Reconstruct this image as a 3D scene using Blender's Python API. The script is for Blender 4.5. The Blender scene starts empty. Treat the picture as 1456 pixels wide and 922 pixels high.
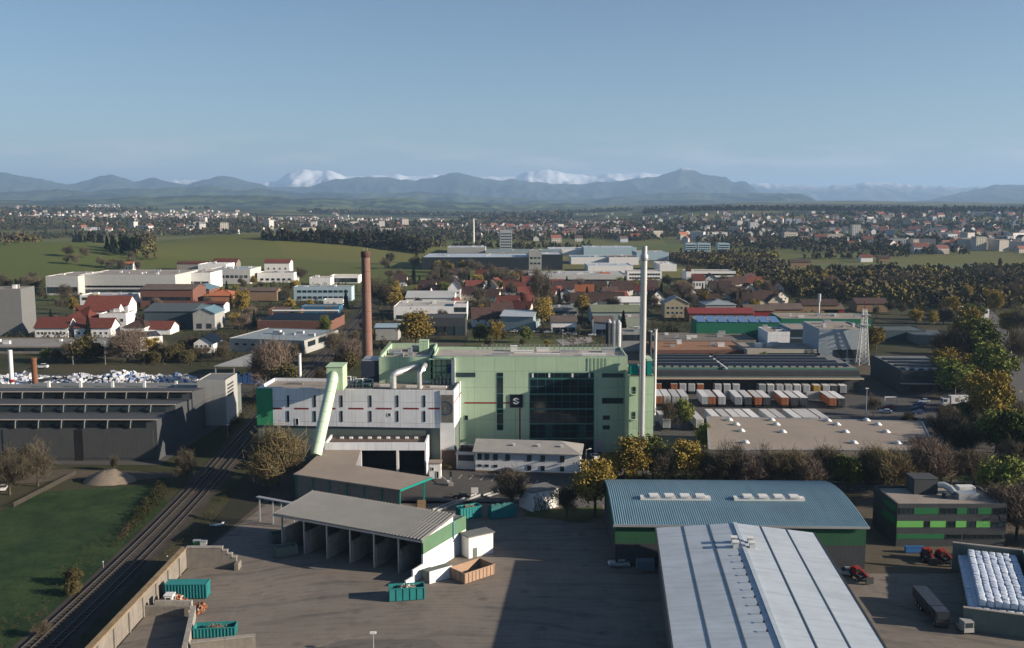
import bpy, bmesh, math, random
import numpy as np
from mathutils import Vector, Matrix
random.seed(7); rng = np.random.default_rng(7)
SC = bpy.context.scene; COL = SC.collection
R = math.radians
# ------------------------------------------------------------------ camera
FOC, CX, CY, HZ, CAMH = 1400., 728., 461., 288., 74.
PIT = math.atan((CY-HZ)/FOC); _c, _s = math.cos(PIT), math.sin(PIT)
cam = bpy.data.cameras.new('camera'); camo = bpy.data.objects.new('camera', cam); COL.objects.link(camo)
camo.location = (0, 0, CAMH); camo.rotation_euler = (R(90)-PIT, 0, 0)
cam.sensor_width = 36; cam.lens = 36*FOC/1456; cam.clip_start = 1; cam.clip_end = 120000
SC.camera = camo
SUN_EL, SUN_AZ = R(17.8), R(13)
SUN = Vector((math.cos(SUN_EL)*math.cos(SUN_AZ), -math.cos(SUN_EL)*math.sin(SUN_AZ), math.sin(SUN_EL)))

def ray(px, py):
    u = (px-CX)/FOC; v = (CY-py)/FOC
    return (u, _c+v*_s, -_s+v*_c)
def sstep(a, b, x):
    t = np.clip((x-a)/(b-a), 0, 1); return t*t*(3-2*t)
_perm = np.random.default_rng(3).random((256, 256))
def vnoise(x, y):
    x = np.asarray(x, float); y = np.asarray(y, float)
    xi = np.floor(x).astype(int); yi = np.floor(y).astype(int)
    fx = x-xi; fy = y-yi; fx = fx*fx*(3-2*fx); fy = fy*fy*(3-2*fy)
    g = lambda i, j: _perm[i & 255, j & 255]
    return (g(xi, yi)*(1-fx)+g(xi+1, yi)*fx)*(1-fy)+(g(xi, yi+1)*(1-fx)+g(xi+1, yi+1)*fx)*fy
def fbm(x, y, o=4):
    s = 0; a = .5; t = 0
    for k in range(o):
        s = s+a*vnoise(np.asarray(x)*2**k+17*k, np.asarray(y)*2**k+31*k); t += a; a *= .5
    return s/t
def hgt(x, y):
    x = np.asarray(x, float); y = np.asarray(y, float)
    r = np.hypot(x, y)+1e-6; u = x/np.maximum(np.abs(y), 1)
    h = 27*np.exp(-(((x+600)/250)**2+((y-1150)/150)**2))
    h = h+29*np.exp(-(((x+330)/230)**2+((y-1400)/170)**2))
    h = h+8*np.exp(-(((x+620)/200)**2+((y-1650)/220)**2))
    h = h*sstep(830, 1000, r)
    h = h+46*sstep(2100, 4600, r)*sstep(-.02, .22, u)*(.75+.5*fbm(x/900, y/900, 2))
    h = h+30*sstep(2300, 5200, r)*sstep(-.05, -.3, u)*(.5+.9*fbm(x/1100, y/1100, 2))
    h = h+sstep(4600, 9000, r)*(-6+62*fbm(x/1500, y/1500, 4))
    return h
def P(px, py, z=None):
    """point on the plane z (or on the terrain) seen at a pixel of the photograph"""
    d = ray(px, py)
    if z is not None:
        t = (z-CAMH)/d[2]; return Vector((d[0]*t, d[1]*t, z))
    t = -CAMH/d[2] if d[2] < 0 else 9000.
    if t > 9000 or t*d[1] > 850:
        ts = np.geomspace(500, 14000, 4000)
        below = (CAMH+d[2]*ts) < hgt(d[0]*ts, d[1]*ts)
        if below.any(): t = ts[int(np.argmax(below))]
    x, y = d[0]*t, d[1]*t
    return Vector((x, y, float(hgt(x, y))))
def Zat(px, py, y):
    d = ray(px, py); t = y/d[1]; return CAMH+d[2]*t
def Xat(px, py, y):
    d = ray(px, py); return d[0]*y/d[1]

# ------------------------------------------------------------------ materials
MATS = {}
class NT:
    def __init__(s, name):
        s.m = bpy.data.materials.new(name); s.m.use_nodes = True; s.t = s.m.node_tree
        s.b = s.t.nodes['Principled BSDF']; s.out = s.t.nodes['Material Output']
    def n(s, typ, **kw):
        nd = s.t.nodes.new(typ)
        for k, v in kw.items():
            if k.startswith('i_'):
                nd.inputs[k[2:].replace('_', ' ')].default_value = v
            else: setattr(nd, k, v)
        return nd
    def l(s, a, b): s.t.links.new(a, b)
    def mix(s, fac, a, b, mode='MIX'):
        nd = s.n('ShaderNodeMix', data_type='RGBA', blend_type=mode)
        for sock, v in ((nd.inputs[0], fac), (nd.inputs[6], a), (nd.inputs[7], b)):
            if isinstance(v, bpy.types.NodeSocket): s.l(v, sock)
            elif isinstance(v, (int, float)): sock.default_value = v
            else: sock.default_value = (*v[:3], 1)
        return nd.outputs[2]
    def math(s, op, a, b=0., clamp=False):
        nd = s.n('ShaderNodeMath', operation=op); nd.use_clamp = clamp
        for sock, v in ((nd.inputs[0], a), (nd.inputs[1], b)):
            if isinstance(v, bpy.types.NodeSocket): s.l(v, sock)
            else: sock.default_value = v
        return nd.outputs[0]
    def noise(s, scale, vec=None, detail=4, rough=.6):
        nd = s.n('ShaderNodeTexNoise'); nd.inputs['Scale'].default_value = scale
        nd.inputs['Detail'].default_value = detail; nd.inputs['Roughness'].default_value = rough
        if vec is not None: s.l(vec, nd.inputs['Vector'])
        return nd.outputs['Fac']
    def ramp(s, fac, lo, hi):
        nd = s.n('ShaderNodeMapRange'); nd.inputs[1].default_value = lo; nd.inputs[2].default_value = hi
        s.l(fac, nd.inputs[0]); return nd.outputs[0]
    def coord(s, which='Object'):
        return s.n('ShaderNodeTexCoord').outputs[which]
    def scaled(s, vec, sc):
        nd = s.n('ShaderNodeMapping'); s.l(vec, nd.inputs[0]); nd.inputs['Scale'].default_value = sc
        return nd.outputs[0]

def M(name, col, rough=.85, var=.22, scale=.35, spec=.3, metal=0., streak=0., rand=0., objcol=False, ribs=0., ribax=0, runs=None, panel=None):
    """weathered paint, concrete, sheet metal ...: colour broken up by noise at two sizes, optional rain streaks and fine ribs"""
    if name in MATS: return MATS[name]
    k = NT(name); co = k.coord()
    base = tuple(col)
    if objcol:
        oi = k.n('ShaderNodeObjectInfo'); c0 = oi.outputs['Color']
    else: c0 = None
    n1 = k.noise(scale, co); n2 = k.noise(scale*9, co, 3)
    f = k.math('ADD', k.math('MULTIPLY', n1, .65), k.math('MULTIPLY', n2, .35))
    f = k.ramp(f, .3, .7)
    src = c0 if c0 is not None else base
    if c0 is not None:
        dk = k.mix(1., c0, (1-var, 1-var, 1-var), 'MULTIPLY'); lt = k.mix(1., c0, (1+var*.5,)*3, 'MULTIPLY')
    else:
        dk = tuple(max(0, v*(1-var)) for v in base); lt = tuple(min(1, v*(1+var*.6)) for v in base)
    c = k.mix(f, dk, lt)
    if streak:
        st = k.noise(1., k.scaled(co, (1.6, 1.6, .06)), 5, .7)
        c = k.mix(k.math('MULTIPLY', k.ramp(st, .52, .75), streak), c, (.09, .08, .07))
    if runs:        # dirt washed down a roof along one axis, and sheet laps across it
        st = k.noise(1., k.scaled(co, (.05, .9, .9) if runs == 'x' else (.9, .05, .9)), 6, .7)
        c = k.mix(k.math('MULTIPLY', k.ramp(st, .48, .72), .45), c, tuple(v*.5 for v in base))
        st2 = k.noise(.09, co, 4); c = k.mix(k.math('MULTIPLY', k.ramp(st2, .5, .66), .3), c, tuple(v*.62 for v in base))
    if panel:       # seams between cladding panels, each panel a slightly different tone
        sp = k.n('ShaderNodeSeparateXYZ'); k.l(co, sp.inputs[0]); cb = k.n('ShaderNodeCombineXYZ'); k.l(k.math('ADD', sp.outputs[0], sp.outputs[1]), cb.inputs[0]); k.l(sp.outputs[2], cb.inputs[1])
        br = k.n('ShaderNodeTexBrick'); br.offset = 0.; k.l(cb.outputs[0], br.inputs['Vector']); br.inputs['Scale'].default_value = 1.
        br.inputs['Brick Width'].default_value = panel[0]; br.inputs['Row Height'].default_value = panel[1]; br.inputs['Mortar Size'].default_value = .045
        br.inputs['Color1'].default_value = (1, 1, 1, 1); br.inputs['Color2'].default_value = (.9, .9, .9, 1); br.inputs['Mortar'].default_value = (.5, .5, .5, 1)
        c = k.mix(1., c, br.outputs['Color'], 'MULTIPLY')
    if rand:
        oi2 = k.n('ShaderNodeObjectInfo'); v = k.n('ShaderNodeMapRange')
        k.l(oi2.outputs['Random'], v.inputs[0]); v.inputs[3].default_value = 1-rand; v.inputs[4].default_value = 1+rand
        hsv = k.n('ShaderNodeHueSaturation'); k.l(c, hsv.inputs['Color']); k.l(v.outputs[0], hsv.inputs['Value']); c = hsv.outputs[0]
    k.l(c, k.b.inputs['Base Color'])
    k.b.inputs['Roughness'].default_value = rough; k.b.inputs['Metallic'].default_value = metal
    k.b.inputs['Specular IOR Level'].default_value = spec
    bump = k.n('ShaderNodeBump'); bump.inputs['Strength'].default_value = .25; bump.inputs['Distance'].default_value = .05
    k.l(n2, bump.inputs['Height'])
    if ribs:
        w = k.n('ShaderNodeTexWave', wave_type='BANDS', bands_direction='XYZ'[ribax]); w.inputs['Scale'].default_value = .314/ribs
        k.l(co, w.inputs['Vector'])
        b2 = k.n('ShaderNodeBump'); b2.inputs['Strength'].default_value = .13; b2.inputs['Distance'].default_value = .03
        k.l(w.outputs['Fac'], b2.inputs['Height']); k.l(bump.outputs[0], b2.inputs['Normal']); bump = b2
    k.l(bump.outputs[0], k.b.inputs['Normal'])
    MATS[name] = k.m; return k.m
def glass(name='window_glass', col=(.02, .03, .035), rough=.12, rand=.5):
    if name in MATS: return MATS[name]
    k = NT(name); oi = k.n('ShaderNodeObjectInfo'); v = k.n('ShaderNodeMapRange')
    k.l(oi.outputs['Random'], v.inputs[0]); v.inputs[3].default_value = 1-rand; v.inputs[4].default_value = 1+rand*1.5
    hsv = k.n('ShaderNodeHueSaturation'); hsv.inputs['Color'].default_value = (*col, 1); k.l(v.outputs[0], hsv.inputs['Value'])
    k.l(hsv.outputs[0], k.b.inputs['Base Color']); k.b.inputs['Roughness'].default_value = rough
    k.b.inputs['Specular IOR Level'].default_value = .5
    n = k.noise(.4, k.coord(), 2); b = k.n('ShaderNodeBump'); b.inputs['Strength'].default_value = .06; k.l(n, b.inputs['Height'])
    k.l(b.outputs[0], k.b.inputs['Normal'])
    MATS[name] = k.m; return k.m
def leafmat(name, col, col2, rand=.3, scale=.25):
    if name in MATS: return MATS[name]
    k = NT(name); co = k.coord()
    f = k.ramp(k.noise(scale, co, 3), .35, .65)
    f2 = k.noise(3., co, 2)
    c = k.mix(k.math('ADD', k.math('MULTIPLY', f, .7), k.math('MULTIPLY', f2, .3)), col, col2)
    oi = k.n('ShaderNodeObjectInfo'); v = k.n('ShaderNodeMapRange')
    k.l(oi.outputs['Random'], v.inputs[0]); v.inputs[3].default_value = 1-rand; v.inputs[4].default_value = 1+rand
    hsv = k.n('ShaderNodeHueSaturation'); k.l(c, hsv.inputs['Color']); k.l(v.outputs[0], hsv.inputs['Value'])
    k.l(hsv.outputs[0], k.b.inputs['Base Color']); k.b.inputs['Roughness'].default_value = .9
    k.b.inputs['Specular IOR Level'].default_value = .1
    MATS[name] = k.m; return k.m

# ------------------------------------------------------------------ mesh helpers
class MB:
    def __init__(s): s.v = []; s.f = []; s.m = []
    def add(s, vs, fs, m=0):
        o = len(s.v); s.v += [tuple(v) for v in vs]; s.f += [tuple(i+o for i in f) for f in fs]; s.m += [m]*len(fs); return s
    def box(s, x0, x1, y0, y1, z0, z1, m=0):
        return s.add([(x0,y0,z0),(x1,y0,z0),(x1,y1,z0),(x0,y1,z0),(x0,y0,z1),(x1,y0,z1),(x1,y1,z1),(x0,y1,z1)],
            [(3,2,1,0),(4,5,6,7),(0,1,5,4),(1,2,6,5),(2,3,7,6),(3,0,4,7)], m)
    def obox(s, c, size, rot=(0,0,0), m=0):
        from mathutils import Euler
        q = Euler(rot).to_matrix(); c = Vector(c); a, b, d = (v/2 for v in size)
        vs = [c+q@Vector((sx*a, sy*b, sz*d)) for sz in (-1, 1) for sx, sy in ((-1,-1),(1,-1),(1,1),(-1,1))]
        return s.add(vs, [(3,2,1,0),(4,5,6,7),(0,1,5,4),(1,2,6,5),(2,3,7,6),(3,0,4,7)], m)
    def bar(s, a, b, w, h, m=0):
        """square bar from a to b"""
        a = Vector(a); b = Vector(b); d = (b-a); L = d.length; q = d.to_track_quat('X', 'Z').to_matrix()
        vs = [a+q@Vector((x, y*w/2, z*h/2)) for x in (0, L) for y, z in ((-1,-1),(1,-1),(1,1),(-1,1))]
        return s.add(vs, [(3,2,1,0)[::-1],(4,5,6,7)[::-1],(0,1,5,4)[::-1],(1,2,6,5)[::-1],(2,3,7,6)[::-1],(3,0,4,7)[::-1]], m)
    def prism(s, poly, z0, z1, m=0, mt=None, bottom=True):
        a = sum(poly[i][0]*poly[(i+1)%len(poly)][1]-poly[(i+1)%len(poly)][0]*poly[i][1] for i in range(len(poly)))
        if a < 0: poly = poly[::-1]
        n = len(poly)
        vs = [(p[0], p[1], z0) for p in poly]+[(p[0], p[1], z1) for p in poly]
        s.add(vs, [(i, (i+1)%n, (i+1)%n+n, i+n) for i in range(n)], m)
        s.add(vs, [tuple(range(n, 2*n))], m if mt is None else mt)
        if bottom: s.add(vs, [tuple(range(n))[::-1]], m)
        return s
    def extrude(s, prof, x0, x1, m=0, caps=True):
        """profile of (y, z) points, counter-clockwise seen from +x, pulled along x"""
        n = len(prof); vs = [(x0, *p) for p in prof]+[(x1, *p) for p in prof]
        s.add(vs, [(i, i+n, (i+1)%n+n, (i+1)%n)[::-1] for i in range(n)], m)
        if caps: s.add(vs, [tuple(range(n))[::-1], tuple(range(n, 2*n))], m)
        return s
    def tube(s, pts, rad, n=10, m=0, caps=True):
        pts = [Vector(p) for p in pts]
        if not isinstance(rad, (list, tuple)): rad = [rad]*len(pts)
        vs = []
        for i, p in enumerate(pts):
            d = (pts[min(i+1, len(pts)-1)]-pts[max(i-1, 0)]).normalized()
            a = d.cross(Vector((0, 1, 0)) if abs(d.y) < .9 else Vector((1, 0, 0))).normalized(); b = d.cross(a)
            vs += [p+(a*math.cos(2*math.pi*j/n)+b*math.sin(2*math.pi*j/n))*rad[i] for j in range(n)]
        fs = [(i*n+j, i*n+(j+1)%n, (i+1)*n+(j+1)%n, (i+1)*n+j) for i in range(len(pts)-1) for j in range(n)]
        s.add(vs, fs, m)
        if caps: s.add(vs, [tuple(range(n))[::-1], tuple(range((len(pts)-1)*n, len(pts)*n))], m)
        return s
    def mesh(s, name, mats, smooth=False):
        me = bpy.data.meshes.new(name); me.from_pydata(s.v, [], s.f)
        for m in (mats if isinstance(mats, (list, tuple)) else [mats]): me.materials.append(m)
        me.polygons.foreach_set('material_index', s.m)
        if smooth: me.polygons.foreach_set('use_smooth', [True]*len(s.f))
        me.validate(); me.update()
        return me
    def build(s, name, mats, parent=None, smooth=False, loc=None):
        return put(name, s.mesh(name, mats, smooth), parent, loc)
def put(name, me, parent=None, loc=None, rz=0):
    o = bpy.data.objects.new(name, me); COL.objects.link(o)
    if parent is not None: o.parent = parent
    if loc is not None: o.location = loc
    if rz: o.rotation_euler = (0, 0, rz)
    return o
def npmesh(name, v, f, mats, midx=None, smooth=False):
    """fast mesh from arrays; all faces have the same corner count"""
    v = np.asarray(v, np.float32).reshape(-1, 3); f = np.asarray(f, np.int32); k = f.shape[1]
    me = bpy.data.meshes.new(name); me.vertices.add(len(v)); me.vertices.foreach_set('co', v.ravel())
    me.loops.add(f.size); me.loops.foreach_set('vertex_index', f.ravel())
    me.polygons.add(len(f)); me.polygons.foreach_set('loop_start', np.arange(0, f.size, k, dtype=np.int32))
    for m in (mats if isinstance(mats, (list, tuple)) else [mats]): me.materials.append(m)
    if midx is not None: me.polygons.foreach_set('material_index', np.asarray(midx, np.int32))
    if smooth: me.polygons.foreach_set('use_smooth', np.ones(len(f), bool))
    me.update(calc_edges=True); return me
def tag(o, label=None, cat=None, group=None, kind=None):
    if label: o['label'] = label
    if cat: o['category'] = cat
    if group: o['group'] = group
    if kind: o['kind'] = kind
    return o
def thing(name, label, cat, loc=(0, 0, 0), rz=0, group=None):
    o = bpy.data.objects.new(name, None); COL.objects.link(o); o.empty_display_size = .5
    o.location = loc; o.rotation_euler = (0, 0, rz)
    return tag(o, label, cat, group)
KIDS = {}
def clone(root, loc, rz=0, label=None, group=None, sc=None, color=None):
    def rec(o, par):
        c = o.copy(); COL.objects.link(c); c.parent = par
        if color is not None: c.color = (*color, 1)
        for ch in o.children: rec(ch, c)
        return c
    r = rec(root, None); r.location = loc; r.rotation_euler = (0, 0, rz)
    if sc is not None: r.scale = (sc, sc, sc) if isinstance(sc, (int, float)) else sc
    if label: r['label'] = label
    if group: r['group'] = group
    return r
def recolor(root, color):
    root.color = (*color, 1)
    for c in root.children_recursive: c.color = (*color, 1)

# ------------------------------------------------------------------ sky, sun, haze
w = bpy.data.worlds.new('World'); SC.world = w; w.use_nodes = True
nt = w.node_tree; bg = nt.nodes['Background']
sky = nt.nodes.new('ShaderNodeTexSky'); sky.sky_type = 'NISHITA'; sky.sun_disc = False
sky.sun_elevation = SUN_EL; sky.sun_rotation = math.atan2(SUN.x, SUN.y)
sky.altitude = 700; sky.air_density = 1.0; sky.dust_density = .8; sky.ozone_density = 3.
# thin far clouds low over the mountains
geo = nt.nodes.new('ShaderNodeTexCoord'); mp = nt.nodes.new('ShaderNodeMapping'); mp.inputs['Scale'].default_value = (9, 9, 60)
nt.links.new(geo.outputs['Generated'], mp.inputs[0])
cn = nt.nodes.new('ShaderNodeTexNoise'); cn.inputs['Scale'].default_value = 1.; cn.inputs['Detail'].default_value = 5; nt.links.new(mp.outputs[0], cn.inputs['Vector'])
sx = nt.nodes.new('ShaderNodeSeparateXYZ'); nt.links.new(geo.outputs['Generated'], sx.inputs[0])
def mr(sock, a, b, c, d):
    n = nt.nodes.new('ShaderNodeMapRange'); nt.links.new(sock, n.inputs[0])
    for i, v in enumerate((a, b, c, d)): n.inputs[i+1].default_value = v
    return n.outputs[0]
def mul(a, b):
    n = nt.nodes.new('ShaderNodeMath'); n.operation = 'MULTIPLY'; nt.links.new(a, n.inputs[0])
    if isinstance(b, float): n.inputs[1].default_value = b
    else: nt.links.new(b, n.inputs[1])
    return n.outputs[0]
band = mul(mr(sx.outputs['Z'], .022, .038, 0, 1), mr(sx.outputs['Z'], .042, .07, 1, 0))
cf = mul(mul(band, mr(cn.outputs['Fac'], .44, .64, 0, 1)), .55)
mixn = nt.nodes.new('ShaderNodeMix'); mixn.data_type = 'RGBA'
nt.links.new(cf, mixn.inputs[0]); nt.links.new(sky.outputs[0], mixn.inputs[6]); mixn.inputs[7].default_value = (7., 6.6, 6.4, 1)
nt.links.new(mixn.outputs[2], bg.inputs[0]); bg.inputs[1].default_value = SKY_STRENGTH = .05
sl = bpy.data.lights.new('sun', 'SUN'); so = bpy.data.objects.new('sun', sl); COL.objects.link(so)
sl.energy = 5.; sl.angle = R(.5); sl.color = (1., .86, .7)
so.rotation_euler = SUN.to_track_quat('Z', 'Y').to_euler(); so.location = (200, -50, 200)
vs = SC.view_settings; vs.view_transform = 'Standard'; vs.look = 'None'; vs.gamma = 1; vs.use_curve_mapping = False
vs.exposure = 1.1
SC.display_settings.display_device = 'sRGB'
SC.cycles.max_bounces = 5; SC.cycles.diffuse_bounces = 1; SC.cycles.glossy_bounces = 2; SC.cycles.volume_bounces = 0
SC.cycles.transmission_bounces = 2; SC.cycles.use_denoising = True; SC.cycles.use_adaptive_sampling = True
HAZE = 5.2e-5
hz = MB().box(-60000, 60000, -3000, 62000, -6, 1260)
km = NT('haze_air'); km.t.nodes.remove(km.b); pv = km.n('ShaderNodeVolumePrincipled')
pv.inputs['Color'].default_value = (.41, .64, .96, 1); pv.inputs['Density'].default_value = HAZE; pv.inputs['Anisotropy'].default_value = .1
km.l(pv.outputs[0], km.out.inputs['Volume'])
try: km.m.cycles.homogeneous_volume = True
except Exception: pass
tag(hz.build('haze', km.m), kind='stuff')

# ------------------------------------------------------------------ terrain
def make_terrain():
    ang = np.concatenate([np.arange(-36, 36.01, .3), np.arange(42, 318.1, 6)]); ang = np.radians(ang)
    rad = np.concatenate([[1, 150, 400, 600, 750], np.geomspace(830, 12000, 120), np.geomspace(13500, 58000, 10)])
    A, Rr = np.meshgrid(ang, rad); X = Rr*np.sin(A); Y = Rr*np.cos(A)
    Z = hgt(X, Y)
    na, nr = len(ang), len(rad)
    v = np.stack([X, Y, Z], -1).reshape(-1, 3)
    i, j = np.meshgrid(np.arange(nr-1), np.arange(na), indexing='ij'); j2 = (j+1) % na
    f = np.stack([i*na+j, i*na+j2, (i+1)*na+j2, (i+1)*na+j], -1).reshape(-1, 4)[:, ::-1]
    k = NT('land'); co = k.coord()
    n_big = k.noise(1/900., co, 4); n_mid = k.noise(1/60., co, 4); n_fine = k.noise(1/3., co, 4)
    vor = k.n('ShaderNodeTexVoronoi'); vor.inputs['Scale'].default_value = 1/260.
    wv = k.n('ShaderNodeVectorMath', operation='ADD'); ns = k.n('ShaderNodeTexNoise'); ns.inputs['Scale'].default_value = 1/150.
    sc2 = k.n('ShaderNodeVectorMath', operation='SCALE'); k.l(ns.outputs['Color'], sc2.inputs[0]); sc2.inputs['Scale'].default_value = 160
    k.l(co, wv.inputs[0]); k.l(sc2.outputs[0], wv.inputs[1]); k.l(wv.outputs[0], vor.inputs['Vector'])
    sep = k.n('ShaderNodeSeparateColor'); k.l(vor.outputs['Color'], sep.inputs[0])
    field = k.mix(sep.outputs[0], (.085, .115, .026), (.17, .155, .048))
    field = k.mix(k.ramp(sep.outputs[1], .8, .95), field, (.16, .13, .075))
    field = k.mix(k.math('MULTIPLY', n_mid, .5), field, (.07, .075, .03))
    field = k.mix(k.math('MULTIPLY', n_fine, .3), field, (.05, .065, .02))
    n_w = k.noise(1/520., co, 5); woods = k.ramp(k.math('ADD', k.math('MULTIPLY', n_w, .8), k.math('MULTIPLY', n_mid, .2)), .47, .52)
    # woods only on the far land; the near ground is rough grass, gravel and soil
    vl = k.n('ShaderNodeVectorMath', operation='LENGTH'); k.l(co, vl.inputs[0])
    far = k.ramp(vl.outputs['Value'], 2200, 3200)
    c = k.mix(k.math('MULTIPLY', woods, far), field, (.018, .026, .014))
    near = k.ramp(vl.outputs['Value'], 900, 700)
    rough_g = k.mix(k.ramp(n_mid, .4, .62), (.036, .042, .018), (.075, .066, .044))
    rough_g = k.mix(k.math('MULTIPLY', n_fine, .5), rough_g, (.04, .042, .02))
    c = k.mix(near, c, rough_g)
    k.l(c, k.b.inputs['Base Color']); k.b.inputs['Roughness'].default_value = .95; k.b.inputs['Specular IOR Level'].default_value = .1
    o = put('terrain', npmesh('terrain', v, f, k.m, smooth=True)); tag(o, kind='structure')
make_terrain()

def mountain(name, sil, D, front, back, amp, mat, nz=1., jag=0., seed=0):
    """a range of real depth: crest heights follow the silhouette, slopes carry eroded gullies"""
    sil = sorted(sil); px = np.arange(sil[0][0], sil[-1][0]+1, 3.)
    py = np.interp(px, [a for a, b in sil], [b for a, b in sil])
    if jag:         # angular crest: broken lines at two spacings
        rj = np.random.default_rng(seed); k1 = np.arange(px[0], px[-1]+30, 19.); k2 = np.arange(px[0], px[-1]+30, 7.)
        k1 = k1+rj.uniform(-6, 6, len(k1)); py = py-jag*(np.interp(px, k1, rj.uniform(-1, 1, len(k1)))*.75+np.interp(px, k2, rj.uniform(-1, 1, len(k2)))*.4)
    uu = (px-CX)/FOC; vv = (CY-py)/FOC
    dx, dy, dz = uu, _c+vv*_s, -_s+vv*_c
    hl = np.hypot(dx, dy); crest = CAMH+dz/hl*D
    t = np.concatenate([np.linspace(-1, 0, 40), np.linspace(.04, 1, 14)])
    T, C = np.meshgrid(t, crest, indexing='ij'); DX = np.broadcast_to(dx/hl, T.shape); DY = np.broadcast_to(dy/hl, T.shape)
    rr = D+np.where(T < 0, T*front, T*back)
    X = DX*rr; Y = DY*rr
    g = np.where(T < 0, (1+T)**1.25, (1-T)**1.1)
    n = fbm(X/(front*.22)+seed, Y/(front*.3)+seed, 5)
    rid = 1-np.abs(2*fbm(X/(front*.1)+9+seed, Y/(front*.35)+seed, 4)-1)
    C0 = np.maximum(C, 20)
    Zz = -4+(C0+4)*g*(1-(1-g)*nz*.5*(1-n))+amp*(rid-.75)*np.sin(np.clip(g, 0, 1)*math.pi)
    nt_, na = T.shape
    v = np.stack([X, Y, Zz], -1).reshape(-1, 3)
    i, j = np.meshgrid(np.arange(nt_-1), np.arange(na-1), indexing='ij')
    f = np.stack([i*na+j, i*na+j+1, (i+1)*na+j+1, (i+1)*na+j], -1).reshape(-1, 4)
    o = put(name, npmesh(name, v, f, mat, smooth=True)); tag(o, kind='structure')
def mountmat(name, low, high, snow0, snow1, fsc):
    k = NT(name); co = k.coord(); sp = k.n('ShaderNodeSeparateXYZ'); k.l(co, sp.inputs[0])
    n = k.noise(1/fsc, co, 6, .65); n2 = k.noise(1/(fsc*.25), co, 4)
    c = k.mix(k.ramp(n, .46, .54), low, high)
    if snow1:
        zz = k.math('ADD', sp.outputs[2], k.math('MULTIPLY', k.math('SUBTRACT', n2, .5), (snow1-snow0)*1.6))
        g = k.n('ShaderNodeNewGeometry'); sn = k.n('ShaderNodeSeparateXYZ'); k.l(g.outputs['Normal'], sn.inputs[0])
        fac = k.math('MULTIPLY', k.ramp(zz, snow0, snow1), k.ramp(sn.outputs[2], .55, .8))
        c = k.mix(fac, c, (.7, .72, .76))
    k.l(c, k.b.inputs['Base Color']); k.b.inputs['Roughness'].default_value = .95; k.b.inputs['Specular IOR Level'].default_value = .05
    return k.m
m_snow = mountmat('snow_rock', (.07, .075, .085), (.11, .11, .11), 400, 680, 500)
m_alp = mountmat('alpine_forest', (.013, .024, .022), (.04, .055, .035), 700, 840, 1300)
m_hill = mountmat('forest_hill', (.012, .023, .018), (.05, .068, .03), 0, 0, 1100)
mountain('snow_mountains', [(-900,268),(-300,262),(150,262),(230,256),(290,257),(340,259),(392,257),(412,246),(432,240),(452,243),(470,245),(492,251),(540,250),(600,249),(650,250),(690,250),(720,251),(745,247),(772,242),(800,246),(832,249),(870,249),(915,247),(960,252),(1060,262),(1090,262),(1130,262),(1180,265),(1230,260),(1275,262),(1330,266),(1400,268),(1500,266),(1900,258),(2400,270)],
         29000, 6500, 6000, 420, m_snow, nz=1.5, jag=2.8, seed=4)
mountain('alpine_mountains', [(-900,262),(-300,240),(0,247),(30,250),(60,255),(95,262),(125,255),(140,251),(158,247),(175,252),(190,257),(210,253),(222,254),(245,259),(265,262),(290,256),(310,251),(330,253),(350,258),(380,265),(410,268),(439,266),(460,258),(480,254),(510,251),(540,252),(570,255),(592,256),(612,253),(632,249),(651,245),(664,248),(680,252),(700,255),(728,256),(760,258),(790,261),(815,263),(853,259),(885,256),(908,254),(935,252),(953,246),(968,239),(980,241),(990,244),(1010,250),(1032,252),(1043,259),(1060,258),(1070,265),(1083,276),(1110,292),(1160,300),(1280,296),(1330,282),(1380,270),(1410,264),(1456,263),(1550,260),(1900,255),(2400,266)],
         20500, 5200, 4200, 300, m_alp, nz=1.2, jag=2.2, seed=2)
mountain('forested_hills', [(-900,272),(-300,268),(0,274),(80,270),(120,273),(200,268),(300,265),(335,270),(380,268),(420,274),(520,275),(600,272),(700,280),(800,284),(870,281),(900,277),(980,274),(1050,276),(1110,274),(1140,276),(1185,296),(1260,300),(1500,299),(1900,290),(2400,285)],
         14500, 4600, 3500, 170, m_hill, nz=1.2, jag=2., seed=7)
m_roll = mountmat('rolling_fields', (.016, .028, .016), (.075, .10, .035), 0, 0, 520)
mountain('rolling_hills', [(-900,286),(-300,283),(0,284),(60,286),(130,283),(210,280),(300,277),(360,278),(420,281),(500,284),(560,282),(640,287),(720,291),(800,290),(880,295),(960,297),(1060,293),(1110,291),(1200,295),(1290,296),(1340,293),(1400,291),(1456,293),(1560,290),(1900,288),(2400,286)],
         9200, 2600, 2500, 60, m_roll, nz=.9, jag=1.6, seed=11)
# ================================================================== building kit
m_white = M('white_cladding', (.72, .73, .75), var=.1, streak=.3, ribs=1.2, panel=(4.6, 6.))
m_whitew = M('white_render', (.72, .71, .69), var=.12, streak=.3)
m_green = M('pale_green_cladding', (.365, .49, .345), var=.08, streak=.2, ribs=1.0, panel=(6.1, 4.9))
m_greenl = M('light_green_cladding', (.40, .55, .36), var=.08, streak=.2, ribs=1.0, panel=(3.5, 4.9))
m_dkgreen = M('dark_green_sheet', (.02, .085, .04), var=.15, ribs=1.)
m_grngrey = M('grey_green_wall', (.12, .15, .135), var=.2, streak=.4)
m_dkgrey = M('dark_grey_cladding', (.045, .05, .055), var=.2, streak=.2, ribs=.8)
m_grey = M('grey_cladding', (.31, .315, .30), var=.15, streak=.35, ribs=1.)
m_fact = M('factory_white', (.44, .435, .42), var=.12, streak=.25, ribs=1.5)
m_conc = M('concrete', (.30, .275, .24), var=.3, streak=.6, scale=.5)
m_concd = M('old_concrete', (.20, .18, .155), var=.35, streak=.7, scale=.6)
m_gravel = M('gravel_roof', (.27, .235, .20), var=.25, scale=.25)
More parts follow.
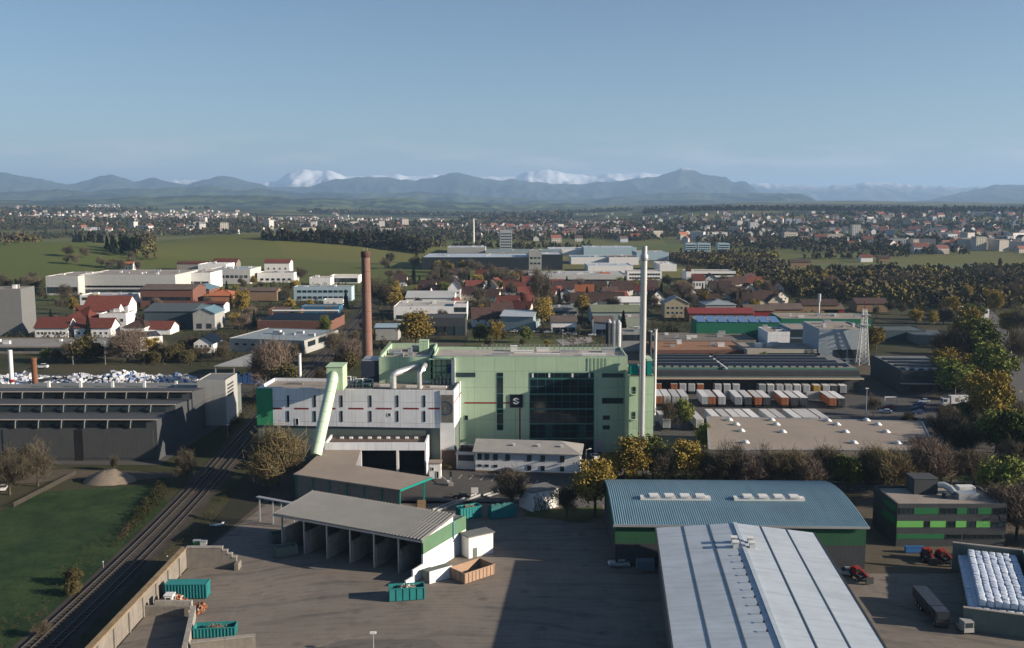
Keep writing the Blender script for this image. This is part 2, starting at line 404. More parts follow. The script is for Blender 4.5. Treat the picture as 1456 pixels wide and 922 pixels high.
m_tan = M('tan_roof_felt', (.27, .225, .185), var=.16, scale=.1)
m_brownroof = M('brown_roof_felt', (.115, .085, .07), var=.3, scale=.2)
m_greyroof = M('grey_roof_felt', (.16, .165, .16), var=.25, scale=.15)
m_metal = M('galvanised_metal', (.42, .43, .43), rough=.45, var=.12, metal=.5)
m_steel = M('stainless_steel', (.55, .55, .54), rough=.35, var=.08, metal=.6)
m_dark = M('dark_opening', (.012, .013, .014), var=.2)
m_rust = M('rusty_metal', (.16, .07, .035), var=.4, scale=1.5)
m_red = M('red_paint', (.2, .016, .014), var=.15)
m_teal = M('teal_paint', (.02, .20, .20), var=.2, streak=.4, scale=.8)
m_tealp = M('teal_sheet', (.0, .19, .16), var=.12)
m_solar = M('solar_glass', (.006, .009, .016), rough=.45, var=.3, scale=.6, spec=.12)
m_blueroof = M('blue_grey_sheet_roof', (.125, .215, .262), rough=.5, var=.14, scale=.12, spec=.4, runs='y')
m_litewh = M('pale_grey_membrane', (.40, .455, .50), rough=.6, var=.1, scale=.06, runs='x')
m_tile = M('red_roof_tile', (.125, .036, .026), var=.3, scale=.5, rand=.25, ribs=.5)
m_tileb = M('brown_roof_tile', (.055, .032, .027), var=.3, scale=.5, rand=.3, ribs=.5)
m_tileo = M('orange_roof_tile', (.34, .115, .05), var=.25, scale=.5, rand=.2, ribs=.5)
m_frame = M('white_frame', (.6, .6, .58), var=.08)
m_dframe = M('dark_frame', (.03, .035, .04), var=.2)
m_brick = M('dark_red_brick', (.16, .075, .055), var=.28, scale=.6, streak=.3)
m_glass = glass()
m_objpaint = M('paint', (.5, .5, .5), rough=.35, var=.06, objcol=True, spec=.5)
m_objwall = M('house_wall', (.5, .5, .5), var=.12, objcol=True, streak=.25)
m_objroof = M('house_roof', (.5, .5, .5), var=.28, objcol=True, scale=.5, ribs=.5, ribax=0)
m_black = M('black_rubber', (.018, .018, .018), var=.2)
m_wood = M('weathered_board', (.22, .15, .09), var=.3, scale=1.2)

def flipf(mb):
    mb.v = [(b, a, c) for a, b, c in mb.v]; mb.f = [f[::-1] for f in mb.f]; return mb
def ringwall(mb, x0, x1, y0, y1, z0, z1, th, zi, m=0):
    o = [(x0,y0),(x1,y0),(x1,y1),(x0,y1)]; i = [(x0+th,y0+th),(x1-th,y0+th),(x1-th,y1-th),(x0+th,y1-th)]
    vs = [(*p, z0) for p in o]+[(*p, z1) for p in o]+[(*p, z1) for p in i]+[(*p, zi) for p in i]
    fs = []
    for k in range(4):
        j = (k+1) % 4; fs += [(k, j, j+4, k+4), (k+4, j+4, j+8, k+8), (k+8, j+8, j+12, k+12)]
    return mb.add(vs, fs, m)
_WM = {}
def window_mesh(w, h, fm=None, gm=None, bars=0, fr=.1, hb=0):
    fm = fm or m_frame; gm = gm or m_glass
    key = (round(w, 2), round(h, 2), fm.name, gm.name, bars, fr, hb)
    if key in _WM: return _WM[key]
    b = MB(); d = -.09
    b.box(-w/2, w/2, d, 0, 0, fr); b.box(-w/2, w/2, d, 0, h-fr, h)
    b.box(-w/2, -w/2+fr, d, 0, fr, h-fr); b.box(w/2-fr, w/2, d, 0, fr, h-fr)
    for i in range(bars):
        x = -w/2+w*(i+1)/(bars+1); b.box(x-fr*.35, x+fr*.35, d+.01, 0, fr, h-fr)
    for i in range(hb):
        z = h*(i+1)/(hb+1); b.box(-w/2+fr, w/2-fr, d+.015, 0, z-fr*.3, z+fr*.3)
    b.box(-w/2+fr*.9, w/2-fr*.9, d+.05, -.005, fr*.9, h-fr*.9, 1)
    me = b.mesh('window', [fm, gm]); _WM[key] = me; return me
SIDE = {'f': 0, 'r': math.pi/2, 'l': -math.pi/2, 'b': math.pi}
def win(par, w, h, x, y, z, side='f', name='window', **kw):
    return put(name, window_mesh(w, h, **kw), par, (x, y, z), SIDE[side])
def winrow(t, L, D, side, n, w, h, z, a=.05, b=.95, name='window', **kw):
    for i in range(n):
        u = a+(b-a)*(i+.5)/n
        x, y = {'f': (u*L, 0), 'r': (L, u*D), 'b': (L*(1-u), D), 'l': (0, D*(1-u))}[side]
        win(t, w, h, x, y, z, side, name, **kw)
def frame(A, B):
    A = Vector(A); B = Vector(B); d = B-A
    return (A.x, A.y), math.atan2(d.y, d.x), math.hypot(d.x, d.y)
def flat_parts(t, L, D, h, wall, roof, par=.6, z0=-1.):
    b = ringwall(MB(), 0, L, 0, D, z0, h, .35, h-par); b.build('wall', wall, t)
    MB().box(.34, L-.34, .34, D-.34, h-par-.25, h-par+.01).build('roof', roof, t)
def gable_parts(t, L, D, h, rh, wall, roof, axis='x', ov=.5, z0=-1., th=.22):
    l, d = (L, D) if axis == 'x' else (D, L)
    b = MB().extrude([(0, z0), (d, z0), (d, h), (d/2, h+rh), (0, h)], 0, l)
    s = rh/(d/2); e = h-ov*s+.03
    r = MB().extrude([(-ov, e), (d/2, h+rh+.03), (d+ov, e), (d+ov, e+th), (d/2, h+rh+th+.03), (-ov, e+th)], -ov, l+ov)
    if axis == 'y': flipf(b); flipf(r)
    b.build('wall', wall, t); return r.build('roof', roof, t)
def hip_parts(t, L, D, h, rh, wall, roof, ov=.5, hipl=True, hipr=True, z0=-1.):
    MB().box(0, L, 0, D, z0, h).build('wall', wall, t)
    hl = D/2 if hipl else -ov+.01; hr = D/2 if hipr else -ov+.01
    v = [(-ov,-ov,h),(L+ov,-ov,h),(L+ov,D+ov,h),(-ov,D+ov,h),(hl,D/2,h+rh),(L-hr,D/2,h+rh)]
    v += [(x, y, z+.2) for x, y, z in v[:4]]
    b = MB().add(v, [(3,2,1,0),(0,1,7,6),(1,2,8,7),(2,3,9,8),(3,0,6,9),(6,7,5,4),(7,8,5),(8,9,4,5),(9,6,4)])
    return b.build('roof', roof, t)
_DM = None
def skylight(t, x, y, z, s=1.3):
    global _DM
    if _DM is None:
        b = MB().box(-1, 1, -1, 1, 0, .35, 0); n = 10
        for k in range(3):
            a0, a1 = k*math.pi/6, (k+1)*math.pi/6
            b.add([(math.cos(a)*.95*math.cos(2*math.pi*j/n), math.cos(a)*.95*math.sin(2*math.pi*j/n), .35+.6*math.sin(a)) for a in (a0, a1) for j in range(n)],
                  [(j, (j+1) % n, (j+1) % n+n, j+n) for j in range(n)], 1)
        _DM = b.mesh('skylight', [m_frame, M('acrylic_dome', (.5, .52, .54), rough=.25, var=.05, spec=.5)], True)
    o = put('skylight', _DM, t, (x, y, z)); o.scale = (s, s, s); return o
def roofvent(t, x, y, z, w=1., d=1., h=.9, mat=None, name='roof_vent'):
    return MB().box(-w/2, w/2, -d/2, d/2, 0, h).box(-w/2-.12, w/2+.12, -d/2-.12, d/2+.12, h, h+.12).build(name, mat or m_metal, t, loc=(x, y, z))

def sheet(name, pts, z, mat, kind='structure', label=None, cat=None):
    pts = [(p[0], p[1]) for p in pts]
    a = sum(pts[i][0]*pts[(i+1)%len(pts)][1]-pts[(i+1)%len(pts)][0]*pts[i][1] for i in range(len(pts)))
    if a < 0: pts = pts[::-1]
    o = MB().add([(*p, z) for p in pts], [tuple(range(len(pts)))]).build(name, mat); return tag(o, kind=kind)
def strip(path, wd):
    """left and right edge of a path"""
    L, Rr = [], []
    for i, p in enumerate(path):
        a = Vector(path[max(i-1, 0)][:2]); b = Vector(path[min(i+1, len(path)-1)][:2]); d = (b-a).normalized(); n = Vector((-d.y, d.x))
        q = Vector(p[:2]); L.append(q+n*wd/2); Rr.append(q-n*wd/2)
    return L, Rr
def ribbon(name, path, wd, z, mat, kind='structure'):
    L, Rr = strip(path, wd); n = len(path)
    o = MB().add([(p.x, p.y, z+(path[i][2] if len(path[i]) > 2 else 0)) for i, p in enumerate(L)]+[(p.x, p.y, z+(path[i][2] if len(path[i]) > 2 else 0)) for i, p in enumerate(Rr)], [(i, i+n, i+1+n, i+1) for i in range(n-1)]).build(name, mat)
    return tag(o, kind=kind)

# ================================================================== ground sheets
def ground_mat(name, c1, c2, c3, big, mid, fine=2.5, tracks=0., patch=.0, bump=.04):
    k = NT(name); co = k.coord()
    a = k.noise(1/big, co, 4); b = k.noise(1/mid, co, 5, .7); f = k.noise(fine, co, 3)
    c = k.mix(k.ramp(a, .35, .65), c1, c2); c = k.mix(k.math('MULTIPLY', k.ramp(b, .5, .75), .8), c, c3)
    c = k.mix(k.math('MULTIPLY', f, .3), c, tuple(v*.55 for v in c1))
    if tracks:      # faint sweeping tyre marks
        wv = k.n('ShaderNodeTexWave', wave_type='RINGS', rings_direction='Z'); wv.inputs['Scale'].default_value = .05; wv.inputs['Distortion'].default_value = 14; wv.inputs['Detail'].default_value = 3; wv.inputs['Detail Scale'].default_value = .35
        k.l(co, wv.inputs['Vector'])
        c = k.mix(k.math('MULTIPLY', k.math('MULTIPLY', k.ramp(wv.outputs['Fac'], .8, .98), k.ramp(a, .42, .6)), tracks), c, (.07, .065, .06))
    if tracks:      # scraped, drag-stained surface and darker oil spots
        sc_ = k.noise(1., k.scaled(co, (.04, .55, 1)), 6, .75); c = k.mix(k.math('MULTIPLY', k.ramp(sc_, .5, .7), .35), c, (.10, .088, .075))
        lt_ = k.noise(1., k.scaled(co, (.5, .03, 1)), 5, .7); c = k.mix(k.math('MULTIPLY', k.ramp(lt_, .56, .72), .3), c, (.26, .225, .19))
        vo = k.n('ShaderNodeTexVoronoi'); vo.inputs['Scale'].default_value = .16; k.l(co, vo.inputs['Vector']); c = k.mix(k.math('MULTIPLY', k.ramp(vo.outputs['Distance'], .22, .05), .55), c, (.06, .052, .045))
        w2 = k.n('ShaderNodeTexWave', wave_type='RINGS', rings_direction='Z'); w2.inputs['Scale'].default_value = .17; w2.inputs['Distortion'].default_value = 22; w2.inputs['Detail'].default_value = 2; w2.inputs['Detail Scale'].default_value = .22
        k.l(co, w2.inputs['Vector']); c = k.mix(k.math('MULTIPLY', k.math('MULTIPLY', k.ramp(w2.outputs['Fac'], .86, .99), k.ramp(b, .4, .6)), .45), c, (.06, .055, .05))
    if patch:       # repaired squares of darker surfacing
        v = k.n('ShaderNodeTexVoronoi', distance='CHEBYCHEV'); v.inputs['Scale'].default_value = 1/17.; k.l(co, v.inputs['Vector'])
        sp = k.n('ShaderNodeSeparateColor'); k.l(v.outputs['Color'], sp.inputs[0])
        c = k.mix(k.math('MULTIPLY', k.ramp(sp.outputs[0], .6, .62), patch), c, tuple(v*.6 for v in c1))
    k.l(c, k.b.inputs['Base Color']); k.b.inputs['Roughness'].default_value = .9; k.b.inputs['Specular IOR Level'].default_value = .25
    bp = k.n('ShaderNodeBump'); bp.inputs['Strength'].default_value = .35; bp.inputs['Distance'].default_value = bump; k.l(f, bp.inputs['Height']); k.l(bp.outputs[0], k.b.inputs['Normal'])
    return k.m
m_yard = ground_mat('yard_surface', (.205, .175, .145), (.165, .145, .125), (.12, .105, .092), 22, 5, 2.2, tracks=.5, patch=.2)
m_asph = ground_mat('asphalt', (.085, .08, .075), (.065, .063, .06), (.11, .10, .09), 18, 4, 2.5, patch=.3)
m_road = ground_mat('road_asphalt', (.11, .105, .10), (.095, .09, .086), (.07, .068, .066), 14, 3, 3)
m_meadow = ground_mat('meadow_grass', (.010, .030, .006), (.032, .062, .015), (.004, .011, .004), 9, 3., .8, bump=.5)
m_verge = ground_mat('verge_grass', (.06, .085, .02), (.085, .09, .03), (.06, .05, .025), 8, 2., 1.5)
m_dirt = ground_mat('bare_soil', (.11, .09, .065), (.075, .06, .042), (.06, .055, .03), 9, 2., 1.5)
m_ballast = ground_mat('track_ballast', (.045, .037, .03), (.065, .055, .045), (.022, .019, .017), 8, 1.2, 3)
sheet('dirt_ground', [(-66, 100), (-66, 330), (-60, 520), (160, 520), (170, 100)], .02, m_dirt)
sheet('railway_bank_shade', [(-67, 60), (-69.5, 194), (-70, 228), (-72, 272), (-75.5, 318), (-66.5, 318), (-62, 240), (-66.2, 200), (-66.2, 60)], .04, ground_mat('bank_shade_soil', (.03, .026, .018), (.022, .026, .012), (.045, .036, .022), 8, 2., 1.5))  # soil coloured dark to carry the shade between railway and yard
sheet('yard', [(-66, 100), (-66, 200), (-60, 240), (26, 236), (26, 190), (88, 190), (140, 205), (140, 100)], .05, m_yard)
sheet('forecourt', [(-62, 236.4), (-66, 330), (-18, 330), (48, 330), (48, 254), (27, 244), (26, 236.4)], .05, m_asph)
sheet('truck_lot', [(48.4, 300), (48.4, 392), (160, 384), (160, 262), (128, 262), (122, 300)], .05, m_asph)
ribbon('street', [(14, 222), (20, 240), (32, 246.5), (60, 249), (110, 249), (170, 247)], 7.5, .09, m_road)
ribbon('pavement', [(34, 252.6), (60, 255), (110, 255), (170, 253)], 2.2, .2, M('paving', (.24, .225, .2), var=.15))
sheet('verge', [(22, 256.4), (22, 262), (60, 263), (170, 260), (170, 254.4), (110, 256.4), (60, 256.4), (34, 254)], .12, m_verge)
sheet('grass_patch', [(2, 226.5), (5, 231), (22, 234), (22, 226), (16, 222)], .1, m_verge)
mea = [P(*q) for q in [(-60, 735), (0, 728), (60, 700), (150, 694), (228, 690), (238, 716), (225, 745), (100, 850), (20, 922), (-30, 970)]]
sheet('meadow', [(p.x, p.y) for p in mea]+[(-90, 120), (-230, 120), (-230, 230)], .05, m_meadow)
sheet('gravel_track', [(p.x, p.y) for p in [P(*q) for q in [(20, 672), (90, 668), (260, 672), (262, 678), (190, 684), (100, 682), (20, 690)]]], .09, m_dirt)
sheet('works_apron', [(-250, 276), (-100, 272), (-92, 420), (-250, 420)], .06, m_asph)
def rp(lst): return [tuple(P(*q)) for q in lst]
ribbon('main_road', rp([(1490, 700), (1470, 620), (1456, 560), (1443, 522), (1430, 490), (1418, 462), (1400, 440)]), 8, .1, m_road)
for q in ((1012, 398, 4), (893, 391, 3)): pass
m_line = M('road_paint', (.55, .54, .5), var=.3, scale=2.)
b = MB()
for k_ in range(9):
    q0, q1 = P(652+k_*15.5, 681+k_*1.1, .06), P(657+k_*15.5, 675+k_*1.1, .06); d_ = (q1-q0); n_ = Vector((-d_.y, d_.x, 0)).normalized()*.07
    b.add([q0-n_, q0+n_, q1+n_, q1-n_], [(0, 1, 2, 3)])
tag(b.build('parking_lines', m_line), kind='structure')
b = MB()
for k_ in range(40): b.box(22+k_*3.6, 23.9+k_*3.6, 248.55, 248.7, .096, .1)
tag(b.build('road_lines', m_line), kind='structure')
sheet('concrete_apron', [(-36, 140), (-9, 140), (-8, 153), (-14, 160), (-28, 160), (-37, 154)], .06, ground_mat('apron_concrete', (.15, .135, .118), (.12, .11, .098), (.085, .078, .07), 14, 3, 2.2, tracks=.5))
# ------------------------------------------------------------------ railway
path = [(-81, 60), (-80.9, 156), (-80.9, 194), (-81.8, 228), (-84.2, 272), (-87.5, 318), (-88.6, 370), (-90.5, 413), (-94.5, 520), (-99.9, 640), (-112, 760), (-130, 860)]
def smooth_path(p, step):
    p = np.array(p); s = np.concatenate([[0], np.cumsum(np.hypot(*np.diff(p, axis=0).T))]); t = np.arange(0, s[-1], step)
    x = np.interp(t, s, p[:, 0]); y = np.interp(t, s, p[:, 1]); k = 41; ker = np.ones(k)/k
    xp = np.pad(x, k//2, 'edge'); x = np.convolve(xp, ker, 'valid'); return list(zip(x, y))
sp_ = smooth_path(path, 1.2)
ribbon('track_bed', [(x+2, y) for x, y in sp_[::4]], 9.6, .1, m_ballast)
for off, lab in ((0, 'railway track nearer the green meadow, running past the works'), (4.1, 'railway track nearer the concrete yard wall, running past the works')):
    t = thing('railway_track', lab, 'railway track', (0, 0, 0)); pts = [(x+off, y) for x, y in sp_]
    L, Rr = strip(pts, 1.5)
    for e in (L, Rr):
        b = MB(); n = len(e)
        v = []; f = []
        for i, p in enumerate(e):
            v += [(p.x-.05, p.y, .28), (p.x-.05, p.y, .44), (p.x+.05, p.y, .44), (p.x+.05, p.y, .28)]
            if i: f += [((i-1)*4+a, i*4+a, i*4+a+1, (i-1)*4+a+1) for a in range(3)]
        b.add(v, f).build('rail', M('worn_rail', (.16, .145, .135), rough=.4, var=.2, metal=.6), t)
    b = MB()
    for x, y in pts[::1]: b.box(x-1.25, x+1.25, y-.14, y+.14, .12, .29)
    tag(b.build('sleepers', M('concrete_sleeper', (.075, .065, .055), var=.3, rand=.1), t), kind='stuff')

# ================================================================== the waste-to-energy works
# ---- white hall
WA = Vector((-72.9, 276.2, 0)); WB = Vector((-16.3, 272., 0)); (wx, wy), wr, WL = frame(WA, WB); WH = 21.5; WD = 16.2
t = thing('industrial_hall', 'white windowed industrial hall with dashed red stripe under the sloping green tube', 'industrial building', (wx, wy, 0), wr)
def wl(px, py):     # pixel -> local (x, z) on the white front
    y = 274.; 
    for _ in range(4):
        X = Xat(px, py, y); u = (X-wx)/math.cos(wr); y = wy+u*math.sin(wr)
    return u, Zat(px, py, y)
zb = wl(500, 607)[1]
MB().box(0, WL-.2, .4, WD-.1, -1, zb).build('base_wall', m_grngrey, t)
b = ringwall(MB(), 0, WL, 0, WD, zb+.003, WH, .4, WH-.9, 0); x1 = wl(387.5, 560)[0]
b.build('wall', m_white, t)
MB().box(.4, WL-.4, .4, WD-.4, WH-1.2, WH-.88).build('roof', m_gravel, t)
MB().box(-.06, x1, -.06, .2, zb+.02, WH-.02).box(-.06, .02, .2, WD, zb+.02, WH-.02).build('green_cladding', M('deep_green_cladding', (.035, .25, .115), var=.1, ribs=1.), t)
for x in (410, 448, 486, 527, 565.3, 603.5):
    for ya, yb in ((579, 562.5), (600, 584.5)):
        a, z0 = wl(x, ya); _, z1 = wl(x, yb); win(t, .62, z1-z0, a, 0, z0, fm=m_dframe)
for x, ya, yb, w in ((422.5, 605, 595, 1.), (553.6, 592.5, 587.5, 1.)):
    a, z0 = wl(x, ya); _, z1 = wl(x, yb); win(t, w, z1-z0, a, 0, z0)
for a, b_ in ((388, 401), (419, 439), (464, 477), (496, 517), (535, 557), (574, 595.5), (610, 627)):
    u0, z = wl(a, 581); u1, _ = wl(b_, 581); MB().box(u0, u1, -.05, .02, z-.22, z+.22).build('stripe', m_red, t)
# corner pier with the grey emblem panel
u0, zt = wl(625.5, 556); u1 = WL
MB().box(u0, u1+.05, -.25, -.003, -1, WH+.1).build('corner_pier', m_whitew, t)
pa, pz1 = wl(627.5, 561.5); pb, pz0 = wl(644.5, 601)
pn = MB().box(pa, pb, -.31, -.26, pz0, pz1).build('emblem_panel', M('grey_panel', (.15, .145, .13), var=.3, scale=1.), t)
cxe, cze = wl(633.5, 580.5); b = MB(); re = 1.85
for k in range(40):
    a = 2*math.pi*k/40
    for rr, w_ in ((re, .42), (re*.68, .16), (re*.4, .14)):
        if (k*7) % 5 == 0 and rr < re: continue
        x = cxe+rr*math.cos(a); z = cze+rr*math.sin(a)
        if pa+.1 < x < pb-.1: b.obox((x, -.325, z), (w_, .02, .26 if rr == re else .14), (0, -a, 0))
b.build('emblem', M('emblem_blue', (.035, .055, .09), var=.2), pn)
_, zs = wl(640, 573); MB().box(WL+.001, WL+.06, 0, WD, zs-.16, zs+.16).build('side_stripe', m_red, t)
for y_ in (5, 6.2): win(t, .5, .7, WL, y_, wl(640, 594)[1]-y_*.12, 'r')
for i, (x, y) in enumerate([(4, 4), (8, 11), (14, 3.4), (30, 4), (36, 10), (41, 4), (44, 9), (48, 3.5), (51, 9)]):
    MB().box(-2.4, 2.4, -.5, .5, 0, .45).build('roof_light', m_greyroof if i % 2 else m_frame, t, loc=(x, y, WH-.88))
b = MB()
for i in range(11): b.tube([(1+i*1.8, WD-1, WH-.88), (1+i*1.8, WD-1, WH+.3)], .04, 5)
b.bar((1, WD-1, WH+.3), (19, WD-1, WH+.3), .06, .06).build('railing', m_metal, t)
# the tall duct pipes
for pts in ([(559, 549), (559, 531), (594, 521.5)], [(596.5, 547), (596.5, 526), (606, 517)]):
    y0 = 279.; x0 = Xat(*pts[0], y0); b = MB(); z0 = WH-.9; z1 = Zat(pts[1][0], pts[1][1], y0); yb = 288.6
    xe = Xat(pts[2][0], pts[2][1], yb); ze = Zat(pts[2][0], pts[2][1], yb); rr = .95 if x0 < -27 else .7
    cur = [(x0, y0, z0), (x0, y0, z1-1), (x0+.25, y0+.2, z1-.35), (x0+1, y0+.6, z1+.05), (xe, yb, ze)]
    p = thing('exhaust_duct', 'thick silver exhaust duct bending from white hall roof into green block' if rr > .8 else 'thinner silver exhaust duct beside the thick one on the white hall roof', 'duct', (x0, y0, z0))
    o = MB().tube([Vector(q)-Vector((x0, y0, z0)) for q in cur], rr, 14).build('pipe', m_steel, p, True)
    for q in range(4): MB().tube([(0, 0, .4+q*1.3), (0, 0, .5+q*1.3)], rr+.07, 14).build('flange', m_metal, p)
# ---- sloping green conveyor tube
ya, yb = 270.6, 256.5
pA = Vector((Xat(475, 531, ya), ya, Zat(475, 531, ya))); pB = Vector((Xat(449, 648, yb), yb, Zat(449, 648, yb)))
t = thing('conveyor_tube', 'long sloping pale green conveyor tube in front of white hall', 'conveyor', tuple(pB))
MB().tube([(0, 0, 0), pA-pB], 1.55, 18).build('tube', M('green_tube', (.46, .57, .43), var=.1, rough=.5), t, True)
b = MB(); d = pA-pB
for i in range(9): b.tube([d*(i/8.)*.98+d*.01, d*(i/8.)*.98+d*.014], 1.62, 18)
b.build('tube_ring', m_greenl, t)
o = pA-pB
MB().box(o.x-1.9, o.x+2.6, o.y-1.2, o.y+6, o.z-4.6, o.z+1.9).box(o.x-2.1, o.x+2.8, o.y-1.4, o.y+6.2, o.z+1.9, o.z+2.1).build('head_house', m_greenl, t)
for i in range(2):
    for j in range(2): MB().bar((o.x-1.5+i*3.6, o.y+j*5, o.z-4.6), (o.x-1.5+i*3.6, o.y+j*5, 20.8-pB.z), .25, .25).build('support_leg', m_metal, t)
# ---- tipping hall with two dark openings
TA = P(461, 630, 9.); TB = P(606, 630, 9.); (tx, ty), tr, TL = frame(TA, TB); TD = 9.6
t = thing('tipping_hall', 'flat brown-roofed hall with two wide dark openings and white fascia', 'industrial building', (tx, ty, 0), tr)
fx = lambda px: (Xat(px, 650, ty)-tx)
MB().box(0, TL, 0, .5, 6.9, 9).box(TL-.5, TL, .5, TD, 0, 9).box(0, .5, .5, TD, 0, 9).box(0, fx(514), .0, .5, 0, 6.9-.003).build('wall', m_white, t)
MB().box(fx(563.5), fx(567), 0, .5, 0, 6.9).build('column', m_whitew, t); MB().box(fx(604), TL, 0, .5, 0, 6.9).build('column', m_whitew, t)
MB().box(.45, TL-.45, .45, TD-.45, 7.9, 8.3).build('roof', m_brownroof, t)
MB().box(.5, TL-.5, .6, TD-.6, 0, .06).build('floor_slab', m_asph, t); MB().box(.52, TL-.52, TD-.5, TD, 0, 8.9).build('back_wall', m_dkgrey, t); MB().box(TL-.56, TL-.503, .6, TD-.6, .1, 7.8).build('shade_lining', m_dkgrey, t); MB().box(.503, .56, .6, TD-.6, .1, 7.8).build('shade_lining', m_dkgrey, t)  # back wall and linings coloured dark in place of interior shade
for i in range(9): MB().box(3+i*2.6, 3.9+i*2.6, TD-2.2, TD-1.3, 8.3, 8.75).build('roof_light', m_frame, t)
t2 = thing('gatehouse', 'small white gate cabin with orange-edged roof beside the tipping hall', 'cabin', tuple(P(610.5, 681)), tr)
MB().box(0, 3.1, 0, 3., 0, 4.2).build('wall', m_whitew, t2); MB().box(-.2, 3.3, -.2, 3.2, 4.2, 4.45).build('roof', m_tan, t2)
win(t2, .8, 1., .9, 0, 2.2); win(t2, .8, 2., 2.2, 0, .1, name='door'); win(t2, .8, 1., 3.1, 1.5, 2., 'r')
# ---- canopy with the tan roof
CP = [P(*q, 7.) for q in [(417, 674.5), (430, 667), (463, 637), (514, 637), (506, 662), (615, 679), (569, 697)]]
o0 = CP[0]; loc = [(p.x-o0.x, p.y-o0.y) for p in CP]
t = thing('canopy', 'flat tan canopy roof with teal edge over open unloading yard', 'canopy', (o0.x, o0.y, 0))
MB().prism(loc, 6.75, 7.05).build('roof', m_tan, t)
d = Vector(loc[6])-Vector(loc[5]); 
MB().bar((*loc[5], 6.85), (*loc[6], 6.85), .12, .5).build('edge_trim', m_tealp, t)
p0, p1 = Vector(loc[0]), Vector(loc[6]); dd = (p1-p0); nn = Vector((-dd.y, dd.x)).normalized()
b = MB(); qa = p0+nn*.8+dd*.01; qb = p1+nn*.8-dd*.015
b.bar((qa.x, qa.y, 3.6), (qb.x, qb.y, 3.6), .2, 6.2).build('screen_wall', M('translucent_sheet', (.17, .165, .14), var=.2, ribs=.9, streak=.4), t)
for i in range(7):
    q = qa.lerp(qb, i/6)-nn*.25; MB().box(q.x-.15, q.x+.15, q.y-.15, q.y+.15, 0, 6.75).build('post', m_tealp, t)
q = Vector(P(603, 723, 0)[:2])-Vector((o0.x, o0.y)); MB().box(q.x-.2, q.x+.2, q.y-.2, q.y+.2, 0, 6.75).build('post', m_tealp, t)
q2 = Vector(loc[4]).lerp(Vector(loc[3]), .1); MB().box(q2.x-.5, q2.x-.1, q2.y-.2, q2.y+.2, 0, 6.75).build('post', m_tealp, t)
q3, q4 = Vector(loc[1]), Vector(loc[2]); MB().bar((q3.x+.5, q3.y, 3.6), (q4.x+.5, q4.y, 3.6), .2, 6.2).build('screen_wall', m_grngrey, t)

# ---- main pale green boiler house
GY = 287.; GX0 = -23.4; GX1 = 34.1; GH = 29.0; GD = 19.
t = thing('boiler_house', 'large pale green boiler house with tall dark glazed bay and black square sign', 'industrial building', (GX0, GY, 0))
gl = lambda px, py: (Xat(px, py, GY)-GX0, Zat(px, py, GY))
GL = GX1-GX0
b = ringwall(MB(), 0, GL, 0, GD, -1, GH, .4, GH-.8); b.build('wall', m_green, t)
MB().box(.4, GL-.4, .4, GD-.4, GH-1.1, GH-.79).build('roof', M('pale_gravel_roof', (.36, .33, .29), var=.3, scale=.3), t)
MB().box(-.05, GL+.05, -.05, .45, GH, GH+.12).build('coping', m_metal, t)
m_gl2 = glass('curtain_glass', (.009, .017, .022), .1, .15)
m_tealfr = M('dark_teal_frame', (.02, .10, .10), var=.1)
def gwin(x0, x1, y0, y1, **kw):
    a, z1 = gl(x0, y0); c, z0 = gl(x1, y1); w_ = c-a
    return win(t, w_, z1-z0, (a+c)/2, 0, z0, **kw)
rows = [(530, 538.5), (539, 560.5), (561, 581.5), (582, 602.5), (603, 623.5), (624, 645)]
for i, (y0, y1) in enumerate(rows): gwin(753, 844.5, y0, y1, fm=m_tealfr, gm=m_gl2, bars=7, fr=.22, hb=1 if 0 < i else 0)
for x in (757.5, 781, 814, 838):
    a, z = gl(x, 537); MB().box(a-.28, a+.28, -.16, -.1, z, gl(x, 531)[1]).build('white_post', m_frame, t)
for x in (780.5, 828):
    a, z0 = gl(x, 622); _, z1 = gl(x, 604); MB().box(a-1., a+1., -.13, -.1, z0, z1).build('glazed_door', M('teal_glass', (.03, .07, .075), rough=.2, var=.2), t)
for y0, y1 in ((530, 536), (536.5, 559.5), (560, 581.5), (582, 588), (588.5, 603), (603.5, 612)): gwin(706.5, 715.5, y0, y1, fm=m_tealfr, gm=m_gl2, bars=1)
for q in ((856, 886.5, 531, 537), (856, 886.5, 566, 574), (857, 867, 591, 597), (857, 867, 605, 611), (648, 676, 530, 536.5)): gwin(*q, fm=m_tealfr, bars=3 if q[1]-q[0] > 20 else 1)
gwin(660.5, 665.5, 591, 597.5, fm=m_tealfr)
a, z0 = gl(844, 650); MB().box(a+.1, a+3., -.1, 0, 0, z0+5).build('door', m_metal, t)
# sign: black square with the white ring-shaped S emblem, red bands
a, z1 = gl(725, 561); c, z0 = gl(743.3, 579.5)
sg = MB().box(a, c, -.3, -.003, z0, z1).build('sign', M('sign_black', (.008, .009, .012), rough=.4, var=.1), t)
cx_, cz_ = (a+c)/2-.05, (z0+z1)/2; b = MB()
def arc(r0, r1, a0, a1, cx, cz, n=16):
    v = []; 
    for i in range(n+1):
        an = math.radians(a0+(a1-a0)*i/n); v += [(cx+r*math.cos(an), y, cz+r*math.sin(an)) for r in (r0, r1) for y in (-.33, -.31)]
    for i in range(n):
        o = i*4; q = o+4
        b.add(v[o:o+4]+v[q:q+4], [(0, 4, 6, 2), (1, 3, 7, 5), (0, 1, 5, 4), (2, 6, 7, 3)])
arc(.72, .98, 25, 165, cx_, cz_); arc(.72, .98, 205, 345, cx_, cz_)
arc(.28, .5, 20, 230, cx_-.04, cz_+.28); arc(.28, .5, -160, 50, cx_+.04, cz_-.28)
b.obox((cx_, -.32, cz_), (.75, .02, .2), (0, math.radians(38), 0))
b.build('emblem', M('sign_white', (.75, .78, .8), var=.04), sg)
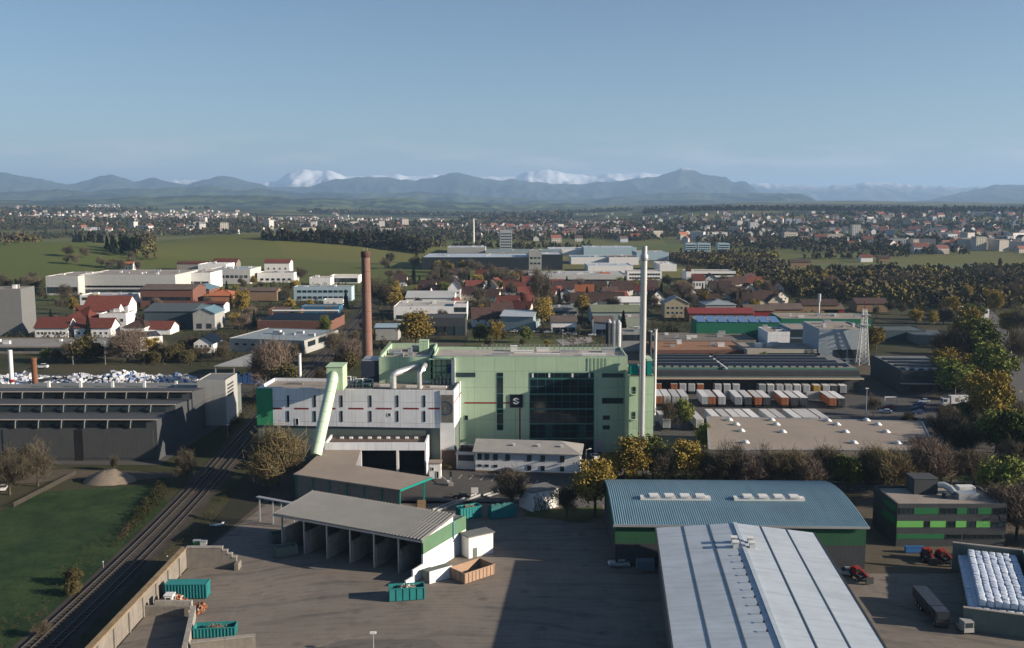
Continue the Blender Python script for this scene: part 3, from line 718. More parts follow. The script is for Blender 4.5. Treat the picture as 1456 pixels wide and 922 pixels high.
def gband(x0, x1, y, w_=.4):
    a, z = gl(x0, y); c, _ = gl(x1, y); MB().box(a, c, -.07, 0, z-w_/2, z+w_/2).build('stripe', m_red, t)
gband(660.5, 706, 573); gband(716, 724.7, 573)
a, z1 = gl(739.2, 580); _, z0 = gl(739.2, 645); MB().box(a-.2, a+.2, -.07, 0, z0, z1).build('stripe', m_red, t)
for i, (x, y, w_, d_, h_) in enumerate([(20, 6, 5, 1.2, .7), (27, 11, 6, 1.2, .7), (34, 5, 7, 1.2, .6), (41, 12, 6, 1.2, .7), (48, 6, 7, 1.2, .6), (33, 15, 4, 1.2, .9), (53, 13, 4, 2, 1.1), (24, 15, 2, 2, 1.6)]):
    roofvent(t, x, y, GH-.79, w_, d_, h_, m_frame if i % 3 else m_metal, 'roof_unit')
b = MB()
for yy in (.7, GD-.7):
    for i in range(29): b.tube([(14+i*1.5, yy, GH-.8), (14+i*1.5, yy, GH+.9)], .04, 4)
    for z in (.4, .9): b.bar((14, yy, GH+z), (56.2, yy, GH+z), .05, .05)
b.build('railing', M('railing_metal', (.33, .32, .31), var=.1), t)
b = MB()
for i in range(6): b.bar((GL-11+i*1.1, -.25, GH-4.2), (GL-11+i*1.1, -.25, GH-.3), .12, .12)
b.build('service_pipe', m_green, t)
# ---- left stair and filter block of the boiler house
BX0 = Xat(538, 509, 288); BX1 = Xat(611, 509, 288); BZ = Zat(575, 508.5, 288); BL = BX1-BX0
t = thing('filter_block', 'pale green roof block with parapet and small penthouse behind white hall', 'industrial building', (BX0, 288.7, 0))
ringwall(MB(), 0, BL, 0, 29, 10, BZ, .5, BZ-1.6).build('wall', m_green, t)
MB().box(.5, BL-.5, .5, 28.5, BZ-1.9, BZ-1.59).build('roof', m_gravel, t)
xb = Xat(596.5, 499, 310)-BX0; hz_ = Zat(603, 484.5, 310)
MB().box(xb, xb+2.9, 20, 23, BZ-1.6, hz_).box(xb-.1, xb+3, 19.9, 23.1, hz_, hz_+.15).build('penthouse', m_greenl, t)
for x, y, w_, d_, h_ in ((5, 8, 3, 2, 1.6), (8, 13, 1.2, 1.2, 2.4), (9, 6, 1.2, 1.2, 2), (3, 16, 4, 2, 1.2), (13, 9, 6, 1.5, .6), (10, 24, 5, 1.6, 1.5)): roofvent(t, x, y, BZ-1.59, w_, d_, h_, name='roof_unit')
b = MB()
for i in range(13): b.bar((.25, 1+i*2.2, BZ), (.25, 1+i*2.2, BZ+.9), .08, .08)
b.bar((.25, 1, BZ+.9), (.25, 27.4, BZ+.9), .08, .08); b.build('railing', m_green, t)
t = thing('service_tower', 'dark steel frame stair with white corner pillar beside pale green block', 'stair tower', (BX1+.1, 287.2, 0))
SL = GX0+.0+Xat(646.5, 520, 286.6)-GX0-BX1
b = MB(); z0, z1 = 20.7, BZ-.3
for x in np.linspace(.2, SL-.8, 5):
    for y in (-1.6, -.3): b.bar((x, y, z0), (x, y, z1), .14, .14)
for z in np.linspace(z0+1.5, z1, 4): b.bar((0, -1.6, z), (SL-.6, -1.6, z), .12, .12).bar((0, -.3, z), (SL-.6, -.3, z), .12, .12)
for i in range(3): b.bar((.4+i*1.8, -1.2, z0+.4+i*1.7), (2.4+i*1.8, -1.2, z0+2.1+i*1.7), .7, .12)
b.build('steel_frame', M('green_steel', (.05, .14, .09), var=.2), t)
MB().box(SL-1., SL, -1.9, -.1, 20.6, BZ).build('pillar', m_whitew, t)
MB().box(SL-2.3, SL-1.3, -.9, -.2, 24, 26.5).build('blue_tank', M('blue_paint', (.02, .06, .2), var=.1), t)
MB().box(-.1, SL-.3, -1.8, -.2, z1, z1+.3).build('platform_roof', m_greenl, t)
b = MB()
for i in range(5): b.tube([(1+i*1.1, -1., 20.7), (1+i*1.1, -1., 22.3+(i*7 % 3)*.5)], .28, 8)
b.build('valve_pipe', m_metal, t)
x0, z1 = Xat(514, 513, 290), Zat(520, 513, 290)
t = thing('filter_housing', 'dark navy filter housing between brick chimney and pale green block', 'machine housing', (x0, 289., 0))
MB().box(0, BX0-x0-.1, 0, 9, 12, z1).build('casing', M('navy_cladding', (.02, .03, .05), var=.2, ribs=.6), t)
MB().box(.2, BX0-x0-.3, .2, 8.8, z1, z1+.25).build('roof', m_metal, t)
# pipework on the white hall roof left of the ducts
t = thing('roof_pipework', 'tangle of grey and green pipes and valves on white hall roof', 'pipework', (Xat(494, 545, 281), 281, WH-.9))
b = MB()
for i in range(16):
    a = Vector((random.uniform(0, 7.5), random.uniform(0, 4), 0)); z = random.uniform(.8, 4.5-abs(a.x-3)*.4)
    b.tube([a, a+Vector((0, 0, z)), a+Vector((random.uniform(-2.5, 2.5), random.uniform(-1, 1), z))], random.choice((.09, .14, .22)), 7)
b.build('pipe', m_metal, t, True)
b = MB()
for i in range(5): b.box(i*1.5, i*1.5+.9, 1+i % 2, 2+i % 2, 0, 1+.5*(i % 3))
b.build('pump_unit', M('machine_green', (.1, .2, .15), var=.2), t)
b = MB()
for i in range(9): b.bar((-.4+i, -.6, 0), (-.4+i, -.6, 1.2), .06, .06)
b.bar((-.4, -.6, 1.2), (7.6, -.6, 1.2), .06, .06).build('railing', m_metal, t)
# ---- right annex
AX0, AX1, AY = 33.4, 40.4, 276.; AZ = 25.
t = thing('stair_annex', 'light green stair annex standing forward right of boiler house', 'industrial building', (AX0, AY, 0))
ringwall(MB(), 0, AX1-AX0, 0, 20, -1, AZ, .3, AZ-.7).build('wall', m_greenl, t)
MB().box(.3, AX1-AX0-.3, .3, 19.7, AZ-1, AZ-.69).build('roof', m_rust, t)
MB().box(-.12, AX1-AX0+.12, -.12, .3, AZ, AZ+.15).build('coping', m_rust, t)
q = Xat(918.5, 530, 280)-AX0; zt = Zat(925, 512, 280)
MB().box(q, AX1-AX0-.35, 2., 9, AZ-.69, zt).build('teal_plant_room', m_tealp, t); MB().box(q-.1, AX1-AX0-.25, 1.9, 9.1, zt, zt+.5).build('plant_room_roof', m_greenl, t)
MB().box(.5, 2.9, 3, 7, AZ-.69, AZ+2.4).build('teal_plant_room', m_tealp, t)
MB().box(3.2, q-.3, 4, 10, AZ-.69, AZ+1.2).build('roof_unit', m_metal, t)
for py in (561, 597):
    z = Zat(903, py, AY); o = MB().box(.4, 2.4, -1.1, -.003, z, z+.15).build('balcony', m_greenl, t); b = MB()
    for i in range(4): b.bar((.45+i*.63, -1.05, z+.15), (.45+i*.63, -1.05, z+1.1), .06, .06)
    b.bar((.4, -1.05, z+1.1), (2.4, -1.05, z+1.1), .06, .06).build('railing', m_metal, o)
    win(t, .9, 2., 1.4, 0, z+.2, name='door', fm=m_dframe)
MB().box(.5, 2., -.08, 0, 0, 3.8).build('door', m_whitew, t); MB().box(2.4, 3.6, -.08, 0, 0, 3.8).build('door', m_dkgreen, t)
# ---- steel stack
sx_, sy_ = Xat(914, 500, 272.5), 272.5; zt = Zat(914.5, 350, sy_)
t = thing('steel_chimney', 'tall slender steel chimney in front of green annex', 'chimney', (sx_, sy_, 0))
MB().tube([(0, 0, -1), (0, 0, zt-4)], .84, 24).build('shaft', m_steel, t, True)
MB().tube([(0, 0, zt-4), (0, 0, zt-3.8), (0, 0, zt-2.6), (0, 0, zt-2.4)], [1., 1.1, 1.1, 1.], 24).tube([(0, 0, zt-2.4), (0, 0, zt)], .78, 24).build('head', m_metal, t, True)
b = MB()
for k in range(1, 6): b.tube([(0, 0, zt*k/6.), (0, 0, zt*k/6.+.25)], .92, 24)
b.build('flange_ring', m_steel, t, True)
b = MB()
for s in (-.25, .25): b.bar((-.95, s, 3), (-.95, s, zt-5), .06, .06)
for i in range(60): b.bar((-.95, -.25, 3.5+i*.9), (-.95, .25, 3.5+i*.9), .04, .04)
b.build('ladder', m_metal, t)
# ---- brick chimney
cy = 348.; cx0 = Xat(522.6, 512, cy); zt = Zat(520.5, 357.5, cy)
t = thing('brick_chimney', 'tall tapering dark red brick chimney beside the railway', 'chimney', (cx0, cy, 0))
kb = NT('chimney_brick'); co = kb.coord(); br = kb.n('ShaderNodeTexBrick'); br.inputs['Scale'].default_value = 1.; kb.l(kb.scaled(co, (2., 2., 4.)), br.inputs['Vector'])
br.inputs['Color1'].default_value = (.19, .085, .06, 1); br.inputs['Color2'].default_value = (.13, .055, .042, 1); br.inputs['Mortar'].default_value = (.2, .16, .14, 1)
st = kb.noise(1., kb.scaled(co, (.9, .9, .05)), 5, .7); c_ = kb.mix(kb.math('MULTIPLY', kb.ramp(st, .5, .72), .55), br.outputs['Color'], (.05, .04, .038)); n_ = kb.noise(.25, co, 3)
c_ = kb.mix(kb.math('MULTIPLY', n_, .4), c_, (.24, .15, .12)); kb.l(c_, kb.b.inputs['Base Color']); kb.b.inputs['Roughness'].default_value = .9
MB().tube([(0, 0, -1), (0, 0, zt-2.2)], [2.05, 1.5], 28).build('shaft', kb.m, t, True)
MB().tube([(0, 0, zt-2.2), (0, 0, zt-2), (0, 0, zt-.4), (0, 0, zt)], [1.5, 1.68, 1.68, 1.5], 28).build('crown_ring', M('sooty_brick', (.09, .05, .042), var=.3), t, True)
b = MB()
for k in range(1, 8): b.tube([(0, 0, zt*k/8.), (0, 0, zt*k/8.+.18)], 2.07-.55*k/8., 28)
b.build('iron_band', m_rust, t, True)
for s in (-.6, .6): MB().tube([(s, 0, zt-.2), (s, 0, zt+1.2)], .05, 6).build('lightning_rod', m_metal, t)
# ================================================================== foreground yard
# ---- retaining wall along the railway side and the stepped end wall
t = thing('retaining_wall', 'long lichen-stained concrete retaining wall between railway and yard', 'wall', (-67.2, 100, 0))
MB().box(0, .9, 0, 93.6, -1, 4.05).build('wall', m_concd, t)
MB().box(-.15, 1.05, 0, 93.75, 4.05, 4.3).build('coping', M('lichen_coping', (.25, .18, .10), var=.45, scale=.8), t)
b = MB()
for i in range(14): b.box(.9, 1.15, 4+i*6.5, 4.5+i*6.5, 0, 3.6)
b.build('buttress', m_concd, t)
t = thing('bay_end_wall', 'stained concrete end wall with stepped right end closing the yard', 'wall', (-66.25, 193.1, 0))
MB().box(0, 7.3, 0, .8, -1, 4.25).box(7.3, 8.3, 0, .8, -1, 3.6).box(8.3, 9.2, 0, .8, -1, 2.9).box(9.2, 10.1, 0, .8, -1, 2.2).box(10.1, 10.9, -1.6, .8, -1, 1.5).build('wall', m_concd, t)
MB().box(-.05, 7.35, -.1, .9, 4.25, 4.45).box(7.35, 8.35, -.1, .9, 3.6, 3.78).box(8.35, 9.25, -.1, .9, 2.9, 3.08).box(9.25, 10.15, -.1, .9, 2.2, 2.38).build('coping', m_conc, t)
q = P(206, 877, 0); q2 = P(271, 877, 0)
t = thing('block_wall', 'low wall of stacked concrete blocks in front of teal container', 'wall', (q.x, q.y, 0))
b = MB(); L = q2.x-q.x
for r_ in range(3):
    for i in range(5):
        o_ = (r_ % 2)*.7
        b.box(max(0, i*1.72-o_), min(L, (i+1)*1.72-o_-.03), 0, .8, r_*.62, r_*.62+.6)
b.build('lower_courses', m_concd, t)
b = MB()
for i in range(4): b.box(1.5+i*1.68, min(L, 1.5+(i+1)*1.68-.03), .82, 1.6, 0, 2.5)
b.build('upper_course', m_conc, t)
q = P(276, 879, 0); q2 = P(266, 926, 0); d = (q-q2)
t = thing('divider_wall', 'short pale concrete divider wall running toward the yard bottom edge', 'wall', (q2.x, q2.y, 0))
MB().bar((-.6*d.x, -.6*d.y, 1.1), (d.x, d.y, 1.1), .7, 2.2).build('wall', m_conc, t); MB().bar((-.6*d.x, -.6*d.y, 2.26), (d.x, d.y, 2.26), .85, .12).build('coping', m_conc, t)
q = P(266, 911, 2.3); q2 = P(363, 901, 2.3)
t = thing('front_bay_wall', 'weathered concrete bay wall nearest the viewer with dark stains', 'wall', (q.x+.6, q.y, 0), math.atan2(q2.y-q.y, q2.x-q.x))
L = (q2-q).length; MB().box(0, L-.6, -.8, 0, -1, 2.2).build('wall', m_concd, t); MB().box(-.02, L-.55, -.88, .08, 2.2, 2.34).build('coping', m_conc, t)

# ---- roll-off containers
def container(label, loc, rz, l=6.5, w_=2.4, h=2.4, mat=None, open_top=True, cat='container', group=None, name='roll_off_container', rib=.55):
    mat = mat or m_teal; t = thing(name, label, cat, loc, rz, group)
    b = MB(); th = .08
    b.box(0, l, 0, th, .2, h).box(0, l, w_-th, w_, .2, h).box(0, th, th, w_-th, .2, h).box(l-th, l, th, w_-th, .2, h).box(th, l-th, th, w_-th, .2, .3)
    if not open_top: b.box(th, l-th, th, w_-th, h-.15, h-.02)
    b.build('shell', mat, t)
    b = MB(); n = int(l/rib)
    for i in range(n+1):
        x = i*(l-.1)/n; b.box(x, x+.1, -.1, 0, .25, h-.1).box(x, x+.1, w_, w_+.1, .25, h-.1)
    for i in range(4):
        y = i*(w_-.1)/3; b.box(-.1, 0, y, y+.1, .25, h-.1).box(l, l+.1, y, y+.1, .25, h-.1)
    b.build('ribs', mat, t)
    b = MB().box(-.12, l+.12, -.12, .06, h-.12, h+.03).box(-.12, l+.12, w_-.06, w_+.12, h-.12, h+.03).box(-.12, .06, .06, w_-.06, h-.12, h+.03).box(l-.06, l+.12, .06, w_-.06, h-.12, h+.03)
    b.build('rim', mat, t)
    b = MB()
    for x in (.6, l-.8):
        for y in (.35, w_-.55): b.tube([(x, y, .16), (x, y+.2, .16)], .16, 10)
    b.build('rollers', m_black, t)
    return t
def scrapheap(name, label, cat, loc, rz, sx, sy, sz, n, mats, smin=.15, smax=.6):
    b = MB(); k = len(mats)
    for i in range(n):
        x = random.gauss(0, .42); y = random.gauss(0, .42)
        if abs(x) > 1 or abs(y) > 1: continue
        z = (1-min(1, x*x+y*y))*random.uniform(.1, 1)*sz
        s = random.uniform(smin, smax)
        b.obox((x*sx, y*sy, z), (s, s*random.uniform(.3, 1), s*random.uniform(.15, .7)), [random.uniform(0, 3) for _ in range(3)], random.randrange(k))
    # solid core
    m = 14
    v = [(sx*.8*math.cos(2*math.pi*j/m)*rr, sy*.8*math.sin(2*math.pi*j/m)*rr, z*sz*.7) for rr, z in ((1, -.1), (.7, .55), (.25, .95)) for j in range(m)]
    b.add(v, [(r_*m+j, r_*m+(j+1) % m, (r_+1)*m+(j+1) % m, (r_+1)*m+j) for r_ in range(2) for j in range(m)]+[tuple(range(2*m, 3*m))], 0)
    o = b.build(name, mats, None, loc=loc); o.rotation_euler = (0, 0, rz)
    return tag(o, label, cat, kind='stuff' if False else None)
q = P(223, 866, 0); container('closed teal container behind the block wall by the retaining wall', (q.x+.2, q.y+4.2, 0), .02, l=7.6, h=3., open_top=False)
m_or = M('orange_scrap', (.45, .13, .04), var=.4, scale=2.); m_wh = M('white_scrap', (.5, .48, .45), var=.3, scale=2.)
q = P(238, 858, 0); scrapheap('scrap_pile', 'orange and rusty scrap pile heaped before closed teal container', 'scrap pile', (q.x+1.2, q.y-.4, 0), 0, 3.6, 1.5, 2.2, 130, [m_or, m_rust, m_wh])
q = P(284, 868, 0); scrapheap('scrap_pile', 'dark tangled scrap pile at right end of closed teal container', 'scrap pile', (q.x, q.y, 0), 0, 1.4, 2., 1.5, 90, [m_rust, m_concd, m_or])
q = P(247, 865, 0); t = thing('material_handler', 'white machine cab with dark windows standing in orange scrap', 'machine', (q.x-.4, q.y-.6, 0))
MB().box(-1.1, 1.1, -1.2, 1.2, .1, 1.).build('chassis', m_rust, t); MB().box(-.75, .75, -.9, .7, 1., 2.9).build('cab', m_frame, t); MB().box(-.85, .85, -1., .8, 2.9, 3.05).build('cab_roof', m_frame, t)
for s, x, y in (('f', 0, -.9), ('r', .75, -.1), ('l', -.75, -.1)): win(t, 1.1, 1.2, x, y, 1.5, s)
q = P(276, 905, 0); container('shallow teal container with rubble load behind the nearest bay wall', (q.x+.3, q.y-1.2, 0), .1, l=6.9, h=1.9)
scrapheap('rubble_load', 'brown rubble load filling shallow teal container by bay wall', 'rubble', (q.x+3.7, q.y+.3, .9), .1, 3.1, .95, 1.3, 90, [m_rust, m_concd, m_wood], .12, .35)
q = P(554, 857, 0); tq = container('open teal container with white waste on top standing in the sunlit yard', (q.x, q.y, 0), .16, l=6.5, h=2.6, rib=1.25)
scrapheap('waste_load', 'white and brown waste load in sunlit yard container', 'waste', (q.x+3., q.y+1.7, 1.5), .16, 3., 1., 1.5, 110, [m_wh, m_wood, m_concd], .15, .5)

# ---- shed with six open bays
SA = P(395, 729, 8.0); SB = P(601, 766, 8.0); (hx, hy), hr, HL = frame(SA, SB); HD = 11.6
t = thing('bay_shed', 'open-fronted storage shed with corrugated grey roof and six bays', 'shed', (hx, hy, 0), hr)
nrib = 46; prof = []
z0f, z1b = 8.0, 9.4
b = MB(); v = []; n = nrib*2+1
for yy, zz in ((-1., z0f-.12), (HD*.52, z0f+(z1b-z0f)*.52), (HD*.53, z0f+(z1b-z0f)*.53-.1), (HD+.6, z1b)):
    v += [(-.5+(HL+1.)*i/(n-1), yy, zz+(.32 if i % 2 else 0)) for i in range(n)]
for r_ in range(3): b.add([], [])
b.v = v; 
for r_ in range(3):
    for i in range(n-1): b.f.append((r_*n+i, r_*n+i+1, (r_+1)*n+i+1, (r_+1)*n+i)); b.m.append(0)
b.build('roof', M('corrugated_grey_roof', (.17, .17, .165), var=.15, rough=.7, scale=.2), t)
MB().box(-.5, HL+.5, -.9, -.7, z0f-.6, z0f-.15).build('eave_beam', m_metal, t)
MB().box(0, HL-.4, HD-.3, HD, 0, 9.1).build('back_wall', m_concd, t)
fr_ = [405, 436, 468, 500, 533, 565]
for i, px in enumerate(fr_):
    x = 1.2+(HL-6.8)*i/5+ (0 if i else 0)
    MB().box(x-.16, x+.16, -.3, .02, 0, 7.6).build('post', m_metal, t)
    MB().box(x-.3, x+.3, .3, HD-.32, 0, 4.6).build('partition_wall', m_conc, t)
    MB().box(x-.1, x+.1, .2, HD-.3, 7.5, 7.9).build('roof_beam', m_metal, t)
# right gable wall: white below, green sheet above, running on past the roof
MB().box(HL-.4, HL, .1, 17.3, 0, 4.7).build('gable_wall', m_whitew, t)
MB().add([(HL-.34, .1, 4.7), (HL-.34, 17.3, 4.7), (HL-.34, 17.3, 7.7), (HL-.34, HD, 7.9), (HL-.34, .1, 7.75), (HL+.04, .1, 4.7), (HL+.04, 17.3, 4.7), (HL+.04, 17.3, 7.7), (HL+.04, HD, 7.9), (HL+.04, .1, 7.75)],
    [(0,1,2,3,4)[::-1], (5,6,7,8,9), (0,1,6,5), (1,2,7,6), (2,3,8,7), (3,4,9,8), (4,0,5,9)]).build('green_gable_sheet', M('faded_green_sheet', (.085, .17, .10), var=.2, streak=.3, ribs=1.), t)
MB().add([(HL-.2, .1, 7.8), (HL-.2, HD+.3, 7.95), (HL-.2, HD+.3, 9.3), (HL-.02, .1, 7.8), (HL-.02, HD+.3, 7.95), (HL-.02, HD+.3, 9.3)], [(2,1,0), (3,4,5), (0,1,4,3), (1,2,5,4), (2,0,3,5)]).build('white_gable_infill', m_whitew, t)
MB().box(HL-9, HL-.45, HD+.01, 17.2, 7.2, 7.5).build('lean_to_roof', m_greyroof, t); MB().box(HL-9, HL-8.7, HD+.01, 17.2, 0, 7.2).build('lean_to_wall', m_grngrey, t); MB().box(HL-8.7, HL-.45, 16.9, 17.2, 0, 7.2).build('lean_to_wall', m_grngrey, t)
MB().box(HL-.36, HL-.02, -6.2, .08, 0, 1.4).box(HL-.36, HL-.02, -3.6, .08, 1.4, 2.7).build('wing_wall', m_whitew, t)
MB().tube([(HL+.2, HD+.2, 4.2), (HL+.2, HD+.2, 8)], .15, 8).build('downpipe', M('light_blue_pipe', (.12, .3, .42), var=.1), t)
# small white store at the end of the shed
q = P(668, 801, 0)
t = thing('white_store', 'small white flat-roofed store at the rear corner of bay shed', 'hut', (q.x-.3, q.y+2.4, 0), hr+1.05)
MB().box(0, 6, 0, 3, 0, 4.6).build('wall', m_whitew, t); MB().box(-.3, 6.3, -.3, 3.3, 4.6, 4.85).build('roof', m_greyroof, t); MB().box(1, 2, -.06, 0, 0, 2.1).build('door', m_grngrey, t)
# brown open skip and grey hopper in front of the gable
q = P(661, 832, 0); container('open pale brown skip beside the white gable of bay shed', (q.x, q.y, 0), hr+1.2, l=7.6, w_=4.6, h=2.3, mat=M('pale_brown_skip', (.33, .22, .15), var=.15, streak=.4), cat='skip', name='waste_skip', rib=.9)
q = P(611, 831, 0); t = thing('loading_hopper', 'grey loading hopper with white side plate against bay shed gable', 'hopper', (q.x, q.y, 0), hr+1.15)
MB().box(0, 5.4, 0, .2, 0, 2.5).build('side_plate', m_whitew, t); MB().box(0, 5.4, .2, 2.2, 1.9, 2.3).box(0, .2, .2, 2.2, 0, 1.9).box(0, 5.4, 2.2, 2.4, 0, 2.3).build('tank', m_grngrey, t); MB().box(5.4, 7.2, 0, 2.2, 0, 1.5).build('ramp_block', m_conc, t)
# teal skips and steps behind the shed
q = P(655, 741, 0); container('weathered teal skip behind bay shed, left of the tarpaulin-covered one', (q.x, q.y, 0), .5, l=5.4, h=2.9, rib=.7)
scrapheap('green_waste_load', 'brown green-waste load in weathered teal skip behind shed', 'waste', (q.x+1.8, q.y+2.3, 1.9), .5, 2.4, 1., 1.4, 90, [m_wood, m_concd], .15, .5)
q = P(699, 740, 0); tq = container('bright teal skip under netting behind bay shed', (q.x, q.y, 0), .38, l=6.2, h=2.6, rib=.6)
q_ = []
b = MB(); m = 12
for r_ in range(5):
    for j in range(m+1):
        b.v.append((.1+6*j/m, .1+2.2*r_/4, 2.55+.9*math.sin(math.pi*r_/4)*(.75+.35*random.random())))
for r_ in range(4):
    for j in range(m): b.f.append((r_*(m+1)+j, r_*(m+1)+j+1, (r_+1)*(m+1)+j+1, (r_+1)*(m+1)+j)); b.m.append(0)
o = b.build('load_cover', M('teal_netting', (.03, .12, .12), var=.6, scale=1.4), None, loc=(q.x, q.y, 0)); o.rotation_euler = (0, 0, .38); tag(o, 'crumpled dark teal netting over bright teal skip', 'cover')
q = P(609, 727, 0); t = thing('brown_crate', 'square light brown crate beside the teal canopy post', 'crate', (q.x-1.6, q.y, 0), .1)
MB().box(-1., 1., 0, 2., 0, 2.2).build('box', m_wood, t); MB().box(-1.08, 1.08, -.08, .08, 2.0, 2.3).box(-1.08, 1.08, -.08, .08, .1, .4).build('slat', m_wood, t)
for i, (x0, y0, x1, y1) in enumerate(((618, 728, 680, 705), (690, 707, 712, 700))):
    a, c = P(x0, y0, .05), P(x1, y1, .05); b = MB(); d = c-a; nrm = Vector((-d.y, d.x, 0)).normalized()
    t = thing('weighbridge_rail', 'long pale steel ramp rail lying behind bay shed' if i == 0 else 'shorter pale ramp rail beside the covered skip', 'rail', tuple(a))
    for s in (-.7, .7): MB().bar(nrm*s+Vector((0, 0, .35)), d+nrm*s+Vector((0, 0, .35)), .25, .5).build('beam', m_metal, t)

# ---- teal warehouse with curved roof
EZ = 9.; A = P(875, 745.5, EZ); B = P(1232, 748.5, EZ); (x, y), r_, L = frame(A, B); D = 32.
t = thing('warehouse', 'dark green warehouse with curved blue-grey ribbed roof and two skylight strips', 'warehouse', (x, y, 0), r_)
def arcz(u): return EZ+1.8*(1-(2*max(0, u)**1.25-1)**2)
MB().box(0, L, 0, D, -1, EZ*.55).build('lower_wall', m_dkgrey, t)
b = MB().extrude([(0.003, EZ*.55), (D-.003, EZ*.55)]+[(D*(1-k/12), arcz(1-k/12)) for k in range(13)], .003, L-.003); b.build('upper_wall', m_dkgreen, t)
v = []; f = []; nx = 220; ny = 12
for k in range(ny+1):
    u = k/ny; 
    for i in range(nx+1): v.append((-.4+(L+.8)*i/nx, -.6+(D+1.2)*u, arcz(u)+.1+(.09 if i % 2 else 0)-(.15 if k in (0, ny) else 0)))
b = MB(); b.v = v; b.f = [(k*(nx+1)+i, k*(nx+1)+i+1, (k+1)*(nx+1)+i+1, (k+1)*(nx+1)+i) for k in range(ny) for i in range(nx)]; b.m = [0]*len(b.f)
b.build('roof', m_blueroof, t)
MB().box(-.5, L+.5, -.75, -.55, EZ-.35, EZ+.12).build('gutter', m_metal, t)
for px0, px1 in ((908, 1007), (1040, 1139)):
    uu = .38; yl = D*uu; a = Xat(px0, 709, y+yl)-x; c = Xat(px1, 709, y+yl)-x; z = arcz(uu)+.2
    o = MB().box(a, c, yl-.8, yl+.8, z-.4, z+.55).build('skylight_strip', m_frame, t)
    for q in range(4): MB().box(a+(c-a)*(.13+q*.22), a+(c-a)*(.26+q*.22), yl-1., yl+1., z+.551, z+.95).build('vent_flap', m_frame, o)
# ---- white-roofed warehouse running to the bottom edge
EZ2 = 9.2; A = P(935, 751, EZ2); B = P(1151, 752, EZ2); A.y = min(A.y, y-1.2); L = (B-A).length
F0 = P(960, 922, EZ2); d = (F0-A); rz2 = math.atan2(d.x, -d.y); Ln = d.length+40
t = thing('warehouse', 'long warehouse with pale grey seamed low-pitch roof reaching bottom edge', 'warehouse', (A.x, A.y, 0), rz2)
prof_z = lambda u: EZ2+1.5*(1-abs(2*u-1))
b = MB()
for x0_, x1_ in ((0, L),): b.box(.3, L-.3, -Ln, 0, -1, EZ2-.05)
b.add([(.3, 0, EZ2-.05), (L-.3, 0, EZ2-.05), (L/2, 0, EZ2+1.4), (.3, -Ln, EZ2-.05), (L-.3, -Ln, EZ2-.05), (L/2, -Ln, EZ2+1.4)], [(1, 0, 2), (3, 4, 5)])
b.build('wall', M('warehouse_wall', (.10, .12, .13), var=.2, ribs=1.), t)
b = MB()
for s in (0, 1):
    xs = (-.4, L/2) if s == 0 else (L/2, L+.4); zs_ = (EZ2, EZ2+1.5) if s == 0 else (EZ2+1.5, EZ2)
    b.add([(xs[0], -Ln, zs_[0]), (xs[1], -Ln, zs_[1]), (xs[1], .1, zs_[1]), (xs[0], .1, zs_[0])], [(0, 1, 2, 3)])
b.build('roof', m_litewh, t)
for k in (1, 2, 4, 5):
    u = k/6; MB().box(L*u-.11, L*u+.11, -Ln, .1, prof_z(u)-.1, prof_z(u)+.12).build('roof_seam', M('seam_trim', (.06, .09, .12), var=.1), t)
MB().box(L/2-.35, L/2+.35, -Ln, .1, EZ2+1.4, EZ2+1.68).build('ridge_cap', m_litewh, t)
for u in (-.4, L+.4): MB().box(u-.15, u+.15, -Ln, .1, EZ2-.3, EZ2+.1).build('gutter', m_dframe, t)
MB().box(-.4, L+.4, -.12, .14, EZ2-.5, EZ2-.05).build('verge_trim', m_metal, t)
for i in range(2):
    for j in range(2): roofvent(t, L/2-1.5+i*3., -11.-j*2.6, EZ2+1.2, 1., 1.1, 1.2, m_frame, 'roof_ventilator')
b = MB()
for i in range(11):
    yy = -18-i*3.2; b.bar((L/2-1.4, yy, EZ2+1.35), (L/2-1.4, yy, EZ2+1.75), .12, .3).bar((L/2-1.5, yy-.25, EZ2+1.7), (L/2-1.3, yy+.25, EZ2+1.8), .1, .08)
b.build('roof_anchors', m_dframe, t)
# ---- dark office with green panels
OZ = 9.5; A = P(1276.5, 717, OZ); B = P(1432.5, 717, OZ); (x, y), r_, L = frame(A, B); D = 14.
ox_, oy_, orr, oL = x, y, r_, L
t = thing('office_building', 'dark grey flat-roofed office banded with green panels and rooftop plant', 'office building', (x, y, 0), r_)
ringwall(MB(), 0, L, 0, D, -1, OZ, .4, OZ-.5).build('wall', m_dkgrey, t)
MB().box(.4, L-.4, .4, D-.4, OZ-.8, OZ-.49).build('roof', m_gravel, t)
sc = lambda X: (X-512)/(1325-512)*L; hz = lambda Y: OZ*(1-(Y-185)/(545-185)*1.0)
m_gp1 = M('dull_green_panel', (.015, .13, .045), var=.1, ribs=.0); m_gp2 = M('bright_green_panel', (.14, .42, .10), var=.08, ribs=.4, ribax=2)
for x0_, x1_ in ((637, 820), (955, 1030), (1110, 1212)): MB().box(sc(x0_), sc(x1_), -.06, 0, hz(270), hz(217)).build('green_panel', m_gp1, t)
for x0_, x1_ in ((527, 637), (820, 955), (1030, 1110), (1212, 1320)): win(t, sc(x1_)-sc(x0_)-.1, hz(217)-hz(268), (sc(x0_)+sc(x1_))/2, 0, hz(268), fm=m_dframe, bars=2)
for x0_, x1_ in ((512, 710), (760, 877), (950, 1030), (1102, 1207)): MB().box(sc(x0_), sc(x1_), -.06, 0, hz(381), hz(328)).build('bright_green_panel', m_gp2, t)
for x0_, x1_ in ((710, 760), (877, 950), (1030, 1102), (1207, 1318)): win(t, sc(x1_)-sc(x0_)-.1, hz(328)-hz(381), (sc(x0_)+sc(x1_))/2, 0, hz(381), fm=m_dframe, bars=1)
MB().box(sc(515), sc(870), -.06, 0, hz(478), hz(437)).build('green_panel', m_gp1, t)
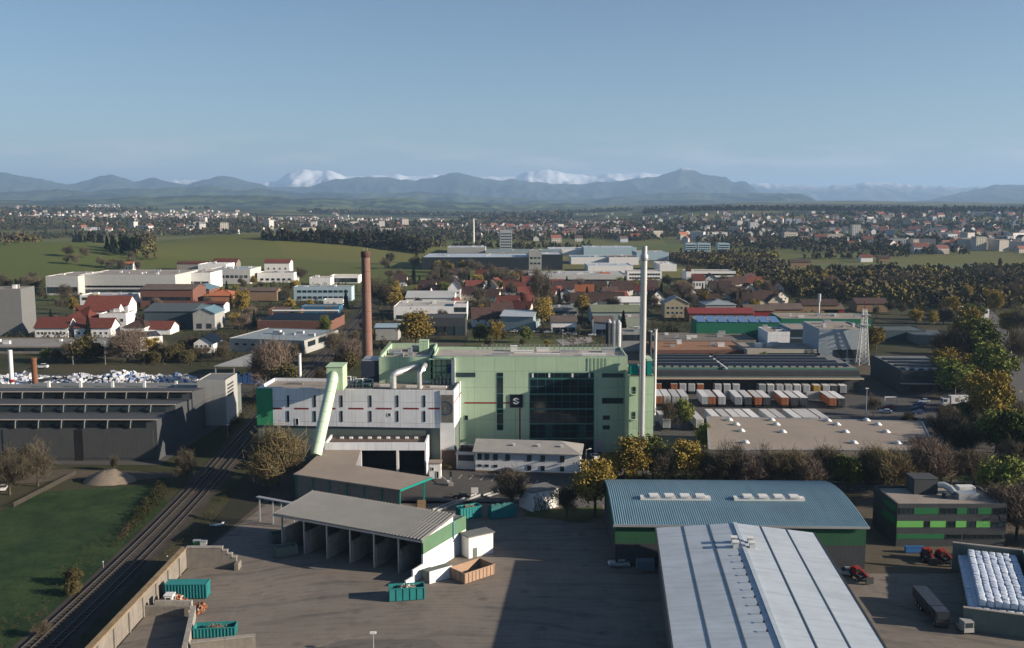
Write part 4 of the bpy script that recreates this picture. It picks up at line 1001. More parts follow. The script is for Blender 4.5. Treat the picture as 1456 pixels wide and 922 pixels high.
for x0_, x1_ in ((875, 1000), (1020, 1150), (1160, 1300)): win(t, sc(x1_)-sc(x0_)-.1, hz(440)-hz(480), (sc(x0_)+sc(x1_))/2, 0, hz(480), fm=m_dframe, bars=2)
for z0_, z1_ in ((4.6, 6.2), (7.4, 8.6)): MB().box(-.06, 0, 1, 8, z0_, z1_).build('side_green_panel', m_gp1, t)
MB().box(7., 12.3, 8.6, 13.4, OZ-.49, OZ+3.).box(6.9, 12.4, 8.5, 13.5, OZ+3., OZ+3.15).build('stair_penthouse', m_dkgrey, t)
MB().box(15.2, 19.5, 4.5, 7.2, OZ-.49, OZ+.9).build('air_handler', m_metal, t); MB().box(17, 20.6, 8.2, 10.4, OZ+.2, OZ+1.3).box(17.2, 17.5, 8.4, 10.2, OZ-.49, OZ+.2).box(20, 20.3, 8.4, 10.2, OZ-.49, OZ+.2).build('air_handler', m_frame, t)
MB().tube([(12.3, 9, OZ+1.6), (13.6, 8.6, OZ+1.7), (14.6, 7.6, OZ+1.2), (15., 6.6, OZ+.4)], .75, 10).build('air_duct', m_metal, t, True)
MB().tube([(12.6, 6, OZ-.4), (12.9, 6, OZ+.7)], .6, 12).build('cooling_fan', m_dkgrey, t)
# ---- bale store
BZ_ = 5.; f0 = P(1351, 904, 0); b0 = P(1357.5, 773, 5.6); b1 = P(1448, 783, 5.6); 
t = thing('bale_store', 'walled storage bay with dark concrete walls holding wrapped bales', 'storage bay', (b0.x, b0.y, 0), math.atan2(b1.y-b0.y, b1.x-b0.x))
Lb = (b1-b0).length+.8; Db = (b0.y-f0.y)-1.
MB().box(-.3, Lb, 0, .5, -1, 5.6).build('back_wall', m_grngrey, t); MB().box(-.35, Lb+.05, -.08, .58, 5.6, 5.8).build('coping', m_conc, t)
MB().box(Lb, Lb+.5, -Db*.9, .5, -1, 5.6).build('side_wall', m_grngrey, t); MB().box(Lb-.05, Lb+.55, -Db*.9, .58, 5.61, 5.8).build('coping', m_conc, t)
MB().box(-.3, Lb+8, -Db-.6, -Db, -1, 3.9).build('front_wall', m_grngrey, t); MB().box(-.36, Lb+8, -Db-.68, -Db+.08, 3.9, 4.05).build('coping', m_conc, t)
kb = NT('bale_wrap'); co = kb.coord(); n_ = kb.noise(2.2, kb.scaled(co, (1, 1, 2.5)), 5, .7); oi = kb.n('ShaderNodeObjectInfo')
c_ = kb.mix(kb.ramp(n_, .4, .62), (.42, .5, .62), (.78, .8, .82)); c_ = kb.mix(kb.math('MULTIPLY', oi.outputs['Random'], .35), c_, (.25, .36, .55)); kb.l(c_, kb.b.inputs['Base Color'])
kb.b.inputs['Roughness'].default_value = .3; bp = kb.n('ShaderNodeBump'); bp.inputs['Strength'].default_value = .9; bp.inputs['Distance'].default_value = .12; kb.l(n_, bp.inputs['Height']); kb.l(bp.outputs[0], kb.b.inputs['Normal'])
def bale_mesh(seed):
    r = random.Random(seed); bm = bmesh.new(); bmesh.ops.create_cube(bm, size=1.)
    bmesh.ops.scale(bm, vec=(1.2, 1.38, 1.14), verts=bm.verts)
    bmesh.ops.bevel(bm, geom=list(bm.edges), offset=.2, segments=2, affect='EDGES', profile=.6)
    for v_ in bm.verts: v_.co += Vector([r.uniform(-.05, .05) for _ in range(3)])
    me = bpy.data.meshes.new('bale'); bm.to_mesh(me); bm.free(); me.materials.append(kb.m)
    me.polygons.foreach_set('use_smooth', [True]*len(me.polygons)); return me
BM_ = [bale_mesh(i) for i in range(5)]
rb = math.atan2(b1.y-b0.y, b1.x-b0.x); cb, sb = math.cos(rb), math.sin(rb)
ncol = 7; nrow = int((Db-2.2)/1.42)
def bale(u, v_, z, lab):
    o = put('wrapped_bale', random.choice(BM_), None, (b0.x+cb*u-sb*v_+random.uniform(-.04, .04), b0.y+sb*u+cb*v_, z+random.uniform(-.05, .09)), rb+random.uniform(-.06, .06))
    o.scale = (1, 1, random.uniform(.95, 1.08)); tag(o, lab, 'bale', 'white plastic-wrapped bales in the storage bay')
for c in range(ncol):
    for r2 in range(nrow):
        bale(2.9+c*1.26, -1.4-r2*1.42, 4.35, 'white film-wrapped bale in the top layer of the bay stack')
for c in range(ncol+1):
    for k in range(2): bale(2.2+c*1.26, -1.4-nrow*1.42, 3.1-k*1.2 , 'wrapped bale in the shaded front face of the bay stack')
for r2 in range(nrow):
    bale(1.3, -1.4-r2*1.42, 3.0, 'wrapped bale on the lower step along the stack left side')
b = MB().box(1.7, 2.2+ncol*1.26, -nrow*1.42-.3, -.8, .05, 3.75).build('bale_core', kb.m); b.location = (b0.x, b0.y, 0); b.rotation_euler = (0, 0, rb)
tag(b, 'hidden bulk of lower bales beneath the top layer of wrapped bales', 'bales', kind='stuff')

# ---- office with hipped ribbed roof, garage wing, ivy cube
A = Vector((-10.1, 265.3, 0)); B = Vector((18.4, 262., 0)); (x, y), r_, L = frame(A, B)
t = thing('office_building', 'white two-storey office with grey ribbed hipped roof before boiler house', 'office building', (x, y, 0), r_)
rf = hip_parts(t, L, 11, 5.7, 2.4, m_whitew, M('grey_ribbed_roof', (.27, .26, .245), var=.15, ribs=.6), .7, hipl=False)
ol = lambda px, py: ((Xat(px, py, y)-x)/math.cos(r_)*1.0, )
def ofx(px):
    X = Xat(px, 660, y-1.6); return (X-x)/math.cos(r_)
for px in (681.7, 692, 704.6, 721.8, 752.5, 771.6, 799): win(t, 1.25, 1.75, ofx(px), 0, 3.5, fm=m_dframe)
for px in (681.7, 692, 704.6): win(t, 1.1, .7, ofx(px), 0, 1.5, fm=m_dframe)
for px in (752.5, 771.6, 799): win(t, 1.1, 1.4, ofx(px), 0, .9, fm=m_dframe)
MB().box(ofx(680), ofx(800), -.04, 0, 3.35, 5.35).build('grey_band', M('grey_render', (.40, .42, .43), var=.1), t).location.y = .03
for v_ in (3, 7): win(t, 1.1, 1.6, L, v_, 3.4, 'r', fm=m_dframe)
for u in (.36, .6, .82): roofvent(t, L*u, 2.6, 6.6, .5, .5, .9, m_frame, 'roof_vent')
MB().box(-.05, L+.05, -.03, .0, 0, .5).build('plinth', m_wood, t)
A2 = P(649, 667, 0); A3 = P(676, 669.5, 0)
t = thing('garage', 'low white garage wing with grey flat roof left of office', 'garage', (A2.x, A2.y, 0), r_)
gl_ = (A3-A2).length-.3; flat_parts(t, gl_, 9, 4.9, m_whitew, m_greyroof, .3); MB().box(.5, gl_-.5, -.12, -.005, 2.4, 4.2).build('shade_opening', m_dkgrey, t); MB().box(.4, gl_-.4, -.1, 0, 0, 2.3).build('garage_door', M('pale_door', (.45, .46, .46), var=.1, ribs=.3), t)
MB().box(-.1, gl_+.1, -.9, -.005, 4.3, 4.75).build('canopy_fascia', m_metal, t)
q = P(628, 664.5, 0); t = thing('brown_partition', 'brown timber partition wall between white hall and garage wing', 'wall', (q.x, q.y+.6, 0)); MB().box(0, 4.5, 0, .3, 0, 4.6).build('boards', M('brown_boards', (.10, .07, .05), var=.2, ribs=.3), t); MB().box(-.1, 4.6, -.1, .4, 4.6, 4.8).build('top_rail', m_wood, t)
q = P(757, 729, 0); q2 = P(794, 721, 0); rz = math.atan2(q2.y-q.y, q2.x-q.x)
t = thing('transformer_house', 'small white cube building patterned by branch shadows and creeper', 'hut', (q.x, q.y, 0), rz)
L = (q2-q).length; MB().box(0, L, 0, 5.5, 0, 4.7).build('wall', m_whitew, t); MB().box(-.1, L+.1, -.1, 5.6, 4.7, 4.9).build('roof', m_greyroof, t)
def creeper(par, L, H, n, mat, y=-.04):
    b = MB()
    for i in range(n):
        x, z = random.uniform(.1, L-.1), .0
        for k in range(random.randint(3, 9)):
            x2, z2 = x+random.uniform(-.55, .55), z+random.uniform(.2, .75)
            if not (0 < x2 < L) or z2 > H: break
            b.bar((x, y, z), (x2, y, z2), .03, .05+.05*random.random()); x, z = x2, z2
    b.build('creeper', mat, par)
creeper(t, L, 4.6, 34, M('creeper_stem', (.05, .04, .028), var=.2))

# ================================================================== right of the works: depot
DQ = [P(1005, 593, 7.), P(1311, 600, 7.), P(1331, 641, 7.), P(1008, 640, 7.)]
o0 = DQ[3]; loc = [(p.x-o0.x, p.y-o0.y) for p in DQ]
t = thing('depot_hall', 'wide depot hall with flat tan roof dotted by domed skylights', 'warehouse', (o0.x, o0.y, 0))
MB().prism(loc, -1, 6.7).build('wall', m_concd, t); MB().prism(loc, 6.701, 7.05, 0).build('roof', m_tan, t)
for i in range(4): MB().bar((*loc[i], 7.1), (*loc[(i+1) % 4], 7.1), .3, .22).build('roof_edge', m_metal, t)
for px, py in [(1037, 598), (1097, 598), (1177, 599), (1232, 598.5), (1047, 604.5), (1104, 604.5), (1190, 604.5), (1248, 604.5), (1054, 613.5), (1113, 615), (1202, 615), (1260, 615), (1214, 630.5), (1276, 631), (1060, 630)]:
    q = P(px, py, 7.05); skylight(t, q.x-o0.x, q.y-o0.y, 7.05, .95)
for i in range(9): win(t, 4, 1.2, loc[3][0]+(loc[2][0]-loc[3][0])*(i+.7)/9.5, loc[3][1]+(loc[2][1]-loc[3][1])*(i+.7)/9.5, 4, fm=m_dframe, bars=2)
# loading warehouse with solar rows
LZ = 6.4; A = P(925, 537.5, LZ); B = P(1228, 538.3, LZ); (x, y), r_, L = frame(A, B); D = 40.
t = thing('loading_warehouse', 'long dark solar-roofed loading warehouse with green fascia behind parked trailers', 'warehouse', (x, y, 0), r_)
MB().box(.3, L-.3, 4, D, -1, 8.6).build('wall', m_dkgrey, t); MB().box(0, L, 0, 4.2, LZ-.25, LZ).build('canopy_roof', M('dark_canopy', (.07, .1, .09), var=.2), t)
MB().box(-.1, L+.1, -.3, -.002, LZ-.5, LZ+.1).build('canopy_edge', M('cream_edge', (.45, .36, .26), var=.1), t)
MB().add([(0, 4.2, LZ+.1), (L, 4.2, LZ+.1), (L, 9, 9.), (0, 9, 9.)], [(0, 1, 2, 3)]).build('green_fascia', M('depot_green', (.03, .13, .08), var=.15, ribs=1.), t)
MB().box(0, L, 9, D, 8.6, 9.02).build('roof', m_greyroof, t)
for k in range(4):
    y0 = 10.5+k*7.4
    for i in range(2):
        a, c = (1.5, L*.36) if i == 0 else (L*.38, L-2-k*2.)
        MB().add([(a, y0, 9.25), (c, y0, 9.25), (c, y0+5., 9.8), (a, y0+5., 9.8)], [(0, 1, 2, 3)]).build('solar_row', m_solar, t)
        MB().box(a, c, y0+5., y0+5.3, 9.02, 9.9).build('row_edge', M('row_trim', (.2, .2, .19), var=.1), t)
for i in range(24): MB().box(4+i*(L-8)/24, 6+i*(L-8)/24, 9.3, 10.2, 9.02, 9.5).build('roof_light', M('dull_rooflight', (.25, .24, .21), var=.2), t)
MB().bar((L*.37, 5, 9.3), (L*.355, D-2, 9.3), .6, .5).build('roof_divider', m_frame, t)
for i in range(14): MB().box(3+i*(L-6)/14, 6+i*(L-6)/14, 3.9, 3.998, 0, 4).build('dock_door', m_dframe, t)
# two-storey dark office right of it
A = P(1282, 527, 9.5); B = P(1372, 528, 9.5); (x, y), r_, L = frame(A, B)
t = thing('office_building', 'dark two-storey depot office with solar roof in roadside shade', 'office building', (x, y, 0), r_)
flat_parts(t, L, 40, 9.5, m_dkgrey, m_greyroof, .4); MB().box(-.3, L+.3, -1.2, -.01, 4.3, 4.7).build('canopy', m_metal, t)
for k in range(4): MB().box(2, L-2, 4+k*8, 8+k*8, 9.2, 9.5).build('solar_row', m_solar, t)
for i in range(6): roofvent(t, 3+i*(L-6)/5, 3, 9.1, 1.2, 1.2, .7, m_metal)
winrow(t, L, 40, 'f', 8, 2.6, 1.5, 6.2, fm=m_dframe); winrow(t, L, 40, 'f', 8, 2.6, 2.4, 1., fm=m_dframe)
# ================================================================== middle distance: works halls, village, industrial estate
DIM = {}; FP = []
def base_frame(xl, xr, yb, yr=None):
    A = P(xl, yb); B = P(xr, yb if yr is None else yr)
    if A.y > 600: B = Vector((Xat(xr, yb, A.y), A.y, A.z))
    return A, B
def block(label, xl, xr, yt, yb, depth, wall, roof, kind='flat', rh=2., yr=None, name='industrial_building', cat='industrial building', wins=(), lights=0, vents=0, par=.5, axis='x', hmin=2.5, group=None, ov=.6):
    """hall whose front base runs from (xl, yb) to (xr, yr) and whose front eave shows at yt"""
    A, B = base_frame(xl, xr, yb, yr); (x, y), rz, L = frame(A, B); h = max(hmin, Zat(xl, yt, y)-A.z)
    t = thing(name, label, cat, (x, y, A.z), rz, group)
    if kind == 'flat': flat_parts(t, L, depth, h, wall, roof, par, -4)
    elif kind == 'gable': gable_parts(t, L, depth, h, rh, wall, roof, axis, ov, -4)
    elif kind == 'hip': hip_parts(t, L, depth, h, rh, wall, roof, ov, z0=-4)
    for w_ in wins:
        kw = dict(w_[6]) if len(w_) > 6 else {}
        winrow(t, L, depth, w_[0], w_[1], w_[2], w_[3], w_[4]*h if w_[4] < 1 else w_[4], *(w_[5] if len(w_) > 5 and w_[5] else ()), **kw)
    zr = h-par if kind == 'flat' else h
    for i in range(lights): skylight(t, L*(i+.5)/lights, depth*(.35+.3*(i % 2)), zr, 1.4)
    r_ = random.Random(xl*7+yb)
    for i in range(vents): roofvent(t, L*r_.uniform(.1, .9), depth*r_.uniform(.2, .8), zr, r_.uniform(1, 4), r_.uniform(1, 2.5), r_.uniform(.8, 2.), m_metal if i % 2 else m_frame)
    DIM[t.name] = (L, h); FP.append((x, y, rz, L, depth))
    return t
DF = (('fm', m_dframe),)
# ---- the big dark sawtooth hall on the left
HX0, HX1, HY = -205., -102., 277.
t = thing('sawtooth_hall', 'big dark grey hall with stepped sawtooth roof left of the railway', 'industrial building', (HX0, HY, 0), 0)
L = HX1-HX0; steps = [(0, 9.6, 12.2), (16, 10.9, 13.3), (31, 12., 14.3)]; ends = [16, 31, 44]
b = MB()
for (y0, zl, zh), y1 in zip(steps, ends):
    zn = zl+.9
    b.add([(0, y0, -1), (0, y1, -1), (0, y1, zn), (0, y0, zh), (L, y0, -1), (L, y1, -1), (L, y1, zn), (L, y0, zh)], [(0, 3, 2, 1), (4, 5, 6, 7), (0, 4, 7, 3), (1, 2, 6, 5)])
b.build('wall', m_grey2 if 'm_grey2' in globals() else M('shade_grey_cladding', (.055, .06, .065), var=.15, ribs=1., streak=.2), t)  # cladding colour darkened to stand in for shade on the hall
for i, ((y0, zl, zh), y1) in enumerate(zip(steps, ends)):
    MB().add([(-.3, y0-.3, zh+.06), (L+.3, y0-.3, zh+.06), (L+.3, y1-.01, zl+1.), (-.3, y1-.01, zl+1.)], [(0, 1, 2, 3)]).build('roof', M('dark_roof_sheet', (.05, .056, .062), var=.2, ribs=1.), t)
    MB().box(-.3, L+.3, y0-.55, y0-.3, zh-.1, zh+.12).build('roof_flashing', M('cream_flashing', (.42, .36, .30), var=.1), t)
    MB().box(2, L-3, y0-.08, y0-.003, zl+.2, zh-.4).build('clerestory_glazing', m_glass, t)
    b = MB()
    for k in range(15):
        x = 3+k*6.6; b.bar((x, y0-.2, zl+.1), (x+.5, y0-.9, zh-.5), .22, .22).bar((x+.5, y0-.9, zh-.5), (x+.5, y0-.3, zh-.1), .2, .2)
    b.build('vent_brackets', m_metal, t)
m_pan = M('worn_shade_panel', (.06, .062, .063), var=.15, ribs=1.4, streak=.3)  # front panels: shade put into a darkened base colour
for a, c in ((5, 105), (118, 219)):
    MB().box(Xat(a, 630, HY)-HX0, Xat(c, 630, HY)-HX0, -.12, -.003, .8, 9.2).build('cladding_panel', m_pan, t)
MB().box(Xat(106, 630, HY)-HX0, Xat(117, 630, HY)-HX0, -.1, -.003, 0, 9.2).build('doorway', m_dark, t)
x0 = Xat(281, 560, 318)-HX0
t = thing('silo_block', 'light grey windowless block with louvred right side at back of sawtooth hall', 'industrial building', (Xat(281, 560, 322), 322., 0))
w_ = Xat(321, 560, 322)-Xat(281, 560, 322); h_ = Zat(300, 541, 322)
flat_parts(t, w_, 14, h_, m_grey, m_greyroof, .3)
for k in range(4): MB().box(w_+.003, w_+.1, 2, 9, h_-6+k*1.2, h_-5.4+k*1.2).build('louvre', m_dkgrey, t)
t = thing('sorting_shed', 'low dark open-fronted sorting shed behind the sawtooth roof', 'shed', (-168, 328, 0))
L = 72; MB().box(0, L, 0, .3, 8.9, 10.3).box(0, L, 15, 15.3, 0, 10).box(0, .3, .3, 15, 0, 10).box(L-.3, L, .3, 15, 0, 10).build('wall', m_grngrey, t); MB().box(-.3, L+.3, -.5, 15.6, 10.3, 10.6).build('roof', m_greyroof, t)
for k in range(10): MB().box(k*L/10+.3, k*L/10+.8, .3, .8, 0, 8.9).build('post', m_metal, t)
for k in range(6): roofvent(t, 8+k*11, 7, 10.6, .8, .8, 2, m_frame)
t = thing('grey_lean_to', 'grey shed with sloping roof at the left edge behind sawtooth hall', 'shed', (-208, 325, 0))
MB().box(0, 46, 0, 10, 0, 8.).build('wall', M('lit_grey_wall', (.33, .32, .29), var=.12, streak=.3), t); MB().add([(-.4, -.5, 8.), (46.4, -.5, 8.), (44, 16, 10.6), (-.4, 16, 10.6), (46.4, -.5, 8.3), (44, 16, 10.9)], [(0, 1, 2, 3)]).build('roof', m_greyroof, t)
q0 = P(16, 556, 0); yb = 345.
t = thing('white_chimney', 'slim white exhaust chimney at the left edge by the bale heap', 'chimney', (Xat(16, 530, yb), yb, 0)); MB().tube([(0, 0, 0), (0, 0, Zat(15, 498, yb))], .75, 14).build('shaft', m_frame, t, True); MB().tube([(0, 0, 10.5), (0, 0, 11.6)], .85, 14).build('red_band', m_red, t)
t = thing('rust_chimney', 'short rust-brown exhaust stub beside white bale heap', 'chimney', (Xat(49, 530, 350), 350, 0)); MB().tube([(0, 0, 0), (0, 0, Zat(49, 512, 350))], [1, .95], 14).build('shaft', m_rust, t, True); MB().tube([(0, 0, Zat(49, 512, 350)), (0, 0, Zat(49, 511, 350)+.5)], 1.1, 14).build('cowl', m_rust, t)
# white heap of bales: nobody could count the bags
b = MB(); rr = random.Random(5)
y0h, y1h = P(0, 545, 0).y, P(0, 521, 0).y
for i in range(2700):
    x = rr.uniform(-262, -122); y = rr.uniform(352, 402); e = min(1, (x+268)/18, (-119-x)/26, (y-348)/12, (406-y)/10)
    top = max(.3, e)*(3.9+1.6*math.sin(x*.11)*math.cos(y*.13)+.9*math.sin(x*.31))
    z = max(.4, top*rr.uniform(.75, 1.)); s = rr.uniform(.8, 1.9)
    b.obox((x, y, z), (s*1.3, s, s*.9), [rr.uniform(0, 3) for _ in range(3)], rr.choices((0, 1, 2, 3), (4, 4, 1., .8))[0])
for xa in np.linspace(-256, -126, 22):
    for ya in np.linspace(354, 399, 8):
        e = max(.2, min(1, (xa+268)/18, (-119-xa)/26, (ya-348)/12, (406-ya)/10)); b.obox((xa, ya, 1.1*e), (7, 7, 4.2*e), (0, 0, xa), 3)
tag(b.build('bale_heap', [M('white_bag', (.52, .53, .54), var=.25, rand=.2), M('grey_bag', (.35, .37, .42), var=.3), M('blue_bag', (.08, .16, .36), var=.3), M('dark_bag', (.05, .055, .06), var=.3)]), kind='stuff')
q = P(330, 545, 0)
A = P(304, 521, 8.); B = P(366, 521, 8.); t = thing('carport', 'grey flat canopy roof on posts with blue goods underneath', 'canopy', (A.x, A.y, 0)); L = (B-A).length
MB().add([(0, 0, 7.7), (L+4, 0, 7.7), (L+4, 34, 7.9), (7, 34, 7.9), (0, 0, 8.1), (L+4, 0, 8.1), (L+4, 34, 8.3), (7, 34, 8.3)], [(3, 2, 1, 0), (4, 5, 6, 7), (0, 1, 5, 4), (1, 2, 6, 5), (2, 3, 7, 6), (3, 0, 4, 7)]).build('roof', m_grey, t)
for x, y in ((.5, .5), (8, .5), (L+3, .5), (8, 33), (L+3, 33)): MB().box(x-.2, x+.2, y-.2, y+.2, 0, 7.7).build('post', m_metal, t)
t = thing('blue_tarpaulin_stack', 'blue covered goods stacked under the grey canopy', 'goods', (A.x+2, A.y+4, 0)); b = MB()
for k in range(7): b.box(k*2.1, k*2.1+1.9, 0, 5, 0, 3.2+.5*(k % 3))
b.build('blue_pallets', M('blue_sheet', (.03, .08, .22), var=.3), t)

# ---- left: industrial estate
block('dark grey windowless tower building at the left edge above the yards', -30, 33, 412, 478, 22, m_dkgrey2 if 'm_dkgrey2' in globals() else M('tower_grey', (.14, .145, .145), var=.1, ribs=1.2), m_tan, vents=2, yr=477, name='tower_building')
block('long low concrete hall with flat streaked roof beside the left trees', -60, 176, 493, 503, 32, m_concd, M('streaked_roof', (.23, .22, .20), var=.2, scale=.08, streak=.3), vents=5, wins=(('f', 10, 8, 1.6, .35, None, DF),))
t = block('long white factory hall with dark window band below the green hill', 113, 250, 391, 418, 60, m_fact, m_gravel, vents=8, yr=415, wins=(('f', 16, 8, 1.6, .33, None, DF), ('f', 14, 5, 3, .04, None, DF)))
block('white wing with blue shaded front at left end of factory hall', 66, 112, 393, 420, 50, m_fact, m_gravel, yr=420.5, vents=3, wins=(('f', 3, 9, 5, .1, None, DF),))
block('white stepped annex at right end of long factory hall', 250, 300, 388, 412, 34, m_whitew, m_gravel, vents=4, wins=(('f', 4, 6, 4, .2, None, DF),))
block('long white flat-roofed wing farthest right of the factory group', 298, 356, 383, 404, 40, m_fact, m_metal, vents=5, wins=(('f', 8, 3, 2.5, .4, None, DF),))
block('bright white low block on top right of the factory group', 282, 322, 376, 392, 30, m_whitew, m_frame, vents=3)
block('dark red roofed barn on the hillside edge behind white factory', 302, 336, 374, 386, 18, m_concd, m_tile, 'gable', 4, name='barn', cat='barn')
block('low red roofed shed left of the hillside barn', 252, 296, 375, 386, 14, m_conc, m_tile, 'gable', 2, name='barn', cat='barn')
block('small white house with orange roof directly behind the white factory', 172, 188, 377, 385, 10, m_whitew, m_tileo, 'gable', 3, name='house', cat='house', wins=(('f', 3, 1.4, 1.6, .3),))
block('long white and blue office with flat roof behind the red-roofed complex', 114, 186, 420, 434, 20, m_whitew, m_metal, wins=(('f', 12, 3, 2, .5, None, DF),), vents=4)
block('dark brick industrial hall with low gable and solar panels', 200, 275, 412, 438, 30, m_brick, m_brownroof, 'gable', 2.5, wins=(('f', 9, 4, 2.5, .4, None, DF),))
t = block('brick hall with pale solar roof right of dark brick hall', 262, 298, 412, 430, 26, m_brick, m_blueroof, 'gable', 2.5, axis='y')
block('terracotta orange hipped hall on the right of brick halls', 290, 332, 421, 436, 24, M('orange_wall', (.33, .15, .08), var=.15), m_tileo, 'hip', 4, wins=(('r', 5, 2, 3, .2),))
block('long low white building with thin dark red roof edge', 256, 318, 434, 446, 14, m_whitew, m_tile, 'gable', 1.6, wins=(('f', 10, 3, 1.4, .4, None, DF),))
block('wide slate blue warehouse with low dark roof', 206, 275, 443, 466, 34, M('slate_blue', (.045, .07, .085), var=.12, ribs=1.), M('slate_roof', (.07, .09, .1), var=.2, ribs=1.), 'gable', 3, wins=(('f', 3, 4, 3, .1, None, DF),))
block('grey workshop with gable end right of the slate blue warehouse', 275, 306, 446, 470, 20, m_grey, m_blueroof, 'gable', 3, axis='y', wins=(('f', 2, 3, 3, .1, None, DF),))
# red roofed complex
RT = dict(name='red_roofed_building', cat='building')
block('large dark red hipped roof hall of the white complex', 88, 124, 455, 472, 24, m_whitew, m_tile, 'hip', 7, **RT)
block('white two-storey wing with dark red gable roof, taller back wing', 122, 183, 434, 462, 14, m_whitew, m_tile, 'gable', 5, wins=(('f', 9, 1.6, 2, .55),), **RT)
block('white wing with arched windows under lower dark red roof', 124, 168, 442, 466, 10, m_whitew, m_tile, 'gable', 4, wins=(('f', 7, 1.6, 2.4, .45), ('r', 2, 1.6, 2.4, .45)), **RT)
block('long dark red roof house with white gable at right, nearest the concrete hall', 50, 97, 466, 480, 13, m_whitew, m_tile, 'gable', 5, wins=(('f', 8, 1.5, 1.4, .3), ('r', 3, 1.3, 1.6, .4)), **RT)
block('lower dark red roof house with white gable beside dark spruce', 106, 158, 466, 480, 13, m_whitew, m_tile, 'gable', 4.5, wins=(('f', 6, 1.5, 1.4, .3), ('r', 3, 1.3, 1.6, .4)), **RT)
block('white stepped end building between red roofs and brown roofs', 142, 180, 446, 470, 16, m_whitew, m_gravel, wins=(('f', 4, 2, 2, .5),), vents=3, **RT)
block('brown-tiled house with deep hipped roof by the slate blue warehouse', 176, 206, 466, 478, 16, m_whitew, m_tileb, 'hip', 5, name='house', cat='house', wins=(('f', 4, 1.5, 1.5, .3),))
block('reddish brown gabled hall roof above the black-roofed store', 202, 242, 468, 476, 15, m_whitew, m_tile, 'gable', 3.5, name='house', cat='house')
block('white store with black flat roof and dark window strip', 200, 232, 480, 499, 26, m_whitew, m_dkgrey, yr=497, wins=(('r', 5, 4, 1.6, .5, None, DF),), par=.2)
t = block('white gabled house with blue solar roof among bare shrubs', 276, 304, 488, 502, 15, m_whitew, m_solar, 'gable', 3.2, axis='y', name='house', cat='house', wins=(('f', 4, 1.2, 1.3, .55), ('f', 2, 1.3, 1.5, .15)))
# around the railway
t = block('grey clad factory with pale blue-grey roof and white lit side beside the railway', 326, 433, 481, 500, 42, m_grey, M('blue_grey_felt', (.22, .26, .28), var=.2, scale=.08), yr=504, vents=5, par=.3, wins=(('r', 3, 9, 2.6, .45, None, DF), ('f', 5, 2, 1, .5, (.05, .6), DF)))
t = block('dark brick hall with blue solar roof behind the grey factory', 366, 470, 456, 470, 34, m_brick, m_greyroof, yr=471, par=.2)
for k in range(9):
    for j in range(2):
        MB().add([(0, 0, .3), (5.2, 0, .3), (5.2, 11, 1.6), (0, 11, 1.6)], [(0, 1, 2, 3)]).build('solar_row', m_solar, t, loc=(2+k*DIM[t.name][0]/9.3, 3+j*15, DIM[t.name][1]-.1))
block('two-storey pale blue and white office with blue window bays', 418, 500, 408, 428, 14, M('pale_blue_wall', (.33, .44, .50), var=.1), m_gravel, wins=(('f', 10, 3, 1.8, .58, None, DF), ('f', 10, 3, 1.8, .15, None, DF)), vents=3)
block('blue hall with long white pipe along its roof edge', 428, 482, 436, 450, 16, M('blue_cladding', (.03, .12, .22), var=.15, ribs=1.), m_greyroof)
block('dark red-brown low hall left of the blue hall', 382, 428, 440, 452, 16, m_brick, m_brownroof)
A = P(388, 441, 6.5); B = P(482, 441, 6.5); t = thing('roof_pipe', 'long white horizontal pipe on stands above the red-brown and blue halls', 'pipe', (A.x, A.y-1.5, 0)); L = (B-A).length
MB().tube([(0, 0, 6.2), (L, 0, 6.2)], .6, 10).build('pipe', m_frame, t, True)
for k in range(7): MB().box(k*L/6-.1, k*L/6+.1, -.1, .1, 0, 5.6).build('stand', m_metal, t)
block('white house with bright red roof on the meadow edge', 376, 412, 374, 386, 16, m_whitew, m_tile, 'gable', 3.5, name='house', cat='house', wins=(('f', 4, 2, 2, .2),))
block('long flat white workshop right of the factory below red house', 366, 418, 388, 402, 22, m_whitew, m_gravel, vents=4, wins=(('f', 6, 3, 2, .2, None, DF),))
block('white building with yellow roof edge and dark bays left of brick chimney', 470, 510, 392, 403, 18, m_whitew, M('yellow_edge', (.42, .32, .10), var=.1), wins=(('f', 4, 6, 4, .1, None, DF),), par=1.)
block('low tan and white building adjoining the yellow-edged one', 440, 470, 395, 406, 18, m_whitew, m_tan, vents=2)
block('dark roofed timber shed left of railway trees', 340, 394, 414, 428, 14, m_wood, m_brownroof, 'gable', 2, name='shed', cat='shed')
block('white garage row with pale roof below two-storey blue office', 460, 488, 426, 434, 8, m_whitew, m_metal, name='garage', cat='garage')
# ---- centre
t = block('wide white hall with pale flat roof right of brick chimney', 560, 645, 436, 456, 36, m_whitew, M('pale_flat_roof', (.40, .38, .34), var=.15, scale=.1), yr=457, vents=5, par=.3, wins=(('f', 10, 4, 2.5, .1, None, DF),))
block('white hall with shallow arched pale roof behind the wide white hall', 577, 645, 424, 436, 34, m_whitew, M('pale_metal_roof', (.38, .39, .38), var=.1, scale=.1), 'gable', 3.5, wins=(('r', 6, 3, 3, .2, None, DF),))
block('white office end with arched dark windows at right of wide white hall', 645, 664, 432, 456, 18, m_whitew, m_gravel, wins=(('f', 3, 2.4, 3, .5, None, DF), ('f', 3, 2.4, 3, .08, None, DF)))
block('tall white gabled house behind the arched roof hall', 637, 655, 410, 428, 14, m_whitew, m_tileb, 'gable', 6, axis='y', name='house', cat='house', wins=(('f', 3, 1.5, 1.8, .55), ('f', 3, 1.5, 1.8, .15)))
block('dark concrete loading hall in shade behind the ochre tree', 604, 662, 452, 478, 20, m_dkgrey, m_dkgrey, wins=(('f', 4, 6, 5, .05, None, DF),), par=.2)
